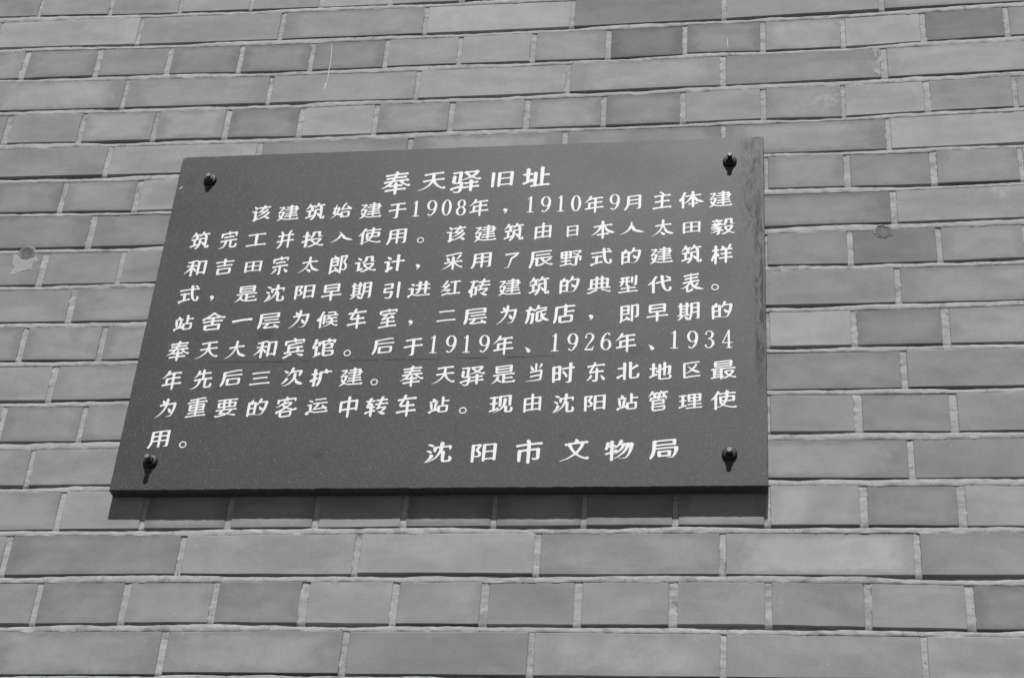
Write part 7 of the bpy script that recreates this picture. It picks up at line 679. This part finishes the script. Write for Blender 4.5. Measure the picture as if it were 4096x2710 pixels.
for c in cs[:-1]:
    xa = max(rows[c][0][1], rows[c + 1][0][1]); xb = min(rows[c][-1][2], rows[c + 1][-1][2])
    n = int((xb - xa) / .004)
    cols = []
    for i in range(n + 1):
        x = xa + (xb - xa) * i / n
        z1 = edge_z(c, x, False); z0 = edge_z(c + 1, x, True)
        gap = max(.004, z1 - z0)
        lw = .5 + .95 * n1d(x, c + 20, 7.0) + .35 * n1d(x, c + 50, 25.0)       # where the struck hollow is deep
        lw = min(1, max(0, .42 + 1.25 * (lw - .5)))
        deep = .0022 + .0052 * lw + .0003 * n1d(x, c, 160)
        a = .10 + .36 * lw + .07 * n1d(x, c + 3, 90)
        lip = .0004 + .0004 * n1d(x, c + 9, 60) 
        over = .0003 + .0015 * max(-.2, n1d(x, c + 31, 40) + .7 * n1d(x, c + 77, 170))
        rgh = .0006 * n1d(x, c + 5, 210) + .0003 * n1d(x, c + 6, 60)
        cols.append([(x, deep + .001, z1 + .003), (x, deep, z1 - .0002), (x, deep, z1 - a * gap), (x, deep * .8, z1 - (a + .015) * gap),
                     (x, lip + .0003 + rgh * .5, z1 - (a + .04) * gap), (x, lip + .0001 + rgh, z1 - (a + .10) * gap), (x, lip * .8 + rgh, z1 - (a + 1) / 2 * gap),
                     (x, .0002 + rgh * .5, z0 + .0008), (x, .0001 if over > .0009 else .0008, z0 - over * .7), (x, .006, z0 - over - .0008)])
    strip(cols)
for c in cs:
    L = rows[c]
    for a, b in zip(L[:-1], L[1:]):
        xl, xr = a[2], b[1]
        zb, zt = (a[4] + b[3]) / 2 - .0045, (a[6] + b[5]) / 2 + .001
        n = 24
        sd = int((xl + 3) * 1000)
        cols = []
        sm = n1d(xl, c + 60, 50)
        for i in range(n + 1):
            z = zb + (zt - zb) * i / n
            q = .0012 + .0007 * n1d(z, sd, 75) + .0003 * n1d(z, sd + 4, 260)
            if i == 0: q = .0034
            elif i == 1: q += .0005
            oL = .0002 + .0014 * max(0, n1d(z, sd + 8, 110) + sm - .25)
            oR = .0002 + .0014 * max(0, n1d(z, sd + 12, 110) - sm - .25)
            yL = -.0002 if oL > .0005 and 1 < i < n else q + .0006
            yR = -.0002 if oR > .0005 and 1 < i < n else q + .0006
            cols.append([(xl - oL - .0006, .004, z), (xl - oL, yL, z), (xl + .0012, q * .9, z), ((xl + xr) / 2, q + .0004 * n1d(z, sd + 2, 140), z),
                         (xr - .0012, q * .9, z), (xr + oR, yR, z), (xr + oR + .0006, .004, z)])
        strip(cols)
# plain joint face for the wall outside the photograph and the body of the wall behind it
bx0, bx1, bz0, bz1 = -1.40, .575, min(min(b[3], b[4]) for b in BRICKS), max(max(b[5], b[6]) for b in BRICKS)
o = len(MV)
MV += [(WX0, .0015, 0), (WX1, .0015, 0), (WX1, .0015, WTOP), (WX0, .0015, WTOP),
       (bx0, .0015, bz0), (bx1, .0015, bz0), (bx1, .0015, bz1), (bx0, .0015, bz1)]
MF += [(o, o + 1, o + 5, o + 4), (o + 1, o + 2, o + 6, o + 5), (o + 2, o + 3, o + 7, o + 6), (o + 3, o, o + 4, o + 7)]
me = mesh_from('mortar', MV, MF)
for p in me.polygons: p.use_smooth = True
mo = link('mortar', me, wall, M_MORTAR)
mo['kind'] = 'stuff'
bm = bmesh.new()
bmesh.ops.create_cube(bm, size=1, matrix=Matrix.Translation(((WX0 + WX1) / 2, .02 + .18, WTOP / 2)) @ Matrix.Diagonal((WX1 - WX0, .36, WTOP, 1)))
me = bpy.data.meshes.new('wall_core'); bm.to_mesh(me); bm.free()
link('wall_core', me, wall, M_MORTAR)

# thin white lime runs on the bricks
def ribbon(pts, w, y, th, seed, taper=True):
    rnd = random.Random(seed)
    V, F = [], []
    P = []
    for a, b in zip(pts[:-1], pts[1:]):
        L = math.hypot(b[0] - a[0], b[1] - a[1]); n = max(2, int(L / .003))
        for i in range(n): P.append((a[0] + (b[0] - a[0]) * i / n, a[1] + (b[1] - a[1]) * i / n))
    P.append(pts[-1])
    n = len(P)
    for i, (x, z) in enumerate(P):
        a, b = P[max(0, i - 1)], P[min(n - 1, i + 1)]
        dx, dz = b[0] - a[0], b[1] - a[1]; L = math.hypot(dx, dz) or 1
        t = i / (n - 1)
        ww = w / 2 * (rnd.uniform(.45, 1.25)) * (min(1, 8 * min(t, 1 - t) + .15) if taper else 1)
        nx, nz = -dz / L * ww, dx / L * ww
        V += [(x + nx, y + th, z + nz), (x + nx * .7, y, z + nz * .7), (x - nx * .7, y, z - nz * .7), (x - nx, y + th, z - nz)]
    for i in range(n - 1):
        for j in range(3):
            a = i * 4 + j
            F.append((a, a + 1, a + 5, a + 4))
    return V, F
for i, (pts, w) in enumerate(DRIPS):
    V, F = ribbon(pts, w, -.0003, .0003, i)
    V = [(x, y + face_y(x, z), z) for x, y, z in V]
    link('lime_run', mesh_from('lime_run', V, F), wall, M_LIME if i in (0, 1, 3, 4) else M_LIME_FAINT)

# mortar smeared over the brick faces
for i, pts in enumerate(SMEARS):
    P = []
    for a, b in zip(pts, pts[1:] + pts[:1]):
        L = math.hypot(b[0] - a[0], b[1] - a[1]); n = max(1, int(L / .0022))
        for j in range(n):
            t = j / n
            P.append((a[0] + (b[0] - a[0]) * t + RND.uniform(-.0016, .0016), a[1] + (b[1] - a[1]) * t + RND.uniform(-.0014, .0014)))
    n = len(P)
    V = [(x, face_y(x, z) - .0003, z) for x, z in P] + [(x, .003, z) for x, z in P]
    F = [tuple(range(n))] + [(j, n + j, n + (j + 1) % n, (j + 1) % n) for j in range(n)]
    link('mortar_smear', mesh_from('mortar_smear', V, F), wall, M_LIME_FAINT)

# old fixing holes left in the wall
def lathe(profile, seg=24, hexa=False):
    """profile: (radius, depth towards the viewer); axis along -Y"""
    V, F = [], []
    for rad, dep in profile:
        for i in range(seg):
            a = 2 * math.pi * i / seg
            V.append((rad * math.cos(a), -dep, rad * math.sin(a)))
    for k in range(len(profile) - 1):
        for i in range(seg):
            j = (i + 1) % seg
            a, b = k * seg, (k + 1) * seg
            F.append((a + i, b + i, b + j, a + j))
    F.append(tuple((len(profile) - 1) * seg + i for i in range(seg)))
    return V, F
for i, (x, z) in enumerate(PLUGS):
    V, F = lathe([(.016, -.001), (.0145, .0000), (.0128, .0006), (.0115, .0004), (.0108, -.0006)], 22)
    F = F[:-1]
    V = [(v[0] * (1 + .22 * noise.noise(Vector((v[0] * 90, i * 5, v[2] * 90)))), v[1] + .0008 * noise.noise(Vector(v) * 300), v[2] * .85 * (1 + .22 * noise.noise(Vector((v[0] * 80, i * 9, v[2] * 90))))) for v in V]
    o = link('mortar_collar', mesh_from('mortar_collar', V, F), wall, M_BRICK)
    o.location = (x, 0, z)
    o.color = (.78, .78, .78, 1)
    V, F = lathe([(.0108, -.0012), (.0107, .0003), (.0096, .0004), (.0093, -.0012)], 20)
    F = F[:-1]
    V = [(v[0], v[1], v[2] * .85) for v in V]
    o = link('cut_sleeve', mesh_from('cut_sleeve', V, F), wall, M_BRICK); o.location = (x, 0, z); o.color = (.66, .66, .66, 1)
    V, F = lathe([(.0096, -.0008), (.0092, .0000), (.0060, -.0002), (.0020, -.0003)], 16)
    V = [(v[0], v[1], v[2] * .85) for v in V]
    o = link('hole_shade_disc', mesh_from('hole_shade_disc', V, F), wall, M_BRICK); o.location = (x, 0, z); o.color = (.42, .42, .42, 1) if i == 0 else (.52, .52, .52, 1)  # almost flush disc, toned dark to paint the shade inside the hole

# ------------------------------------------------------------------ stone plaque
PX0, PX1, PZ0, PZ1 = -.8654, .0607, ZO - 1.0242, ZO - .4106
YF = -.0205
plaque = bpy.data.objects.new('stone_plaque', None)
COL.objects.link(plaque)
plaque.location = ((PX0 + PX1) / 2, 0, PZ0)
plaque['label'] = 'dark speckled stone plaque with white brush lettering bolted to the brick wall'
plaque['category'] = 'plaque'
def pchild(name, me, mat, loc=(0, 0, 0), parent=None):
    """loc is given in world space"""
    o = link(name, me, None, mat)
    pr = parent or plaque
    o.parent = pr
    base = Vector(plaque.location) if pr is plaque else Vector(pr['w'])
    o.location = Vector(loc) - base
    return o

def slab():
    rnd = random.Random(8)
    pts = []
    def seg(a, b, n, amp, sd):
        for i in range(n):
            t = i / n
            x, z = a[0] + (b[0] - a[0]) * t, a[1] + (b[1] - a[1]) * t
            k = amp * noise.noise(Vector((x * 60 + sd, z * 60, sd))) + amp * .7 * rnd.uniform(-1, 1)
            if i == 0: k = 0
            if abs(b[0] - a[0]) > abs(b[1] - a[1]): z += k
            else: x += k * .5
            pts.append((x, z))
    rc = .006
    seg((PX0, PZ0), (PX1, PZ0), 150, .0006, 1)
    seg((PX1, PZ0), (PX1, PZ1), 90, .0006, 2)
    seg((PX1, PZ1), (PX0 + rc, PZ1), 150, .0006, 3)
    for a in (1.75, 2.2, 2.65): pts.append((PX0 + rc + rc * math.cos(a), PZ1 - rc + rc * math.sin(a)))
    seg((PX0, PZ1 - rc), (PX0, PZ0), 90, .0005, 4)
    n = len(pts)
    cx, cz = (PX0 + PX1) / 2, (PZ0 + PZ1) / 2
    V = []
    for x, z in pts:
        ch = .0007
        V.append((x - math.copysign(ch, x - cx) * (abs(x - cx) > .46), YF, z - math.copysign(ch, z - cz) * (abs(z - cz) > .304)))
    for x, z in pts: V.append((x, YF + .0009, z))
    for x, z in pts: V.append((x, -.0005, z))
    F = [tuple(range(n))]
    for k in (0, 1):
        for i in range(n):
            j = (i + 1) % n
            F.append((k * n + i, (k + 1) * n + i, (k + 1) * n + j, k * n + j))
    F.append(tuple(range(3 * n - 1, 2 * n - 1, -1)))
    me = mesh_from('slab', V, F)
    me.materials.append(M_STONE); me.materials.append(M_STONE_EDGE)
    for p in me.polygons:
        if p.index > 0: p.material_index = 1
    # a hair of cross loops is not needed: the face is flat
    return me
me = slab()
o = link('slab', me, None)
o.parent = plaque
o.location = -Vector(plaque.location)

V, F = ribbon(CRACK, .0011, YF - .00012, .0001, 77)
V = [(v[0], v[1], v[2] + .0006 * noise.noise(Vector((v[0] * 120, 0, 3)))) for v in V]
# leave the crack broken: it fades out here and there
keep = [q for q in F if noise.noise(Vector((V[q[0]][0] * 26, 5.5, 0))) > -.10]
pchild('crack', mesh_from('crack', V, keep), M_CRACK)
V, F = ribbon(SCRATCH, .0022, YF - .0004, .0004, 5)
pchild('scratch', mesh_from('scratch', V, F), M_LIME)

# lettering
def glyph_mesh(ch):
    """fill the outlines (even-odd) with a constrained triangulation, plus a thin rim of paint"""
    pts, edges, loops = [], [], []
    for v in GLYPHS[ch]:
        lp = [Vector((v[2 * i] / 2 - 150, 150 - v[2 * i + 1] / 2)) for i in range(len(v) // 2)]
        o = len(pts)
        pts += lp
        edges += [(o + i, o + (i + 1) % len(lp)) for i in range(len(lp))]
        loops.append(lp)
    vs, es, fs, _, _, _ = delaunay_2d_cdt(pts, edges, [], 0, 1e-4)
    def inside(p):
        k = False
        for lp in loops:
            a = lp[-1]
            for b in lp:
                if (a.y > p.y) != (b.y > p.y) and p.x < (b.x - a.x) * (p.y - a.y) / (b.y - a.y) + a.x:
                    k = not k
                a = b
        return k
    V = [(q.x, q.y, .8) for q in vs]
    F = [tuple(q) for q in fs if inside((vs[q[0]] + vs[q[1]] + vs[q[2]]) / 3)]
    for lp in loops:
        o = len(V); n = len(lp)
        V += [(q.x, q.y, .8) for q in lp] + [(q.x, q.y, -1.5) for q in lp]
        F += [(o + i, o + (i + 1) % n, o + n + (i + 1) % n, o + n + i) for i in range(n)]
    me = mesh_from('character', V, F)
    me.materials.append(M_PAINT)
    return me
GM, GS = {}, {}
SIZES = {'奉T': (46.3, 47.3), '天T': (45.3, 37.8), '该': (29.3, 32.8), '建': (34.6, 32.0), '筑': (30.8, 34.2), '始': (32.8, 30.3), '于': (28.2, 30.9), '完': (29.4, 34.9), '工': (31.9, 26.2), '并': (27.1, 34.8), '投': (35.9, 31.7), '入': (36.3, 20.1), '使': (36.0, 33.1), '用': (31.0, 31.0), '和': (33.8, 30.9), '吉': (28.6, 31.8), '宗': (26.9, 35.3), '郎': (27.2, 36.8), '设': (34.7, 30.2), '计': (32.0, 34.5), '采': (32.6, 32.4), '是': (34.7, 32.0), '沈': (30.5, 32.2), '阳': (30.9, 27.6), '早': (31.9, 32.2), '期': (32.7, 32.7), '引': (25.5, 31.4), '进': (34.5, 31.3), '红': (30.6, 27.8), '驿T': (47.8, 45.2), '年': (29.9, 33.7), '月': (26.0, 30.5), '主': (28.8, 34.1), '体': (36.5, 33.7), '由': (25.6, 32.2), '日': (17.9, 22.3), '本': (35.9, 34.6), '人': (37.8, 23.8), '太': (33.8, 31.2), '田': (26.8, 23.0), '毅': (36.4, 31.5), '了': (21.5, 29.9), '辰': (36.3, 33.6), '野': (32.8, 30.5), '式': (32.3, 33.9), '的': (29.8, 32.0), '样': (31.9, 37.1), '砖': (32.3, 34.2), '典': (35.1, 32.5), '型': (28.7, 33.2), '代': (34.4, 32.4), '表': (34.1, 35.3), '旧T': (34.5, 32.1), '址T': (43.8, 40.1), '站': (30.1, 29.4), '舍': (36.2, 33.0), '一': (31.1, 9.1), '层': (34.1, 30.6), '为': (29.7, 33.8), '候': (32.6, 30.4), '车': (28.8, 37.0), '室': (27.2, 36.0), '天': (34.5, 31.0), '大': (32.8, 32.7), '宾': (31.9, 36.4), '馆': (35.3, 34.1), '后': (32.0, 30.1), '先': (32.3, 34.8), '三': (30.7, 24.2), '次': (32.2, 32.5), '扩': (31.8, 31.3), '重': (30.3, 35.8), '要': (32.4, 32.9), '客': (31.8, 35.9), '运': (32.8, 29.0), '中': (27.5, 36.0), '转': (34.1, 34.8), '奉': (34.4, 36.3), '二': (29.1, 21.5), '旅': (36.6, 33.6), '店': (31.1, 35.8), '即': (28.2, 32.9), '驿': (36.2, 34.0), '当': (23.6, 31.5), '时': (33.0, 34.2), '东': (26.7, 33.9), '北': (32.6, 31.5), '地': (32.0, 30.1), '区': (24.8, 29.2), '最': (36.0, 32.9), '现': (34.0, 30.2), '管': (28.6, 34.5), '理': (33.1, 26.4), '市S': (38.4, 39.1), '文S': (41.1, 36.4), '物S': (40.4, 34.4), '局S': (39.5, 32.9), '沈S': (38.2, 34.1), '阳S': (35.7, 32.1)}
rot = Matrix.Rotation(math.pi / 2, 4, 'X')
for kind, row in TEXT:
    em = {'T': .0490, 'A': .0372, 'S': .0425}[kind]
    for ch, x, z in row:
        if ch not in GM:
            GM[ch] = glyph_mesh(ch)
            xs = [v.co.x for v in GM[ch].vertices]; ys = [v.co.y for v in GM[ch].vertices]
            GS[ch] = (max(xs) - min(xs), max(ys) - min(ys))
        name = 'character'
        gw, gh = GS[ch]
        if ch.isdigit() or ch in '，。、':
            kx = kz = (.0388 if ch.isdigit() else .0400) / 240
            name = 'numeral' if ch.isdigit() else 'punctuation_mark'
        else:
            w, h = SIZES.get(ch + kind, SIZES.get(ch, (33, 31)))
            kx, kz = w * .001 / gw * RND.uniform(.985, 1.015), h * .001 / gh * RND.uniform(.985, 1.015)
        o = link(name, GM[ch])
        o.parent = plaque
        o.rotation_euler = (math.pi / 2, RND.uniform(-.015, .015), 0)
        o.scale = (kx, kz, (kx + kz) / 2)
        o.location = Vector((x, YF - .00018, z)) - Vector(plaque.location)

# fixings: black cap washer, nut and a cut steel bolt at each corner
def thread(rad, p, base):
    prof = [(rad, base)]
    d = base
    while d < p - .0012:
        prof += [(rad * .97, d + .0004), (rad, d + .0008)]
        d += .0009
    prof += [(rad, p - .0004), (rad * .86, p)]
    return prof
for i, (bx, bz, tx, tz, pr) in enumerate(BOLTS):
    ctr = Vector((bx, YF, bz))
    tilt_x = (tx - bx); tilt_z = (tz - bz)
    V, F = lathe(thread(.0037, pr, .001), 20)
    V = [(v[0] + tilt_x * (-v[1] / pr), v[1], v[2] + tilt_z * (-v[1] / pr)) for v in V]
    me = mesh_from('bolt', V, F)
    me.materials.append(M_NUT if i != 1 else M_RUBBER); me.materials.append(M_BOLT_END)
    me.polygons[len(F) - 1].material_index = 1
    bolt = link('bolt', me)
    bolt.parent = plaque
    bolt.location = ctr - Vector(plaque.location)
    prof = [(.0105, -.0003), (.0107, .0014), (.0101, .0028), (.0090, .0039), (.0076, .0046), (.0060, .0048), (.0038, .0048)]
    V, F = lathe(prof, 28)
    me = mesh_from('cap_washer', V, F[:-1], smooth=True); me.materials.append(M_RUBBER)
    w = link('cap_washer', me); w.parent = bolt
    V, F = lathe([(.0062, .0044), (.0062, .0080), (.0055, .0087), (.0037, .0088)], 6)
    a = RND.uniform(0, 1)
    V = [(v[0] * math.cos(a) - v[2] * math.sin(a) + tilt_x * .4, v[1], v[0] * math.sin(a) + v[2] * math.cos(a)) for v in V]
    me = mesh_from('nut', V, F[:-1]); me.materials.append(M_NUT if i in (0,) else M_RUBBER)
    nn = link('nut', me); nn.parent = bolt
